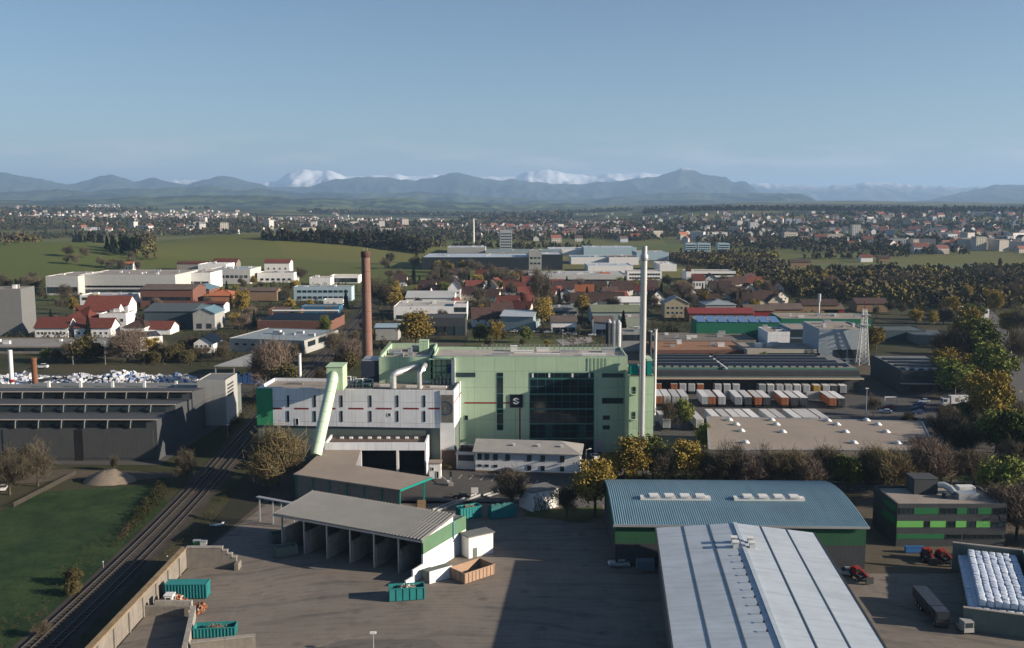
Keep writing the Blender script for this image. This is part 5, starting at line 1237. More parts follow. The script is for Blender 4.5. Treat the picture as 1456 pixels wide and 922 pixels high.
block('low pale blue shed left of the ochre tree', 534, 566, 466, 484, 14, m_grey, M('pale_blue_roof', (.24, .33, .38), var=.1), 'gable', 1.2, name='shed', cat='shed')
t = block('blue-grey metal hall with pale ribbed roof beside the parking lawn', 712, 758, 450, 470, 30, M('blue_grey_wall', (.20, .26, .29), var=.1, ribs=1.), M('pale_ribbed_roof', (.34, .39, .42), var=.1, ribs=1.4), 'gable', 2.2, yr=471)
block('white bungalow hall with brown roof and dark garage door', 784, 820, 458, 474, 18, m_whitew, m_brownroof, 'gable', 2.4, wins=(('f', 3, 4, 3, .05, None, DF),))
block('white gabled workshop with brown roof left of the silos', 846, 872, 460, 477, 18, m_whitew, m_brownroof, 'gable', 3, wins=(('f', 3, 3, 3, .05, None, DF),))
block('large hall with mossy green-grey roof behind the silos', 842, 912, 444, 462, 34, M('grey_green_panel', (.25, .31, .30), var=.1), M('mossy_roof', (.17, .19, .12), var=.2, scale=.1), 'gable', 2.6)
block('grey low shop with flat roof left of mossy-roofed hall', 778, 822, 438, 450, 18, M('grey_shop', (.22, .25, .26), var=.1), m_greyroof, vents=3, wins=(('f', 5, 4, 1.6, .3, None, DF),))
block('white-walled shop with dark red canopy behind the mossy hall', 876, 912, 430, 440, 18, m_whitew, m_frame, 'gable', 3, wins=(('f', 4, 3, 2, .1, None, DF),))
block('pale greenish flat-roofed store between silos and steel chimney', 884, 918, 452, 470, 20, M('pale_green_grey', (.27, .30, .25), var=.1), m_gravel, vents=2)
block('grey latticed cooler building directly behind the boiler house roof', 884, 914, 472, 500, 14, m_grey, m_greyroof, vents=4, wins=(('f', 5, 2, 3, .55, None, DF),))
for i, (px, yt, rad, lab, mt) in enumerate(((865.5, 454, 1.1, 'dark grey silo, leftmost of the three slim silos', m_dkgrey), (872.5, 456, 1.1, 'middle slim silo with shaded pipes', m_metal), (878.8, 455, 1.15, 'pale sunlit silo, rightmost of the three slim silos', m_metal))):
    y = 345.; X = Xat(px, 480, y); z = Zat(px, yt, y); t = thing('silo', lab, 'silo', (X, y, 0)); MB().tube([(0, 0, 0), (0, 0, z-1.2)], rad, 18).build('shell', mt, t, True); MB().tube([(0, 0, z-1.2), (0, 0, z)], [rad+.05, .3], 18).build('cone_top', m_metal, t)
    b = MB(); b.bar((-.2, -rad-.1, 1), (-.2, -rad-.1, z-1), .05, .05).bar((.2, -rad-.1, 1), (.2, -rad-.1, z-1), .05, .05); b.build('ladder', m_metal, t)
for px, yt, rad, lab in ((932, 470, .5, 'white slender vent column right of the steel chimney'), (924.5, 472, .55, 'grey vent column just right of the steel chimney')):
    y = 322.; t = thing('vent_column', lab, 'chimney', (Xat(px, 490, y), y, 0)); z = Zat(px, yt, y); MB().tube([(0, 0, 0), (0, 0, z)], rad, 14).build('shaft', m_frame if rad < .52 else m_dkgrey, t, True); MB().tube([(0, 0, z), (0, 0, z+.4)], rad+.15, 14).build('cap', m_metal, t)
# ---- far industry
block('long black factory building with pale roof on the far plain', 600, 752, 366, 384, 90, M('black_cladding', (.012, .02, .025), var=.2), m_litewh, yr=383, vents=10)
block('grey tower block beside the black factory', 752, 770, 358, 384, 40, m_grey, m_gravel, wins=(('f', 3, 3, 2, .6, None, DF), ('f', 3, 3, 2, .3, None, DF)), name='tower_building')
block('dark factory wing right of the grey tower block', 770, 800, 362, 384, 60, M('black_cladding', (.012, .02, .025)), m_litewh, vents=2)
block('long dull brown hall in front of the black factory', 726, 766, 388, 402, 40, M('dull_brown', (.12, .085, .07), var=.12), M('dull_brown_roof', (.15, .11, .09), var=.12))
block('very long pale industrial hall with north lights left of windowed office', 752, 890, 391, 405, 50, m_fact, M('pale_hall_roof', (.36, .36, .35), var=.1), vents=16, wins=(('f', 16, 6, 1.6, .35, None, DF),))
block('white three-row windowed office block crossed by the steel chimney', 892, 941, 386, 399, 20, m_whitew, m_gravel, wins=(('f', 12, 2, 1.8, .55, None, DF), ('f', 12, 2, 1.8, .15, None, DF)), name='office_building', cat='office building')
block('white school-like building with strip windows right of chimney top', 976, 1046, 386, 399, 26, m_whitew, m_gravel, wins=(('f', 5, 12, 1.6, .55, (.3, .98), DF), ('f', 5, 12, 1.6, .15, (.3, .98), DF)), vents=2, name='office_building', cat='office building')
for i, (a, c, yt, yb, lab, wm, rm) in enumerate((
    (690, 800, 357, 366, 'long blue-grey flat hall on the far plain, left half', m_grey, m_blueroof), (830, 905, 352, 364, 'long pale glazed hall on the far plain behind chimney', M('pale_blue_wall', (.33, .44, .5)), m_litewh),
    (905, 951, 359, 370, 'blue-grey hall right of the chimney tip', M('pale_blue_wall', (.33, .44, .5)), m_grey), (780, 838, 354, 362, 'white low hall between the pale far halls', m_whitew, m_litewh),
    (812, 868, 366, 376, 'white shed row before the pale far halls', m_whitew, m_blueroof), (866, 908, 366, 377, 'brown-roofed white works before the far blue halls', m_whitew, m_brownroof),
    (938, 962, 376, 386, 'white gabled storage right of chimney top', m_whitew, m_frame), (636, 690, 352, 362, 'cluttered grey plant roofs above the black factory', m_grey, m_litewh), (836, 900, 378, 388, 'white-grey flat works above the very long hall', m_whitew, m_litewh))):
    block(lab, a, c, yt, yb, 50, wm, rm, vents=5)
block('tall grey residential tower block on the far plain', 711, 728, 328, 356, 22, M('tower_grey2', (.33, .36, .38), var=.1), m_gravel, wins=tuple(('f', 5, 2.6, 1.8, .1+.14*k, None, DF) for k in range(6)), name='tower_building', cat='tower block')
for i, (a, c) in enumerate(((975, 990), (992, 1010), (1021, 1037))):
    block(['pale slab block among woods, leftmost of three', 'pale slab block among woods, middle of three', 'pale slab block among woods, rightmost of three'][i], a, c, 346, 362, 16, M('pale_blue_wall', (.33, .44, .5)), m_gravel, wins=tuple(('f', 5, 2.6, 1.8, .15+.2*k, None, DF) for k in range(4)), name='apartment_block', cat='apartment block')
# church
A = P(978, 411); t = thing('church', 'small white village church with red nave roof and thin steeple', 'church', (P(984, 411).x, A.y, A.z)); 
gable_parts(t, P(1002, 411).x-P(984, 411).x, 11, 7.5, 5, m_whitew, m_tile); winrow(t, 11, 11, 'f', 4, 1, 2.6, 2.5, fm=m_dframe)
MB().box(-5, -.6, 2, 6.6, 0, 15).build('steeple', m_whitew, t); MB().add([(-5.2, 1.8, 15), (-.4, 1.8, 15), (-.4, 6.8, 15), (-5.2, 6.8, 15), (-2.8, 4.3, 24)], [(0, 1, 4), (1, 2, 4), (2, 3, 4), (3, 0, 4), (3, 2, 1, 0)]).build('spire', m_tileb, t)
# ---- right of centre
t = block('long green clad hall with blue solar roof', 990, 1110, 458, 483, 26, M('hall_green', (.015, .15, .085), var=.12, ribs=2.), m_gravel, yr=484, par=.1, wins=())
Lh, Hh = DIM[t.name]
for k in range(8): MB().add([(k*Lh/8+.4, -.3, Hh+.1), ((k+1)*Lh/8-.4, -.3, Hh+.1), ((k+1)*Lh/8-.4, 14, Hh+1.8), (k*Lh/8+.4, 14, Hh+1.8)], [(0, 1, 2, 3)]).build('solar_panel', M('blue_solar', (.10, .18, .33), rough=.25, var=.1), t)
block('green hall extension with tan roof and white ventilators', 1110, 1238, 453, 478, 30, M('hall_green', (.015, .15, .085)), m_tan, vents=6, par=.15, yr=479)
block('wide low shed with dark red sheet roof behind the solar hall', 980, 1072, 446, 458, 18, m_brick, M('dark_red_sheet', (.17, .03, .03), var=.12, ribs=1.), 'gable', 2.5)
block('three-storey tan apartment house with white roof edge', 945, 980, 432, 452, 16, M('tan_wall', (.30, .26, .17), var=.1), m_grey, 'gable', 4, axis='y', name='apartment_house', cat='house', wins=(('f', 5, 1.8, 1.8, .6), ('f', 5, 1.8, 1.8, .25)))
block('grey metal roofed hall right of tan apartment house', 1003, 1046, 434, 445, 24, m_grey, M('grey_blue_metal', (.22, .26, .28), var=.12, ribs=1.2), 'hip', 3)
block('pale blue-grey windowless process building behind the lattice mast', 1163, 1231, 468, 517, 30, M('pale_steel_blue', (.33, .38, .41), var=.1, ribs=1.2, streak=.25), m_tan, vents=4, yr=517.5, wins=(('f', 2, 6, 4, .16, (.3, .9), DF), ('f', 4, 1.4, 1., .05, (.3, .95), DF)))
block('blue-grey stair block with two window bands left of process building', 1124, 1162, 468, 494, 24, M('steel_blue', (.16, .24, .29), var=.1, ribs=1.), m_tan, wins=(('f', 1, 14, 4, .55, None, DF), ('f', 1, 14, 3, .15, None, DF)))
block('low white box building beside the stair block', 1091, 1123, 472, 494, 20, m_white, m_tan, wins=(), vents=2)
block('long low building with tan roof, window band and round vents', 1062, 1161, 497, 517, 22, M('cream_wall', (.36, .34, .28), var=.1), m_tan, par=.2, wins=(('f', 8, 7, 2.2, .4, (.25, .98), DF),), vents=4)
block('long low brown building with orange edge left of round-vent building', 930, 1062, 498, 514, 30, m_brick, M('orange_brown_roof', (.25, .13, .07), var=.2), par=.2, wins=(('f', 7, 7, 2.4, .25, (.1, .9), DF),), vents=4)
block('flat grey roof hall behind the orange-edged brown building', 936, 1075, 484, 494, 30, m_concd, M('grey_brown_felt', (.16, .14, .12), var=.2), vents=6, par=.4)
for a, c, yt, yb, lab, wm, rm in ((1098, 1142, 440, 450, 'weathered timber shed with dark roof behind tan-roofed hall', m_wood, m_brownroof), (1142, 1192, 434, 448, 'dark timber barn with patched orange roof behind pole', m_wood, m_tileb), (1172, 1200, 440, 448, 'bright red wooden shed beside dark barn', m_red, m_brownroof), (1218, 1262, 432, 444, 'long brown shed roof among bare trees', m_wood, m_tileb), (1060, 1100, 442, 452, 'small red-walled shed row by the solar hall', m_red, m_brownroof)):
    block(lab, a, c, yt, yb, 16, wm, rm, 'gable', 3, name='shed', cat='shed')
block('low slate-blue hall nearest the ochre roadside trees', 1256, 1316, 470, 484, 18, M('slate_blue', (.045, .07, .085)), M('slate_roof', (.07, .09, .1)), par=.2)
block('long dark blue-green hall in tree shade right of lattice mast', 1306, 1362, 478, 490, 24, m_grngrey, M('slate_roof', (.07, .09, .1)), par=.2)
block('white low building with many windows seen through trees on the right', 1362, 1406, 440, 452, 20, m_whitew, m_gravel, wins=(('f', 8, 2.5, 1.8, .5, None, DF),))
block('low red roofed farmhouse on the right meadow', 1224, 1241, 366, 373, 10, m_whitew, m_tile, 'gable', 3, name='farmhouse', cat='house')
block('dark roofed barn right of the meadow farmhouse', 1250, 1265, 367, 373, 10, m_wood, m_tileb, 'gable', 3, name='barn', cat='barn')
block('brown field barn at left end of the right meadow', 1124, 1153, 373, 380, 12, m_wood, m_tileb, 'gable', 2.5, name='barn', cat='barn')
# lattice mast, pole chimney
def lattice(label, px, yb_, yt, w0, w1, y=None):
    q = P(px, yb_, 0); z = Zat(px, yt, q.y); t = thing('lattice_mast', label, 'mast', (q.x, q.y, 0)); n = 12
    for sx in (-1, 1):
        for sy in (-1, 1): MB().bar((sx*w0, sy*w0, 0), (sx*w1, sy*w1, z), .22, .22).build('mast_leg', m_frame, t)
    b = MB()
    for k in range(n):
        u0, u1 = k/n, (k+1)/n; a0 = w0+(w1-w0)*u0; a1 = w0+(w1-w0)*u1
        for sx, sy, ex, ey in ((-1, -1, 1, -1), (1, -1, 1, 1), (1, 1, -1, 1), (-1, 1, -1, -1)):
            b.bar((sx*a0, sy*a0, z*u0), (ex*a1, ey*a1, z*u1), .1, .1).bar((ex*a0, ey*a0, z*u0), (sx*a1, sy*a1, z*u1), .1, .1).bar((sx*a1, sy*a1, z*u1), (ex*a1, ey*a1, z*u1), .1, .1)
    b.build('bracing', m_frame, t); MB().bar((0, 0, z), (0, 0, z+4), .25, .25).build('antenna', m_red, t)
    for k in (.72, .9): MB().box(-w0, w0, -w0, w0, z*k, z*k+.2).build('platform', m_metal, t)
lattice('white steel lattice mast with red tip before pale blue building', 1226, 519, 440, 2.3, .7)
q = P(1164, 452, 0); z = Zat(1164, 418, q.y); t = thing('pole_chimney', 'thin white pole chimney behind the tan-roofed green hall', 'chimney', tuple(q)); MB().tube([(0, 0, 0), (0, 0, z-4)], .5, 10).build('shaft', m_frame, t); MB().tube([(0, 0, z-5), (0, 0, z)], 1., 10).build('head', m_metal, t)
q = P(673.5, 352); t = thing('far_chimney', 'pale concrete chimney far off above the plain near the tower block', 'chimney', tuple(q)); z = Zat(673, 311, q.y)-q.z; MB().tube([(0, 0, -4), (0, 0, z)], [1.8, 1.2], 12).build('shaft', m_frame, t)

# ---- village houses
TINT = [(.62, .60, .56), (.58, .54, .46), (.66, .65, .62), (.52, .46, .36), (.45, .47, .48)]
def house(label, px, py, w=11, d=10, h=5.2, rh=4.2, axis='x', roof=None, rz=0., wall=None, group='village houses', name='house'):
    q = P(px, py); t = thing(name, label, 'house', tuple(q), rz, group); FP.append((q.x, q.y, rz, w, d))
    gable_parts(t, w, d, h, rh, wall or m_objwall, roof or m_tile, axis, .8, -2)
    rr = random.Random(int(px*13+py)); c = TINT[rr.randrange(5)]
    MB().box(w*.3, w*.3+.7, d*.45, d*.45+.7, h+rh*.5, h+rh+1.).build('chimney', m_brick, t)
    for k in range(3): win(t, 1.2, 1.3, w*(k+.7)/3.4, 0, h*.55); 
    for k in range(2): win(t, 1.2, 1.5, w*(k+.7)/2.4, 0, h*.1)
    for k in range(2): win(t, 1.2, 1.3, w, d*(k+.8)/2.6, h*.55, 'r')
    if axis == 'y': win(t, 1.2, 1.3, w/2, 0, h+.6)
    recolor(t, c); return t
VB = 'brown-roofed white village house among trees between boiler house and far industry'
VR = 'red-tiled village house among trees behind the boiler house'
VO = 'village house with orange tiled roof behind the boiler house'
hs = [(VR, 664, 414, 16, 11, 'x', m_tile), (VR, 716, 418, 20, 12, 'x', m_tile), (VR, 706, 440, 17, 12, 'x', m_tile), (VR, 752, 413, 13, 11, 'y', m_tile), (VR, 738, 424, 14, 10, 'x', m_tile),
      (VB, 787, 415, 22, 11, 'x', m_tileb), (VB, 831, 415, 20, 11, 'x', m_tileb), (VB, 871, 418, 20, 14, 'x', m_tileb), (VB, 812, 436, 22, 12, 'x', m_tileb), (VB, 842, 434, 26, 12, 'x', m_tileb), (VB, 792, 428, 14, 11, 'y', m_tileb), (VO, 818, 420, 16, 10, 'x', m_tileo),
      (VB, 595, 414, 16, 11, 'x', m_tileb), (VB, 617, 412, 18, 11, 'x', m_tileb), (VB, 690, 414, 11, 11, 'y', m_tileb), (VB, 686, 428, 14, 11, 'x', m_tileb), (VB, 655, 424, 13, 11, 'x', m_tileb),
      (VR, 770, 424, 12, 10, 'x', m_tile), (VB, 768, 406, 11, 11, 'y', m_tileb), (VR, 725, 400, 11, 10, 'y', m_tile), (VB, 918, 414, 12, 11, 'x', m_tileb), (VB, 926, 430, 12, 11, 'y', m_tileb), (VR, 903, 420, 13, 10, 'x', m_tile),
      (VB, 1010, 416, 20, 12, 'x', m_tileb), (VB, 1038, 408, 18, 11, 'x', m_tileb), (VR, 1060, 407, 18, 10, 'x', m_tile), (VB, 1032, 424, 16, 11, 'x', m_tileb), (VB, 1056, 420, 13, 12, 'y', m_tileb), (VB, 1075, 414, 14, 11, 'x', m_tileb), (VB, 1072, 432, 16, 12, 'x', m_tileb), (VR, 1080, 418, 12, 11, 'y', m_tile), (VB, 1092, 437, 13, 11, 'y', m_tileb), (VR, 1098, 416, 11, 10, 'y', m_tileo), (VB, 1049, 434, 12, 10, 'x', m_tileb),
      (VB, 700, 452, 16, 11, 'x', m_tileb), (VB, 672, 462, 20, 13, 'x', m_tileb), (VB, 640, 394, 14, 11, 'x', m_tileb), (VR, 676, 396, 13, 11, 'x', m_tile), (VB, 700, 392, 14, 10, 'x', m_tileb), (VB, 560, 404, 13, 11, 'x', m_tileb), (VR, 850, 400, 13, 10, 'x', m_tileo)]
REPL = {VB: 'brown', VR: 'red', VO: 'orange'}
for i, (lab, px, py, w_, d_, ax, rf) in enumerate(hs):
    if px > 895: lab = lab.replace('between boiler house and far industry', 'right of the steel chimney').replace('behind the boiler house', 'right of the steel chimney')
    elif px < 700: lab = lab.replace('between boiler house and far industry', 'right of the brick chimney').replace('behind the boiler house', 'right of the brick chimney')
    house(lab, px, py+3, w_*.84, d_*.92, 5.2, d_*.45, ax, rf, random.uniform(-.25, .25), None, 'village houses')
def clear(x, y, m):
    for bx, by, rz, L, D in FP:
        dx, dy = x-bx, y-by; c, s = math.cos(rz), math.sin(rz); u, v = dx*c+dy*s, -dx*s+dy*c
        if -m < u < L+m and -m < v < D+m: return False
    return True
k_ = 0
for tr_ in range(3000):
    px, py = (random.uniform(570, 770), random.uniform(398, 452)) if tr_ % 2 else (random.uniform(770, 1105), random.uniform(404, 440))
    q = P(px, py)
    if (790 < px < 975 and py < 417) or not clear(q.x+5, q.y+4, 10): continue
    lab = (VR if k_ % 3 == 0 else VB)
    if px > 895: lab = lab.replace('between boiler house and far industry', 'right of the steel chimney').replace('behind the boiler house', 'right of the steel chimney')
    elif px < 700: lab = lab.replace('between boiler house and far industry', 'right of the brick chimney').replace('behind the boiler house', 'right of the brick chimney')
    house(lab, px, py, random.uniform(9, 13), 9.5, 5., 4.2, 'xy'[k_ % 2], m_tile if k_ % 3 == 0 else m_tileb, random.uniform(-.4, .4)); k_ += 1
    if k_ > 30: break
# meadow strips and lawns
def fieldsheet(name, pts, mat, z=.12):
    v = [P(*q) for q in pts]; me = []
    o = MB(); n = len(v)
    o.add([(p.x, p.y, p.z+z) for p in v], [tuple(range(n))]); return tag(o.build(name, mat), kind='structure')
m_field = ground_mat('field_grass', (.085, .115, .03), (.13, .13, .045), (.10, .085, .04), 60, 12, .3)
fieldsheet('village_field', [(786, 408), (880, 398), (968, 399), (975, 404), (930, 417), (860, 416), (800, 412)], m_field)
fieldsheet('village_field', [(1002, 402), (1038, 402), (1036, 412), (1004, 412)], m_field)
fieldsheet('right_field', [(1090, 386), (1100, 376), (1250, 375), (1440, 376), (1425, 383), (1250, 386), (1130, 389)], m_field)
fieldsheet('lawn', [(665, 480), (705, 474), (850, 484), (858, 494), (660, 496)], m_verge)
fieldsheet('parking', [(790, 484), (840, 479), (845, 487), (800, 492)], m_conc, .18)
# ================================================================== trees
m_bark = M('bark', (.07, .055, .042), var=.3, scale=1.5)
LM = {'bare': leafmat('bare_twigs', (.125, .105, .072), (.07, .06, .042)), 'blossom': leafmat('blossom_twigs', (.21, .165, .135), (.12, .09, .065)),
      'ochre': leafmat('ochre_buds', (.31, .22, .048), (.18, .14, .038)), 'lime': leafmat('lime_buds', (.17, .19, .045), (.09, .11, .03)),
      'green': leafmat('green_leaves', (.075, .10, .028), (.045, .065, .018)), 'spruce': leafmat('spruce_needles', (.016, .03, .016), (.026, .042, .02)),
      'brown': leafmat('brown_bud_twigs', (.15, .12, .06), (.09, .075, .042)),
      'olive': leafmat('olive_leaves', (.10, .085, .035), (.06, .052, .024))}
TWIG = ('bare', 'blossom', 'brown')
def crown_arrays(kind, seed, n, H, W, z0f=.28):
    r = np.random.default_rng(seed)
    if kind == 'spruce':
        t = r.random(n)**.75; z = H*(.06+.93*t); rad = (1-t)*W/2*(.55+.45*np.abs(np.sin(t*26+r.random(n)*.6)))*r.random(n)**.45+.05
        a = r.random(n)*2*np.pi; c = np.stack([rad*np.cos(a), rad*np.sin(a), z-rad*.25], -1); ln = .34; wd = .18; up = -.35
        out = np.stack([np.cos(a), np.sin(a), np.full(n, up)], -1)
    else:
        K = 34; cz = H*(z0f+.5*(1-z0f)); rz = H*(1-z0f)*.5
        d = r.normal(size=(K, 3)); d /= np.linalg.norm(d, axis=1)[:, None]; rr = r.uniform(.35, .92, K)[:, None]
        d[:, 2] = np.maximum(d[:, 2], -.75)
        cc = d*rr*np.array([W/2, W/2, rz])*r.uniform(.8, 1.15, (K, 1))+np.array([0, 0, cz]); cs = r.uniform(.09, .2, K)*W
        k = r.integers(0, K, n); off = r.normal(size=(n, 3))*.55; c = cc[k]+off*cs[k][:, None]
        keep = c[:, 2] > H*z0f*.6; c = c[keep]; k = k[keep]; n = len(c)
        out = c-np.array([0, 0, H*z0f]); out /= np.linalg.norm(out, axis=1)[:, None]+1e-6
        ln, wd = (.75, .035) if kind in TWIG else (.2, .17)
    u = r.normal(size=(n, 3)); 
    if kind in TWIG: ax = out+.55*u
    elif kind == 'spruce': ax = out+.35*u
    else: ax = u
    ax /= np.linalg.norm(ax, axis=1)[:, None]+1e-6
    b = np.cross(ax, r.normal(size=(n, 3))); b /= np.linalg.norm(b, axis=1)[:, None]+1e-6
    s = r.uniform(.6, 1.4, n)[:, None]; A = ax*ln*s; B = b*wd*s
    v = np.stack([c-A-B*.6, c-A+B*.6, c+A+B, c+A-B], 1).reshape(-1, 3) if kind not in TWIG else np.stack([c-A-B, c-A+B, c+A+B*.3, c+A-B*.3], 1).reshape(-1, 3)
    return v, np.arange(4*n).reshape(-1, 4)
def trunk_mesh(kind, seed, H, W, z0f=.28):
    r = random.Random(seed); b = MB(); R0 = .018*H+.06
    if kind == 'spruce': b.tube([(0, 0, -.5), (0, 0, H*.95)], [R0, .03], 7); return b.mesh('trunk', m_bark, True)
    top = H*.62; bend = [(r.uniform(-.25, .25), r.uniform(-.25, .25)) for _ in range(3)]
    pts = [(0, 0, -.5), (bend[0][0]*.4, bend[0][1]*.4, H*.2), (bend[1][0], bend[1][1], H*.42), (bend[2][0]*1.6, bend[2][1]*1.6, top)]
    b.tube(pts, [R0*1.25, R0, R0*.7, R0*.3], 8)
    for i in range(11):
        t = r.uniform(.2, .58); z = H*t; a = r.uniform(0, 6.28); l = W*r.uniform(.28, .48)*(1.1-t*.5)
        p0 = Vector((0, 0, z)); p1 = p0+Vector((math.cos(a)*l*.5, math.sin(a)*l*.5, l*.5)); p2 = p1+Vector((math.cos(a)*l*.5, math.sin(a)*l*.5, l*r.uniform(.2, .7)))
        b.tube([p0, p1, p2], [R0*.45, R0*.28, R0*.1], 5, caps=False)
        for j in range(2):
            a2 = a+r.uniform(-1, 1); p3 = p1+Vector((math.cos(a2)*l*.5, math.sin(a2)*l*.5, l*r.uniform(.2, .6))); b.tube([p1, p3], [R0*.2, R0*.06], 4, caps=False)
    return b.mesh('trunk', m_bark, True)
SPEC = {'bare': (5200, 11, 10, .2), 'blossom': (6500, 9, 9, .18), 'brown': (8500, 9, 9.5, .1), 'ochre': (6500, 12, 9.5, .2), 'lime': (6000, 11, 8.5, .2), 'green': (7000, 10, 8.5, .15), 'spruce': (5000, 15, 6.5, .05), 'olive': (5500, 8, 8, .08)}
TP = {}
def protos(kind):
    if kind not in TP:
        n, H, W, z0 = SPEC[kind]; TP[kind] = []
        for k in range(3):
            v, f = crown_arrays(kind, 100*len(TP)+k, n, H, W, z0)
            TP[kind].append((npmesh('crown', v, f, LM[kind]), trunk_mesh(kind, k+7, H, W, z0), H))
    return TP[kind]
NT_ = [0]; TREES = []
NAME = {'bare': 'bare_tree', 'blossom': 'blossoming_tree', 'ochre': 'budding_tree', 'lime': 'budding_tree', 'green': 'leafy_tree', 'spruce': 'spruce_tree', 'olive': 'evergreen_bush', 'brown': 'budding_tree'}
ADJ = {'bare': 'leafless brown tree', 'blossom': 'pale pinkish grey flowering tree', 'ochre': 'ochre yellow budding tree', 'lime': 'yellow-green budding tree', 'green': 'green leafy tree', 'spruce': 'dark green spruce', 'olive': 'olive green rounded bush', 'brown': 'round brownish budding tree'}
def tree(kind, x, y, h, where, group=None, wide=1.):
    pr = protos(kind); cm, tm, H = pr[random.randrange(3)]; s = h/H
    z = float(hgt(x, y)); t = thing(NAME[kind], ADJ[kind]+' '+where, 'bush' if kind == 'olive' else 'tree', (x, y, z), random.uniform(0, 6.28), group)
    t.scale = (s*wide, s*wide, s); put('crown', cm, t); put('trunk', tm, t); NT_[0] += 1; TREES.append((x, y, h*.4)); return t
def tpx(kind, px, yb, yt, where, wide=1., group=None):
    q = P(px, yb); h = Zat(px, yt, q.y)-q.z; return tree(kind, q.x, q.y, max(2, h), where, group, wide)
# hand-placed ones the picture shows clearly
tpx('brown', 396, 692, 610, 'filling the space between railway and white hall', 1.0)
tpx('bare', 14, 704, 640, 'at the left edge of the green meadow', 1.)
tpx('bare', 54, 692, 632, 'right of the leafless tree at the meadow left edge', 1.)
tpx('bare', 163, 669, 648, 'very small, alone before the big sawtooth hall', .8)
tpx('bare', 265, 690, 640, 'young and thin, where the dirt track meets railway', .7)
tpx('olive', 105, 830, 808, 'small, on the meadow left of railway, upper of two', 1.2); tpx('olive', 104, 846, 826, 'small, on the meadow left of railway, lower of two', 1.2)
tpx('bare', 60, 905, 885, 'scrubby, at bottom left beside the railway bank', 1.4)
tpx('ochre', 846, 735, 655, 'in front of the office end, beside the teal warehouse corner', 1.)
tpx('ochre', 898, 690, 622, 'with round crown beneath the steel chimney', 1.1)
tpx('lime', 928, 682, 616, 'between the two round ochre trees by steel chimney', .9)
tpx('ochre', 975, 690, 628, 'round and bright, right of the steel chimney', 1.05)
tpx('ochre', 868, 690, 640, 'smaller, left neighbour of the round tree under chimney', .95); tpx('bare', 945, 690, 640, 'half hidden between round ochre trees', 1.); tpx('bare', 1012, 692, 642, 'right of the bright round ochre tree', 1.)
tpx('lime', 972, 611, 566, 'slender, on the car park by left trailers', .75); tpx('bare', 953, 612, 568, 'slender, left of the yellow-green car park tree', .75); tpx('lime', 1000, 640, 600, 'along the left edge of tan depot roof', .7)
for i, px in enumerate((1040, 1066, 1096, 1121, 1147, 1178, 1206, 1236, 1262, 1290, 1318)):
    tpx('blossom' if i in (1, 4, 10) else 'lime' if i in (6,) else 'brown' if i in (3, 8) else 'bare', px+random.uniform(-6, 6), 694+random.uniform(-3, 6), 640+random.uniform(-14, 12), 'in the street row between tan depot roof and teal warehouse', 1.05, 'street trees before the tan depot roof')
for kind, px, yb, yt, w_, where in (('blossom', 1318, 668, 622, 1., 'at the front right corner of tan depot roof'), ('bare', 1352, 690, 640, 1.1, 'behind the dark green-panelled office'), ('lime', 1420, 726, 640, .9, 'bright, right of dark green-panelled office'),
    ('green', 1440, 664, 588, 1., 'tall, on the right edge above the yellow-green one'), ('bare', 1385, 690, 640, 1.1, 'in front of the right edge trees'), ('blossom', 1445, 768, 692, 1.1, 'low at the right edge beside bale store'),
    ('ochre', 1408, 608, 530, .95, 'tall beside the orange flags'), ('ochre', 1424, 640, 570, .9, 'between road and orange flags, lower one'), ('lime', 1410, 560, 486, 1., 'full crowned, at the road curve'), ('lime', 1392, 520, 450, 1., 'uphill of the full crowned one'),
    ('ochre', 1375, 492, 440, 1., 'at top of the roadside row, beside low halls'), ('bare', 1362, 520, 462, 1., 'behind the dark solar-roofed depot office'), ('ochre', 1380, 545, 500, 1., 'lower, right of dark depot office'), ('bare', 1338, 512, 474, .9, 'behind dark depot office roof'),
    ('ochre', 1352, 456, 422, 1., 'beside white many-windowed low building'), ('bare', 1448, 520, 470, 1., 'right of main road at right edge'), ('ochre', 1432, 478, 440, 1., 'right of main road, higher up'), ('bare', 1452, 480, 436, 1., 'beyond the main road at right edge, tall'), ('ochre', 1415, 446, 415, 1., 'at the far bend of main road'),
    ('olive', 1292, 610, 588, 1., 'on the depot car park island'), ('olive', 1340, 606, 588, .9, 'beside white shed in depot car park'), ('bare', 1242, 592, 562, .7, 'small, by the depot light pole'), ('bare', 1212, 500, 462, .9, 'right of process building'), ('ochre', 1245, 498, 462, .9, 'right of lattice mast')):
    tpx(kind, px, yb, yt, where, w_)
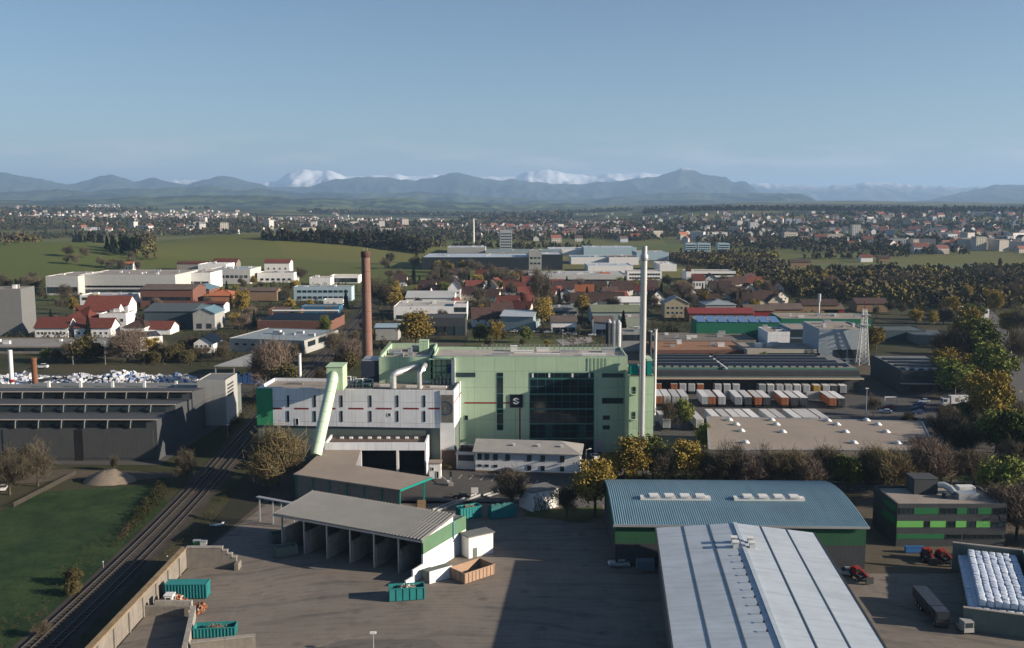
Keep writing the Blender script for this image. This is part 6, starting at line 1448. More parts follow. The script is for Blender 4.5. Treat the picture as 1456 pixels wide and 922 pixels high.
for kind, px, yb, yt, w_, where in (('blossom', 182, 516, 470, 1.3, 'broad, before the concrete hall left of the carport'), ('olive', 122, 516, 478, 1.2, 'dark, before the long concrete hall'), ('ochre', 216, 508, 478, 1.2, 'reddish, right of the broad flowering tree'), ('lime', 66, 514, 494, 1., 'low, left of the dark evergreen by bale heap'), ('bare', 80, 516, 496, 1.2, 'low, before the concrete hall'),
    ('blossom', 386, 560, 488, 1., 'tall, right of the grey carport'), ('olive', 408, 572, 520, .9, 'behind the left end of white hall'), ('ochre', 344, 448, 410, .9, 'tall and alone left of the blue hall'), ('blossom', 500, 520, 478, .9, 'just left of the brick chimney base'), ('lime', 462, 478, 448, .9, 'round, between brick hall and railway'), ('bare', 478, 508, 470, 1.1, 'low, across the track from the round one'),
    ('ochre', 592, 496, 444, 1.35, 'large and wide, right of the brick chimney'), ('green', 682, 486, 462, 1.1, 'left of the ochre one by the lawn'), ('ochre', 706, 488, 455, .9, 'narrow, left of the lawn'), ('ochre', 772, 466, 424, 1., 'tall, beside the blue-grey metal hall'), ('bare', 770, 440, 384, .8, 'very tall and thin, in the village middle'),
    ('ochre', 828, 452, 420, 1., 'behind white bungalow hall'), ('spruce', 886, 478, 442, 1., 'right of the three silos'), ('lime', 748, 488, 464, 1., 'broad, on the lawn edge'), ('spruce', 940, 430, 402, 1., 'broad and dark right of chimney, in village'), ('blossom', 972, 428, 402, 1.2, 'beside the church'), ('ochre', 1000, 436, 412, 1., 'below the church'), ('spruce', 1052, 440, 414, 1., 'by the village houses right of church'), ('ochre', 1072, 448, 424, 1., 'at right end of dark red shed'),
    ('spruce', 126, 480, 448, .9, 'between the red-roofed houses'), ('bare', 428, 400, 380, 1., 'beside the white workshop'), ('spruce', 492, 440, 412, .9, 'at right end of the blue office'), ('ochre', 560, 440, 408, 1., 'right of brick chimney, mid height'), ('bare', 540, 440, 398, 1., 'behind the brick chimney'), ('lime', 1084, 520, 500, .9, 'before the window band building'), ('olive', 1020, 516, 502, 1.1, 'before the orange-edged building'),
    ('blossom', 664, 664, 634, .8, 'before the white garage wing'), ('olive', 637, 668, 658, 1.4, 'low, on the forecourt island'), ('bare', 728, 722, 668, 1.1, 'bare-branched, left of the white cube'), ('bare', 806, 735, 690, .9, 'right of the white cube building'), ('lime', 690, 486, 470, 1., 'small, on the lawn')):
    tpx(kind, px, yb, yt, where, w_)
# scattered ones, kept clear of buildings
def inpoly(x, y, pl):
    c = False; j = len(pl)-1
    for i in range(len(pl)):
        if (pl[i][1] > y) != (pl[j][1] > y) and x < (pl[j][0]-pl[i][0])*(y-pl[i][1])/(pl[j][1]-pl[i][1])+pl[i][0]: c = not c
        j = i
    return c
def free(x, y, m=2.5):
    for bx, by, rz, L, D in FP:
        dx, dy = x-bx, y-by; c, s = math.cos(rz), math.sin(rz); u, v = dx*c+dy*s, -dx*s+dy*c
        if -m < u < L+m and -m-3 < v < D+m: return False
    return True
def offtrack(x, y): return abs(x-np.interp(y, [p[1] for p in sp_], [p[0] for p in sp_])-2) > 8
def scatter(poly, n, kinds, where, group, hmin=7, hmax=13):
    pl = [tuple(P(*q)[:2]) for q in poly]; xs = [p[0] for p in pl]; ys = [p[1] for p in pl]; k = 0; tries = 0
    while k < n and tries < n*60:
        tries += 1; x = random.uniform(min(xs), max(xs)); y = random.uniform(min(ys), max(ys))
        if not inpoly(x, y, pl) or not free(x, y) or not offtrack(x, y): continue
        if any((x-a)**2+(y-b)**2 < 16 for a, b, c in TREES): continue
        kd = random.choices([a for a, b in kinds], [b for a, b in kinds])[0]
        tree(kd, x, y, random.uniform(hmin, hmax)*(1.15 if kd == 'spruce' else 1), where, group, random.uniform(.85, 1.15)); k += 1
MIX = (('bare', 5), ('ochre', 2.2), ('spruce', 1.6), ('lime', 1), ('blossom', .8))
scatter([(565, 404), (760, 400), (760, 462), (560, 462)], 36, MIX, 'among the village houses right of the brick chimney', 'trees among the village houses')
scatter([(770, 408), (1110, 404), (1100, 442), (770, 456)], 48, MIX, 'among the village houses left and right of steel chimney', 'trees among the village houses')
scatter([(540, 372), (600, 372), (750, 398), (750, 408), (540, 408)], 34, (('bare', 6), ('ochre', 1.5), ('spruce', 2)), 'in the brown belt below the black factory', 'trees of the brown belt', 9, 15)
scatter([(-10, 402), (110, 402), (110, 470), (0, 470)], 14, (('bare', 5), ('spruce', 2), ('ochre', 1)), 'at the far left below the green hill', 'trees left of the white factory hall')
scatter([(110, 408), (420, 402), (420, 470), (110, 480)], 36, MIX, 'between the halls of the left industrial estate', 'trees of the left industrial estate', 5, 10)
scatter([(240, 495), (330, 500), (330, 520), (230, 518)], 12, (('bare', 4), ('olive', 2), ('ochre', 1)), 'in the thicket behind the white bale heap', 'thicket behind the bale heap', 5, 8)
scatter([(100, 496), (240, 500), (230, 520), (60, 516)], 10, (('bare', 4), ('olive', 3)), 'in the hedge between concrete hall and bale heap', 'thicket behind the bale heap', 4, 8)
scatter([(430, 440), (530, 440), (520, 520), (400, 590), (370, 590)], 22, (('bare', 4), ('olive', 2), ('ochre', 1.5), ('blossom', 1)), 'along the railway left of the brick chimney', 'trees along the railway', 4, 9)
scatter([(75, 365), (165, 365), (215, 380), (190, 390), (75, 390)], 12, (('bare', 1),), 'at the foot of green hill behind the white factory', 'trees at the foot of the green hill', 8, 12)
scatter([(1110, 396), (1456, 392), (1456, 436), (1300, 440), (1110, 424)], 46, (('bare', 6), ('ochre', 2), ('spruce', .5)), 'on the near edge of the large right-hand wood', 'trees of the wood below the right meadow', 9, 14)
scatter([(1240, 440), (1350, 440), (1360, 475), (1240, 470)], 10, (('bare', 4), ('ochre', 2)), 'among the sheds right of the lattice mast', 'trees right of the lattice mast', 7, 11)
scatter([(1340, 600), (1420, 600), (1456, 690), (1456, 800), (1440, 700), (1340, 660)], 9, (('bare', 4), ('green', 2), ('ochre', 1)), 'in the shady roadside thicket right of depot', 'thicket right of the depot', 7, 11)
scatter([(1020, 690), (1240, 690), (1240, 680), (1020, 680)], 0, MIX, '', '')
scatter([(1368, 455), (1398, 455), (1440, 600), (1456, 720), (1410, 700), (1392, 560)], 14, (('ochre', 3), ('lime', 2), ('bare', 1)), 'in the leafy belt left of the main road', 'leafy belt along the main road', 9, 14)
scatter([(660, 480), (860, 488), (860, 496), (660, 496)], 5, (('ochre', 2), ('olive', 2)), 'small, on the lawn behind the boiler house', 'trees on the lawn', 3, 5)
# off to the right, just outside the frame: the roadside trees that shade the depot and yard
for i, (x, y, h) in enumerate(((150, 236, 15), (158, 248, 14), (150, 262, 15), (146, 280, 14), (166, 300, 16), (160, 322, 16), (166, 344, 15), (170, 372, 16), (176, 395, 15), (131, 190, 14), (134, 204, 13), (136, 178, 15))):
    tree('lime' if i % 2 else 'ochre', x, y, h, 'in the roadside row at the right edge of the view', 'roadside trees at the right edge', 1.1)

# ---- woods that read as one mass
def clump_arrays(pts, K, size, seed, spruce=.15):
    r = np.random.default_rng(seed); n = len(pts); pts = np.asarray(pts)
    hh = r.uniform(.75, 1.25, n)*pts[:, 3]; ww = hh*r.uniform(.55, .85, n); con = r.random(n) < spruce; ww = np.where(con, ww*.5, ww); hh = np.where(con, hh*1.2, hh)
    d = r.normal(size=(n, K, 3)); d /= np.linalg.norm(d, axis=2, keepdims=True); d[:, :, 2] = np.abs(d[:, :, 2])*1.6-.6
    rad = r.uniform(.5, 1., (n, K, 1)); off = d*rad*np.stack([ww/2, ww/2, hh*.5], -1)[:, None, :]
    t = (off[:, :, 2]/hh[:, None]+.3)/.85; tap = np.where(con[:, None], np.clip(1.05-t, .1, 1), 1.)
    off[:, :, 0] *= tap; off[:, :, 1] *= tap
    c = pts[:, None, :3]+off+np.stack([0*hh, 0*hh, hh*.42], -1)[:, None, :]
    c = c.reshape(-1, 3); m = len(c); s = np.repeat(size*hh/10, K)[:, None]*r.uniform(.6, 1.3, (m, 1))
    a = r.normal(size=(m, 3)); a /= np.linalg.norm(a, axis=1)[:, None]; b = np.cross(a, r.normal(size=(m, 3))); b /= np.linalg.norm(b, axis=1)[:, None]
    v = np.stack([c-a*s, c+b*s*.8, c+a*s, c-b*s*.8], 1).reshape(-1, 3); return v, np.arange(4*m).reshape(-1, 4)
def woodmat(name, c1, c2, c3, sc=14.):
    k = NT(name); co = k.coord(); n1 = k.noise(1/sc, co, 3); n2 = k.noise(1/(sc*7), co, 3); c = k.mix(k.ramp(n1, .4, .6), c1, c2); c = k.mix(k.ramp(n2, .48, .62), c, c3)
    k.l(c, k.b.inputs['Base Color']); k.b.inputs['Roughness'].default_value = .95; k.b.inputs['Specular IOR Level'].default_value = .05; return k.m
m_wood1 = woodmat('brown_wood', (.10, .083, .05), (.065, .058, .034), (.14, .12, .04)); m_wood2 = woodmat('dark_wood', (.03, .035, .02), (.05, .042, .028), (.022, .028, .018)); m_wood3 = woodmat('mixed_wood', (.06, .062, .03), (.085, .072, .042), (.036, .045, .022), 25)
def mass(name, polys, n, K, size, mat, hm=10, seed=1, spruce=.15, mask=None):
    r = random.Random(seed); pts = []
    for poly in polys:
        pl = [tuple(P(*q)[:2]) for q in poly]; xs = [p[0] for p in pl]; ys = [p[1] for p in pl]; k = 0; tr = 0
        while k < n and tr < n*40:
            tr += 1; x = r.uniform(min(xs), max(xs)); y = r.uniform(min(ys), max(ys))
            if not inpoly(x, y, pl) or not free(x, y, 5): continue
            if mask and not mask(x, y): continue
            pts.append((x, y, float(hgt(x, y))-.5, hm*r.uniform(.8, 1.2))); k += 1
    v, f = clump_arrays(pts, K, size, seed, spruce); tag(put(name, npmesh(name, v, f, mat)), kind='stuff')
mass('right_woods', [[(1050, 396), (1130, 392), (1300, 390), (1470, 386), (1470, 440), (1400, 445), (1260, 436), (1110, 420)]], 900, 90, 1.05, m_wood1, 11, 1, .06)
mass('hedge_woods', [[(-20, 345), (55, 330), (60, 345), (-20, 356)], [(195, 345), (215, 340), (222, 372), (190, 372)]], 110, 70, 1.1, m_wood1, 11, 2, .1)
mass('spruce_grove', [[(104, 344), (146, 344), (146, 352), (104, 350)], [(150, 354), (200, 356), (200, 366), (155, 364)]], 26, 110, .9, leafmat('grove_needles', (.012, .02, .011), (.02, .03, .016)), 15, 3, .9)
mass('dark_hill_woods', [[(365, 341), (420, 339), (560, 345), (610, 356), (600, 362), (500, 350), (400, 343)]], 380, 60, 1.3, m_wood2, 12, 4, .5)
mass('plain_woods', [[(-30, 322), (1490, 326), (1490, 368), (1160, 372), (960, 372), (940, 350), (590, 352), (560, 336), (330, 334), (200, 338), (-30, 342)]], 3600, 34, 1.6, m_wood3, 11, 5, .25, mask=lambda x, y: fbm(x/260., y/260., 3) > .44)
mass('belt_woods', [[(945, 366), (1100, 364), (1120, 392), (1050, 394), (950, 374)]], 500, 50, 1.3, m_wood1, 10, 6, .15)
mass('far_woods', [[(-60, 305.5), (1520, 305.5), (1520, 326), (-60, 324)]], 4200, 16, 2.6, m_wood3, 13, 7, .3, mask=lambda x, y: fbm(x/600., y/600., 3) > .47)
mass('horizon_woods', [[(-60, 296), (900, 299), (900, 306), (-60, 305.5)]], 2300, 10, 4.5, m_wood3, 15, 13, .4, mask=lambda x, y: fbm(x/700., y/700., 3) > .5)
mass('skyline_woods', [[(915, 301), (1520, 299), (1520, 304), (915, 305)]], 1500, 14, 3., m_wood2, 15, 8, .5)
# ================================================================== vehicles and small things
def wheel_mesh(r=.5, w_=.3):
    b = MB().tube([(-w_/2, 0, 0), (w_/2, 0, 0)], r, 14).tube([(-w_/2-.01, 0, 0), (w_/2+.01, 0, 0)], r*.55, 10, 1)
    return b.mesh('wheel', [m_black, m_metal])
WH_ = wheel_mesh(.5, .3); WHC = wheel_mesh(.33, .22)
def trailer_proto():
    t = thing('semi_trailer', '', 'trailer')
    MB().box(-1.26, 1.26, 0, 13.4, 1.15, 3.95).build('cargo_box', m_objpaint, t)
    MB().box(-1.28, 1.28, -.02, 13.42, 3.95, 4.03).build('roof', M('trailer_roof', (.52, .51, .5), var=.15, rand=.25, scale=.4), t)
    d = MB().box(-1.24, -.02, -.07, -.003, 1.2, 3.92).box(.02, 1.24, -.07, -.003, 1.2, 3.92).build('rear_door', m_objpaint, t)
    b = MB()
    for x in (-.75, -.25, .25, .75): b.box(x-.03, x+.03, -.11, -.072, 1.25, 3.85)
    b.build('lock_rods', m_metal, d)
    MB().box(-1., 1., .2, 13.2, .85, 1.14).box(-1.2, 1.2, -.1, .1, .5, .72).build('underframe', m_dframe, t)
    for s in (-1, 1):
        for k in range(3): put('wheel', WH_, t, (s*1.02, 2.2+k*1.35, .5))
        MB().box(s*.7-.08, s*.7+.08, 10.2, 10.4, .05, .85).build('landing_leg', m_metal, t)
    return t
TPROTO = trailer_proto(); tused = [False]
ORD = ['first', 'second', 'third', 'fourth', 'fifth', 'sixth', 'seventh', 'eighth', 'ninth', 'tenth', 'eleventh', 'twelfth', 'thirteenth', 'fourteenth', 'fifteenth', 'sixteenth', 'seventeenth', 'eighteenth', 'nineteenth']
CT = {'w': ((.5, .5, .5), 'white'), 'o': ((.38, .11, .025), 'orange'), 'g': ((.3, .32, .33), 'grey'), 'd': ((.03, .03, .035), 'dark'), 'y': ((.5, .3, .05), 'yellow')}
def trailer(px, py, rz, col, label):
    q = P(px, py, 0); c, nm = CT[col]
    if tused[0]: o = clone(TPROTO, (q.x, q.y, .05), rz, label, 'trailers parked at the depot')
    else: o = TPROTO; o.location = (q.x, q.y, .05); o.rotation_euler = (0, 0, rz); tag(o, label, 'trailer', 'trailers parked at the depot'); tused[0] = True
    recolor(o, c); 
    if col == 'd':      # dark rear, pale sides
        for ch in o.children:
            if ch.name.startswith('cargo_box'): ch.color = (.5, .5, .5, 1)
row1 = [(936, 'o'), (958.5, 'o'), (971, 'w'), (983.5, 'w'), (996, 'o'), (1021, 'w'), (1034, 'w'), (1047, 'w'), (1084, 'g'), (1096, 'w'), (1109, 'w'), (1121.6, 'w'), (1134, 'w'), (1147, 'w'), (1161.5, 'y'), (1175, 'w'), (1186, 'd'), (1199, 'g')]
row2 = [(936, 'o'), (947.5, 'w'), (960, 'w'), (972.5, 'w'), (1002, 'w'), (1011.5, 'o'), (1025.5, 'w'), (1049, 'g'), (1063, 'd'), (1077, 'o'), (1089, 'd'), (1115, 'o'), (1129, 'd'), (1142.5, 'd'), (1183, 'o'), (1195, 'd')]
row3 = [(1012, 'w'), (1027, 'w'), (1041, 'g'), (1053.5, 'w'), (1067.5, 'w'), (1092, 'w'), (1105, 'g'), (1127, 'w'), (1140, 'g'), (1151, 'w'), (1165, 'w'), (988, 'w'), (941, 'g')]
for i, (px, c) in enumerate(row1): trailer(px, 560.5+(px-936)*.011, -.02, c, f'{CT[c][1]} trailer docked in the rear row at loading warehouse, {ORD[i]} from its left end')
for i, (px, c) in enumerate(row2): trailer(px+1, 579+(px-936)*.012, -.03, c, f'{CT[c][1]}-backed trailer in the middle parked row, {ORD[i]} from its left end')
for i, (px, c) in enumerate(sorted(row3)): trailer(px+7, 614 if px < 1000 else 611, .02, c, f'{CT[c][1]} trailer in the front row just behind tan depot roof, {ORD[i]} from its left end')
for px, lab in ((1103, 'grey flat-sided swap body standing between orange and dark trailers'), (1156, 'pale grey swap body right of the dark-backed trailers'), (1040, 'small silver tank body between trailers of the middle row')):
    q = P(px, 572, 0); t = thing('swap_body', lab, 'container', tuple(q)); MB().box(-2.4, 2.4, 0, 2.4, 1., 3.6).build('box', m_grey, t)
    b = MB()
    for s in (-2.2, 2.2):
        for y in (.1, 2.2): b.box(s-.08, s+.08, y-.08, y+.08, 0, 1.)
    b.build('stands', m_metal, t)
# cars
def car_proto():
    t = thing('parked_car', '', 'car')
    prof = [(-2.15, .35), (2.15, .35), (2.2, .75), (1.95, .93), (.95, 1.0), (-1.75, 1.02), (-2.15, .9)]
    b = MB().extrude([(y, z) for y, z in prof], -.88, .88); b.build('body', m_objpaint, t)
    def cab(z0, z1, w0, w1, ya, yb, yc, yd): return [(-w0, ya, z0), (w0, ya, z0), (w0, yb, z0), (-w0, yb, z0), (-w1, yc, z1), (w1, yc, z1), (w1, yd, z1), (-w1, yd, z1)]
    fs = [(4, 5, 6, 7), (0, 1, 5, 4), (1, 2, 6, 5), (2, 3, 7, 6), (3, 0, 4, 7)]
    MB().add(cab(.98, 1.42, .84, .66, -1.7, 1.0, -1.25, .25), fs).build('windows', m_glass, t)
    MB().add(cab(1.42, 1.47, .67, .64, -1.27, .27, -1.2, .2), fs).build('roof', m_objpaint, t)
    for s in (-1, 1):
        for y in (-1.35, 1.35): put('wheel', WHC, t, (s*.82, y, .33))
        MB().box(s*.62-.18, s*.62+.18, 2.14, 2.22, .6, .75).build('headlight', m_frame, t)
    return t
CP_ = car_proto(); cused = [False]
def car(px, py, col, rz, label, grp='parked cars', s=1.):
    q = P(px, py, 0)
    if cused[0]: o = clone(CP_, (q.x, q.y, .1), rz, label, grp)
    else: o = CP_; o.location = (q.x, q.y, .1); o.rotation_euler = (0, 0, rz); tag(o, label, 'car', grp); cused[0] = True
    if s != 1: o.scale = s if isinstance(s, tuple) else (s, s, s)
    recolor(o, col)
W_, B_, K_, Rd, S_ = (.6, .6, .6), (.02, .04, .12), (.015, .015, .018), (.22, .015, .02), (.3, .33, .36)
for px, py, c, rz, lab in ((1263, 581, Rd, 1.5, 'dark red car beside the white gate frame on depot car park'), (1259, 588, (.35, .42, .5), 1.3, 'pale blue car nearest the tan depot roof corner'), (1306, 589, B_, 1.57, 'navy car parked nearest the viewer on depot car park'), (1305, 583, B_, 1.57, 'middle navy car of the depot car park trio'), (1308, 578, B_, 1.57, 'farthest navy car of the depot car park trio'), (1313, 573, (.35, .42, .5), 1.57, 'pale blue car above the navy trio on depot car park'),
    (1301, 607, S_, 1.2, 'silver car by the depot car park island'), (1336, 600, K_, 1.57, 'black car in shade on the right depot car park'), (1355, 612, S_, 1.57, 'grey car deep in shade on the right depot car park'),
    (719, 673.5, K_, 1.57, 'black van parked before the white office'), (657, 709, K_, 1.45, 'black car alone on the forecourt left of the white sign'), (815, 641, W_, 1.57, 'white car half hidden behind the office roof end'), (846, 652, W_, .2, 'white car between office end and ochre tree'),
    (5, 697, W_, .3, 'white car at the left edge beside leafless tree'), (880, 806, S_, 1.57, 'pale silver car in shadow before the dark green warehouse wall'), (1203, 818, S_, 1.5, 'silver car beside red telehandler at warehouse corner'),
    (731, 473, W_, 1.57, 'white car on the lawn parking, leftmost'), (763, 473, W_, 1.57, 'white car on the lawn parking below tall ochre tree'), (777, 474, S_, 1.57, 'silver car on the lawn parking left of bungalow hall'), (797, 476, B_, 1.57, 'blue car before the bungalow hall garage door'), (806, 476.5, W_, 1.57, 'white car before the bungalow hall, left of a silver one'), (815, 477, S_, 1.57, 'silver car before the right end of bungalow hall'), (842, 478, W_, 1.57, 'white car before the gabled workshop'), (853, 479, B_, 1.57, 'blue car before the gabled workshop'), (811, 483, W_, 1.6, 'white car alone on the pale parking square'),
    (80, 452, Rd, .5, 'bright red car left of the large hipped red roof'), (92, 455, K_, .4, 'dark car beside the bright red one')):
    car(px, py, c, rz, lab)
car(60, 524.5, W_, 1.57, 'white van parked behind the bale heap', 'parked cars', (1.1, 1.2, 1.5))
# lorry with logo, bus
def lorry(label, px, py, rz, boxcol, cabcol, L=13, logo=False, name='lorry', h=3.9):
    q = P(px, py, 0); t = thing(name, label, 'lorry', (q.x, q.y, .1), rz)
    bx = MB().box(0, L, 0, 2.5, 1.1, h).build('cargo_box', M('lorry_'+boxcol[0], boxcol[1], var=.08, rough=.4), t)
    MB().box(-3., -.5, .05, 2.45, .6, 3.1).box(-3.1, -2.9, .1, 2.4, .5, 1.5).build('cab', M('cab_'+cabcol[0], cabcol[1], var=.08, rough=.35, spec=.5), t)
    MB().box(-3.06, -3.001, .3, 2.2, 1.7, 2.8).box(-2.6, -1.4, -.0, .049, 1.8, 2.8).build('windscreen', m_glass, t)
    MB().box(-.6, L-.2, .4, 2.1, .7, 1.09).build('chassis', m_dframe, t)
    for x in (-2.2, L-4.6, L-3.3, L-2.): 
        for y in (.2, 2.3): o = put('wheel', WH_, t, (x, y, .5), math.pi/2)
    if logo:
        b = MB(); n = 20; v = [(2.2+.75*math.cos(6.283*i/n), -.02, 2.55+.75*math.sin(6.283*i/n)) for i in range(n)]; b.add(v, [tuple(range(n))])
        v = [(2.2+r_*math.cos(6.283*i/n), -.03, 2.55+r_*math.sin(6.283*i/n)) for r_ in (.28, .42) for i in range(n)]; b.add(v, [(i, (i+1) % n, n+(i+1) % n, n+i) for i in range(n)], 1)
        for k in range(9): b.box(4.2+k*.62, 4.65+k*.62, -.02, -.002, 2.4, 2.75)
        b.build('lettering', [m_dframe, m_frame], bx)
lorry('white articulated lorry with dark round emblem by the orange flags', 1352, 579, .02, ('white', (.58, .6, .62)), ('white', (.5, .52, .55)), logo=True)
lorry('long dark lorry parked beside the bale store wall in shade', 1341, 885, 1.5, ('dark', (.03, .035, .045)), ('dark', (.03, .03, .04)), L=9, h=3.)
# red telehandlers
def telehandler(label, px, py, rz):
    q = P(px, py, 0); t = thing('telehandler', label, 'machine', (q.x, q.y, .05), rz)
    MB().box(-1., 1., -2., 2., .6, 1.35).build('chassis', m_dframe, t); MB().box(-1., -.1, -.6, .9, 1.35, 2.5).build('cab', m_red, t); MB().box(-.95, -.15, -.61, -.602, 1.6, 2.35).build('windscreen', m_glass, t)
    MB().bar((.45, 1.7, 2.1), (.45, -3.0, 1.2), .4, .4).build('boom', m_red, t); MB().box(-.9, 1., .9, 1.9, 1.35, 2.0).build('engine_cover', m_red, t)
    MB().box(-.4, 1.2, -3.3, -3., .2, 1.5).build('bucket', m_dframe, t)
    for x in (-1.05, 1.05):
        for y in (-1.35, 1.35): put('wheel', WH_, t, (x, y, .5)).scale = (1.1, 1.2, 1.2)
telehandler('red telehandler beside the right corner of dark green warehouse', 1221, 824, .2); telehandler('red telehandler before the green-panelled office, left one', 1319, 797, -.2); telehandler('dark red telehandler before the green-panelled office, right one', 1342, 799, .1)
q = P(1372, 899, 0); t = thing('road_sweeper', 'small white compact machine with dark window before the bale store', 'machine', (q.x, q.y, .05), .1)
MB().box(-.9, .9, -1.3, 1.3, .4, 1.1).box(-.85, .85, -1.2, .6, 1.1, 2.3).build('body', M('greyed_white', (.3, .3, .29), var=.15), t); MB().box(-.7, .7, -1.22, -1.201, 1.2, 2.1).build('windscreen', m_glass, t)  # white body toned down to a mid grey
for x in (-.9, .9):
    for y in (-.9, .9): put('wheel', WHC, t, (x, y, .33))
q = P(918, 812, 0); t = thing('storage_container', 'blue-grey container with ribs in shadow at dark green warehouse wall', 'container', (q.x-1.8, q.y-.2, .05)); MB().box(0, 3.6, 0, 1.8, 0, 2.1).build('shell', M('blue_grey_steel', (.12, .17, .22), var=.2), t)
b = MB()
for k in range(9): b.box(.1+k*.42, .2+k*.42, -.08, 0, .1, 2)
b.build('ribs', M('blue_grey_steel', (.12, .17, .22)), t)
m_bin = M('blue_plastic', (.03, .12, .32), var=.1, rough=.5)
for k in range(4):
    q = P(1289+k*6.6, 785.5, 0); t = thing('wheelie_bin', ['blue bin at left end of the row under green-panelled office', 'blue bin second in the row under green-panelled office', 'blue bin third in the row under green-panelled office', 'blue bin at right end of the row under green-panelled office'][k], 'bin', (q.x, q.y-.4, .05), 0, 'blue bins')
    MB().box(-.5, .5, -.4, .4, .15, 1.3).build('body', m_bin, t); MB().box(-.54, .54, -.46, .44, 1.3, 1.42).build('lid', m_bin, t); MB().tube([(-.45, .3, .13), (.45, .3, .13)], .13, 8).build('wheels', m_black, t)
# flags, gate, lamps, poles
for px, c, lab in ((1398, (.5, .12, .02), 'orange flag on white pole beside the lorry, left of two'), (1403, (.5, .12, .02), 'orange flag on white pole beside the lorry, right of two')):
    q = P(px, 582, 0); t = thing('flag', lab, 'flag', tuple(q)); MB().tube([(0, 0, 0), (0, 0, 8.2)], .08, 8).build('pole', m_frame, t)
    b = MB(); n = 6; b.v = [(.1+1.2*i/n, .18*math.sin(i*1.5), z) for z in (4.2, 8.) for i in range(n+1)]; b.f = [(i, i+1, n+2+i, n+1+i) for i in range(n)]; b.m = [0]*n; b.build('cloth', M('orange_cloth', c, var=.1), t)
A, B = P(1258, 577, 0), P(1275, 577.5, 0); t = thing('gate_frame', 'white rectangular height-limit frame over depot entrance', 'gate', tuple(A)); d = B-A
for f_ in (0, 1): MB().box(d.x*f_-.15, d.x*f_+.15, -.15, .15, 0, 3.).build('post', m_frame, t)
MB().box(-.15, d.x+.15, -.15, .15, 3., 3.4).build('crossbar', m_frame, t)
def lamp(label, px, yb_, yt, arm=True, rz=0.):
    q = P(px, yb_, 0); z = Zat(px, yt, q.y); t = thing('street_lamp', label, 'street lamp', tuple(q), rz); MB().tube([(0, 0, 0), (0, 0, z)], [.13, .07], 8).build('pole', m_metal, t)
    if arm: MB().bar((0, 0, z), (1.2, 0, z+.15), .08, .08).build('arm', m_metal, t); MB().box(.8, 1.6, -.16, .16, z+.1, z+.26).build('lamp_head', m_frame, t)
    else: MB().box(-.5, .5, -.3, .3, z, z+.25).build('lamp_head', m_frame, t)
lamp('tall pale lamp post left of the round bush by railway', 361, 686, 634, False); lamp('slender lamp post behind the teal warehouse roof, beside bare trees', 1055, 692, 641); lamp('lamp post among bare trees right of teal warehouse roof middle', 1175, 694, 646, True, 1.); lamp('lamp post at the right end of depot trailer rows', 1231, 594, 553, False); lamp('lamp post in the open yard at bottom edge', 531, 930, 901, False)
lamp('thin green pole before the bale heap hedge', 104, 519, 490, False); lamp('white lamp post between tall trees and bale heap', 150, 519, 486, False); lamp('thin lamp post on lawn behind boiler house', 800, 500, 470, False); lamp('slim lamp post before the office right end', 833, 680, 640, True, .5); lamp('small lamp post beside the railway track at dirt road', 324, 622, 605, False)
q = P(641, 691, 0); t = thing('traffic_light', 'dark signal post with white base on the forecourt', 'traffic light', tuple(q)); MB().tube([(0, 0, 0), (0, 0, 3.)], .08, 8).build('pole', m_metal, t); MB().box(-.35, .35, -.2, .2, 2.4, 3.9).build('signal_head', m_dframe, t); MB().box(-.6, .6, -.5, .5, 0, .8).build('base', m_conc, t)
A, B = P(628.5, 683, 0), P(637, 690, 0); t = thing('barrier', 'white lowered barrier arm beside the dark signal post', 'barrier', tuple(B)); d = A-B; MB().bar((0, 0, 1.), (d.x, d.y, 1.), .12, .16).build('arm', m_frame, t); MB().box(-.35, .35, -.35, .35, 0, 1.25).build('barrier_box', m_frame, t)
q = P(675, 706, 0); t = thing('notice_board', 'white square notice board on posts on the forecourt', 'sign', tuple(q)); MB().box(-.9, .9, -.05, .05, .8, 2.3).build('board', m_frame, t)
for s in (-.7, .7): MB().box(s-.05, s+.05, .051, .15, 0, 2.3).build('post', m_metal, t)
# gravel heap, track-side bits, bay items
q = P(144, 690, 0); rr = random.Random(4); n = 26; v = []
for k, (fr_, z) in enumerate(((1, 0), (.78, 1.3), (.5, 2.4), (.2, 3.2))):
    for j in range(n): s_ = rr.uniform(.9, 1.08); v.append((7.2*fr_*s_*math.cos(6.283*j/n)+1., 4.2*fr_*s_*math.sin(6.283*j/n), z*rr.uniform(.93, 1.05)))
b = MB().add(v, [(k*n+j, k*n+(j+1) % n, (k+1)*n+(j+1) % n, (k+1)*n+j) for k in range(3) for j in range(n)]+[tuple(range(3*n, 4*n))])
o = b.build('gravel_heap', M('gravel', (.21, .17, .13), var=.35, scale=2.5), None, True, (q.x, q.y+3.5, .02)); tag(o, 'pale brown gravel heap beside the dirt track and meadow', 'gravel heap')
for px, py, c, lab in ((280, 777, (.08, .25, .12), 'small green box behind the bay end wall'), (290, 778, (.45, .45, .42), 'small pale box behind the bay end wall')):
    q = P(px, py, 0); t = thing('track_cabinet', lab, 'cabinet', tuple(q)); MB().box(-.7, .7, -.4, .4, 0, 1.3).build('case', M('cabinet_%d' % px, c), t); MB().box(-.78, .78, -.48, .48, 1.3, 1.42).build('lid', m_metal, t)
for px, py, lab in ((147, 808, 'short white track marker post beside meadow edge'), (238, 800, 'short white track marker post beside retaining wall')):
    q = P(px, py, 0); t = thing('marker_post', lab, 'post', tuple(q)); MB().tube([(0, 0, 0), (0, 0, 1.2)], .06, 6).build('post', m_metal, t); MB().box(-.1, .1, -.08, .08, 1.2, 1.45).build('number_plate', m_frame, t)
q = P(309, 748, 0); t = thing('pallet_pile', 'few pale boards lying on the dark yard behind bay end wall', 'boards', tuple(q))
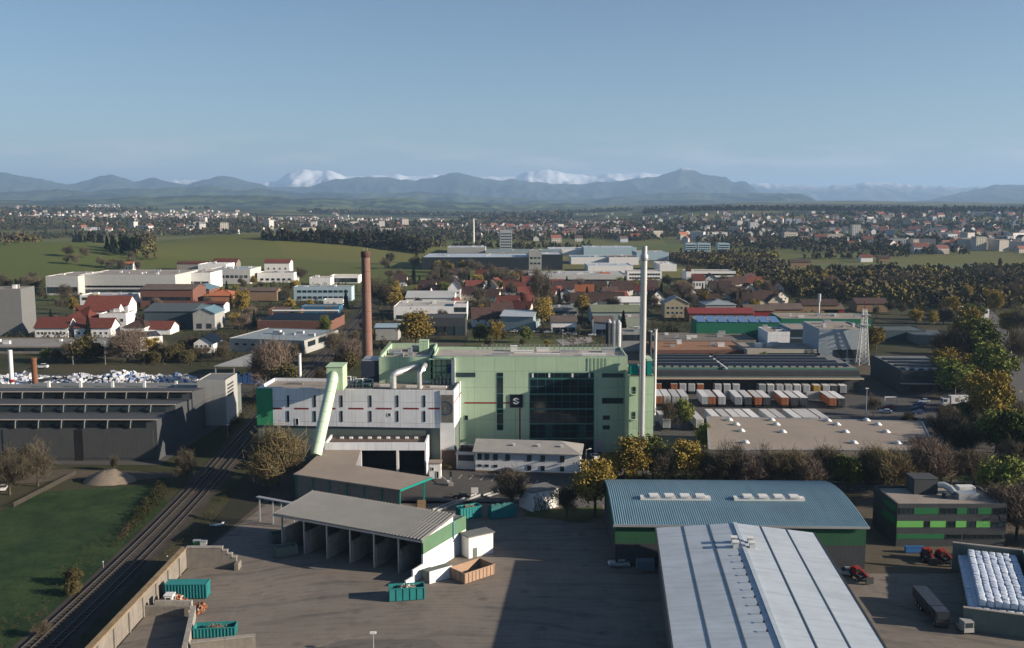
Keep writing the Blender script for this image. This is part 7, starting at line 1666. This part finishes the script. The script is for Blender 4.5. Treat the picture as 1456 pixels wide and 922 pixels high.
for k in range(4): b = MB(); b.obox((k*.5-.6, (k % 2)*.5, .2+k*.07), (2.4, .5, .06), (0, 0, k*.5)); b.build('board', m_frame, t)
for k, (px, py) in enumerate(((394, 775), (400, 795))):
    q = P(px, py, 0); container(['shaded grey-green skip at the left end of bay shed, rear one', 'shaded grey-green skip at the left end of bay shed, front one'][k], (q.x-1, q.y, 0), .5, l=4.5, h=2.2, mat=m_grngrey)
t0 = P(366, 706, 6.); t1 = P(420, 716, 6.); t = thing('pipe_bridge', 'low grey pipe bridge on posts left of the bay shed', 'pipe bridge', (t0.x, t0.y, 0)); d = t1-t0
MB().bar((0, 0, 5.9), (d.x, d.y, 5.9), 1.1, .25).build('deck', m_metal, t)
for f_ in (.05, .4, .62, .95): MB().box(d.x*f_-.15, d.x*f_+.15, d.y*f_-.15, d.y*f_+.15, 0, 5.75).build('post', m_metal, t)
# wooden fence and garden fence at the meadow corner
A, B = P(20, 722, 0), P(108, 676, 0); t = thing('garden_fence', 'pale rickety wooden fence along the upper left meadow corner', 'fence', tuple(A)); d = B-A
b = MB(); n = 46
for k in range(n): f_ = k/n; b.box(d.x*f_-.06, d.x*f_+.06, d.y*f_-.06, d.y*f_+.06, 0, 1.3+.2*random.random())
m_ow = M('old_grey_wood', (.10, .088, .07), var=.3); b.build('palings', m_ow, t); MB().bar((0, 0, 1.), (d.x, d.y, 1.), .06, .12).bar((0, 0, .5), (d.x, d.y, .5), .06, .12).build('rails', m_ow, t)
# overhead details on the railway: small signal posts
for y, lab in ((262, 'railway signal mast opposite the sloping green tube'), (392, 'railway signal mast left of the brick chimney base')):
    x = float(np.interp(y, [p[1] for p in sp_], [p[0] for p in sp_]))-3.2; t = thing('rail_signal', lab, 'signal', (x, y, 0)); MB().tube([(0, 0, 0), (0, 0, 5)], .1, 8).build('pole', m_metal, t); MB().box(-.4, .4, -.15, .15, 3.8, 5.2).build('signal_head', m_dframe, t)
# white exhaust tube beside railway left of the works
q = P(427, 540, 0); t = thing('vent_pipe', 'slim white vent pipe standing beside railway left of green tube head', 'pipe', (Xat(426.5, 530, 300), 300, 0)); z = Zat(426.5, 504, 300); MB().tube([(0, 0, 0), (0, 0, z)], .5, 12).build('shaft', m_frame, t, True); MB().tube([(0, 0, z), (0, 0, z+.3)], .65, 12).build('cap', m_metal, t)
# ================================================================== far town and scattered settlements
def far_mesh(name, kind, w, d, h, rh):
    b = MB()
    if kind == 'g':
        b.extrude([(-d/2, -3), (d/2, -3), (d/2, h), (0, h+rh), (-d/2, h)], -w/2, w/2, 0)
        b.add([(-w/2-.4, -d/2-.5, h-.2), (w/2+.4, -d/2-.5, h-.2), (w/2+.4, 0, h+rh+.2), (-w/2-.4, 0, h+rh+.2), (w/2+.4, d/2+.5, h-.2), (-w/2-.4, d/2+.5, h-.2)], [(0, 1, 2, 3), (3, 2, 4, 5)], 1)
    else:
        b.box(-w/2, w/2, -d/2, d/2, -3, h, 0); b.box(-w/2-.2, w/2+.2, -d/2-.2, d/2+.2, h, h+.6, 2)
    n = int(w/4); fl = max(1, int(h/3.1))
    for k in range(n):
        for f in range(fl):
            x = -w/2+(k+.5)*w/n; z = .9+f*3.1
            b.add([(x-.7, -d/2-.04, z), (x+.7, -d/2-.04, z), (x+.7, -d/2-.04, z+1.5), (x-.7, -d/2-.04, z+1.5)], [(0, 1, 2, 3)], 3)
    return b.mesh(name, [m_objwall, m_objroof2, m_gravel, m_glass])
def roofrand():
    k = NT('town_roof'); oi = k.n('ShaderNodeObjectInfo'); cr = k.n('ShaderNodeValToRGB'); k.l(oi.outputs['Random'], cr.inputs[0]); cr.color_ramp.interpolation = 'CONSTANT'
    cs = [(0, (.14, .05, .035)), (.3, (.08, .05, .04)), (.6, (.20, .075, .045)), (.75, (.10, .10, .105)), (.9, (.28, .11, .06))]
    el = cr.color_ramp.elements; el[0].color = (*cs[0][1], 1); el[1].position = cs[1][0]; el[1].color = (*cs[1][1], 1)
    for p, c in cs[2:]: e = el.new(p); e.color = (*c, 1)
    k.l(cr.outputs[0], k.b.inputs['Base Color']); k.b.inputs['Roughness'].default_value = .85; return k.m
m_objroof2 = roofrand()
FM = {'house': [far_mesh('town_house', 'g', 13, 11, 6.2, 4.5), far_mesh('town_house', 'g', 16, 11, 7., 4.5), far_mesh('town_house', 'g', 20, 12, 8.5, 5)],
      'block': [far_mesh('apartment_block', 'f', 24, 14, 15, 0), far_mesh('apartment_block', 'f', 32, 14, 12, 0), far_mesh('apartment_block', 'f', 17, 15, 22, 0)],
      'hall': [far_mesh('town_hall_building', 'f', 50, 26, 8, 0), far_mesh('town_hall_building', 'f', 38, 20, 7, 0)]}
NMS = {'house': ('town_house', 'house', 'white house with pitched roof'), 'block': ('apartment_block', 'apartment block', 'pale flat-roofed apartment block'), 'hall': ('flat_hall', 'hall', 'low pale flat-roofed hall')}
TC = [(.5, .48, .45), (.44, .41, .36), (.56, .55, .53), (.36, .33, .29), (.33, .37, .41), (.46, .44, .42)]
fr = random.Random(11); FARP = []
def town(poly, n, kinds, where, group):
    pl = [tuple(P(*q)[:2]) for q in poly]; k = 0; tr = 0
    x0, x1 = min(q[0] for q in poly), max(q[0] for q in poly); y0, y1 = min(q[1] for q in poly), max(q[1] for q in poly)
    while k < n and tr < n*80:
        tr += 1; px, py = fr.uniform(x0, x1), fr.uniform(y0, y1)
        if not inpoly(px, py, poly): continue
        q = P(px, py)
        if any((q.x-a)**2+(q.y-b_)**2 < 26**2 for a, b_ in FARP): continue
        kd = fr.choices([a for a, b_ in kinds], [b_ for a, b_ in kinds])[0]; nm, cat, lab = NMS[kd]
        o = put(nm, fr.choice(FM[kd]), None, (q.x, q.y, q.z), fr.choice((0, 0, math.pi/2))+fr.uniform(-.5, .5)); s = fr.uniform(.85, 1.2); o.scale = (s, s, s)
        o.color = (*fr.choice(TC), 1); tag(o, lab+' '+where, cat, group); FARP.append((q.x, q.y)); k += 1
HB = (('house', 6), ('block', 1.2), ('hall', .6))
town([(1030, 318), (1456, 326), (1456, 360), (1290, 362), (1190, 350), (960, 345), (960, 325)], 105, (('house', 6), ('block', 1.6), ('hall', .5)), 'in the far town on the right-hand slope', 'far town on the right slope')
town([(1330, 343), (1456, 343), (1456, 358), (1330, 356)], 16, (('block', 3), ('house', 1)), 'at the right end of far town foot, near the woods', 'slab blocks at the foot of the far town')
town([(940, 308), (1456, 303), (1456, 324), (960, 322)], 45, HB, 'high on the far town slope under skyline woods', 'upper far town on the right slope')
town([(640, 320), (900, 330), (960, 345), (720, 345), (640, 335)], 40, HB, 'on the wooded plain left of the far town', 'settlement on the wooded plain')
town([(360, 316), (640, 318), (660, 336), (560, 330), (365, 332)], 55, (('house', 4), ('block', 2), ('hall', 1)), 'in the far settlement above the dark hill wood', 'settlement above the dark hill wood')
town([(90, 316), (330, 314), (340, 334), (200, 340), (95, 328)], 42, HB, 'in the hamlet beyond the left green hills', 'hamlet beyond the left green hills')
# the remainder of the town, too many and too small to count
def town_mass(name, polys, n, seed):
    r = random.Random(seed); b = MB()
    for poly in polys:
        x0, x1 = min(q[0] for q in poly), max(q[0] for q in poly); y0, y1 = min(q[1] for q in poly), max(q[1] for q in poly); k = 0
        while k < n:
            px, py = r.uniform(x0, x1), r.uniform(y0, y1); k += 1
            if not inpoly(px, py, poly): continue
            q = P(px, py); w_, d_, h_ = r.uniform(9, 20), r.uniform(9, 13), r.uniform(5, 9); a = r.uniform(-.4, .4)+r.choice((0, 1.57)); c, s = math.cos(a), math.sin(a)
            T = lambda x, y, z: (q.x+c*x-s*y, q.y+s*x+c*y, q.z+z); m = r.choices((0, 1, 2), (5, 2, 1))[0]
            v = [T(-w_/2, -d_/2, -3), T(w_/2, -d_/2, -3), T(w_/2, d_/2, -3), T(-w_/2, d_/2, -3), T(-w_/2, -d_/2, h_), T(w_/2, -d_/2, h_), T(w_/2, d_/2, h_), T(-w_/2, d_/2, h_), T(-w_/2, 0, h_+4), T(w_/2, 0, h_+4)]
            b.add(v, [(0, 1, 5, 4), (1, 2, 6, 9, 5), (2, 3, 7, 6), (3, 0, 4, 8, 7)], m); b.add(v, [(4, 5, 9, 8), (6, 7, 8, 9)], 3+r.randrange(3))
    if seed == 4: pass
    o = b.build(name, [M('town_white', (.45, .43, .41), var=.1), M('town_cream', (.36, .32, .26), var=.1), M('town_grey', (.28, .31, .34), var=.1), M('town_red_roof', (.16, .055, .04), var=.2), M('town_brown_roof', (.08, .055, .045), var=.2), M('town_grey_roof', (.13, .14, .15), var=.2)]); tag(o, kind='stuff')
town_mass('distant_town', [[(880, 304), (1456, 302), (1456, 345), (1200, 346), (940, 335)], [(640, 314), (900, 318), (940, 335), (700, 335)], [(330, 311), (640, 313), (640, 326), (330, 322)], [(0, 305), (360, 305), (330, 316), (0, 318)]], 330, 3)
town_mass('scattered_hamlets', [[(20, 295), (60, 295), (60, 299), (20, 299)], [(120, 292), (170, 292), (170, 297), (120, 297)], [(300, 281), (350, 281), (350, 285), (300, 285)], [(590, 291), (640, 291), (640, 294), (590, 294)], [(40, 300), (340, 299), (340, 304), (40, 304)], [(420, 302), (900, 303), (900, 312), (420, 310)]], 34, 8)
for px, yt, yb, lab in ((585.5, 302, 312, ''),): pass
for px, yt, yb, lab in ((1075, 306, 322, 'slim white church tower in the far town below the mountain'), (366, 304, 322, 'dark church steeple in the settlement beyond the green hill'), (874, 318, 332, 'slim yellowish tower on the wooded plain right of centre')):
    q = P(px, yb); z = Zat(px, yt, q.y)-q.z; t = thing('church_tower', lab, 'tower', tuple(q)); w_ = z*.11; MB().box(-w_, w_, -w_, w_, -3, z*.62).build('shaft', m_whitew if 'dark' not in lab else m_tileb, t); MB().add([(-w_*1.1, -w_*1.1, z*.62), (w_*1.1, -w_*1.1, z*.62), (w_*1.1, w_*1.1, z*.62), (-w_*1.1, w_*1.1, z*.62), (0, 0, z)], [(0, 1, 4), (1, 2, 4), (2, 3, 4), (3, 0, 4), (3, 2, 1, 0)]).build('spire', m_tileb, t)
# shrubs and scrub too many to count between the buildings
m_scrub = woodmat('scrub', (.045, .042, .022), (.07, .055, .035), (.03, .036, .016), 5)
mass('estate_shrubs', [[(-20, 400), (560, 398), (540, 520), (240, 522), (-20, 512)], [(545, 400), (1120, 400), (1250, 440), (1250, 520), (930, 500), (660, 478), (545, 495)]], 1500, 44, .7, m_scrub, 4.2, 9, .0, mask=lambda x, y: offtrack(x, y) and fbm(x/40., y/40., 2) > .42)
mass('railway_scrub', [[(350, 560), (430, 530), (470, 470), (490, 470), (420, 590), (345, 640), (300, 690), (250, 760), (230, 790), (222, 790), (300, 660)], [(200, 750), (232, 716), (238, 690), (226, 690), (150, 795), (20, 905), (60, 900)]], 330, 40, .5, m_scrub, 2.2, 10, 0, mask=lambda x, y: abs(x-np.interp(y, [p[1] for p in sp_], [p[0] for p in sp_])-2) > 6.6 and x < -66.8)
mass('roadside_scrub', [[(1030, 682), (1340, 682), (1340, 690), (1030, 690)], [(1290, 600), (1400, 590), (1440, 690), (1440, 760), (1345, 690)], [(845, 690), (1030, 684), (1030, 676), (850, 680)], [(1330, 480), (1420, 520), (1410, 610), (1345, 545)]], 150, 46, .55, m_scrub, 2.6, 12, 0)

mass('meadow_tufts', [[(-10, 735), (60, 702), (150, 696), (222, 694), (232, 716), (218, 745), (100, 845), (25, 915), (-10, 922)]], 2600, 9, .42, woodmat('tufts', (.03, .06, .012), (.014, .03, .008), (.06, .065, .024), 5), 1., 21, 0)
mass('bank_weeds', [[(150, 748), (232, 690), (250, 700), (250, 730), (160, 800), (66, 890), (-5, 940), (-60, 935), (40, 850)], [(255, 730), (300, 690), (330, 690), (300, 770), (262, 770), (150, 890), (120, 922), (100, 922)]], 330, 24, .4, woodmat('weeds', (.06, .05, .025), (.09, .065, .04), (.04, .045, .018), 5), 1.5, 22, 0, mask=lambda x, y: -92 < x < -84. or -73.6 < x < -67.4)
mass('town_trees', [[(330, 312), (1456, 306), (1456, 350), (960, 345), (640, 340), (330, 330)]], 2600, 16, 1.9, m_wood3, 11, 23, .3)
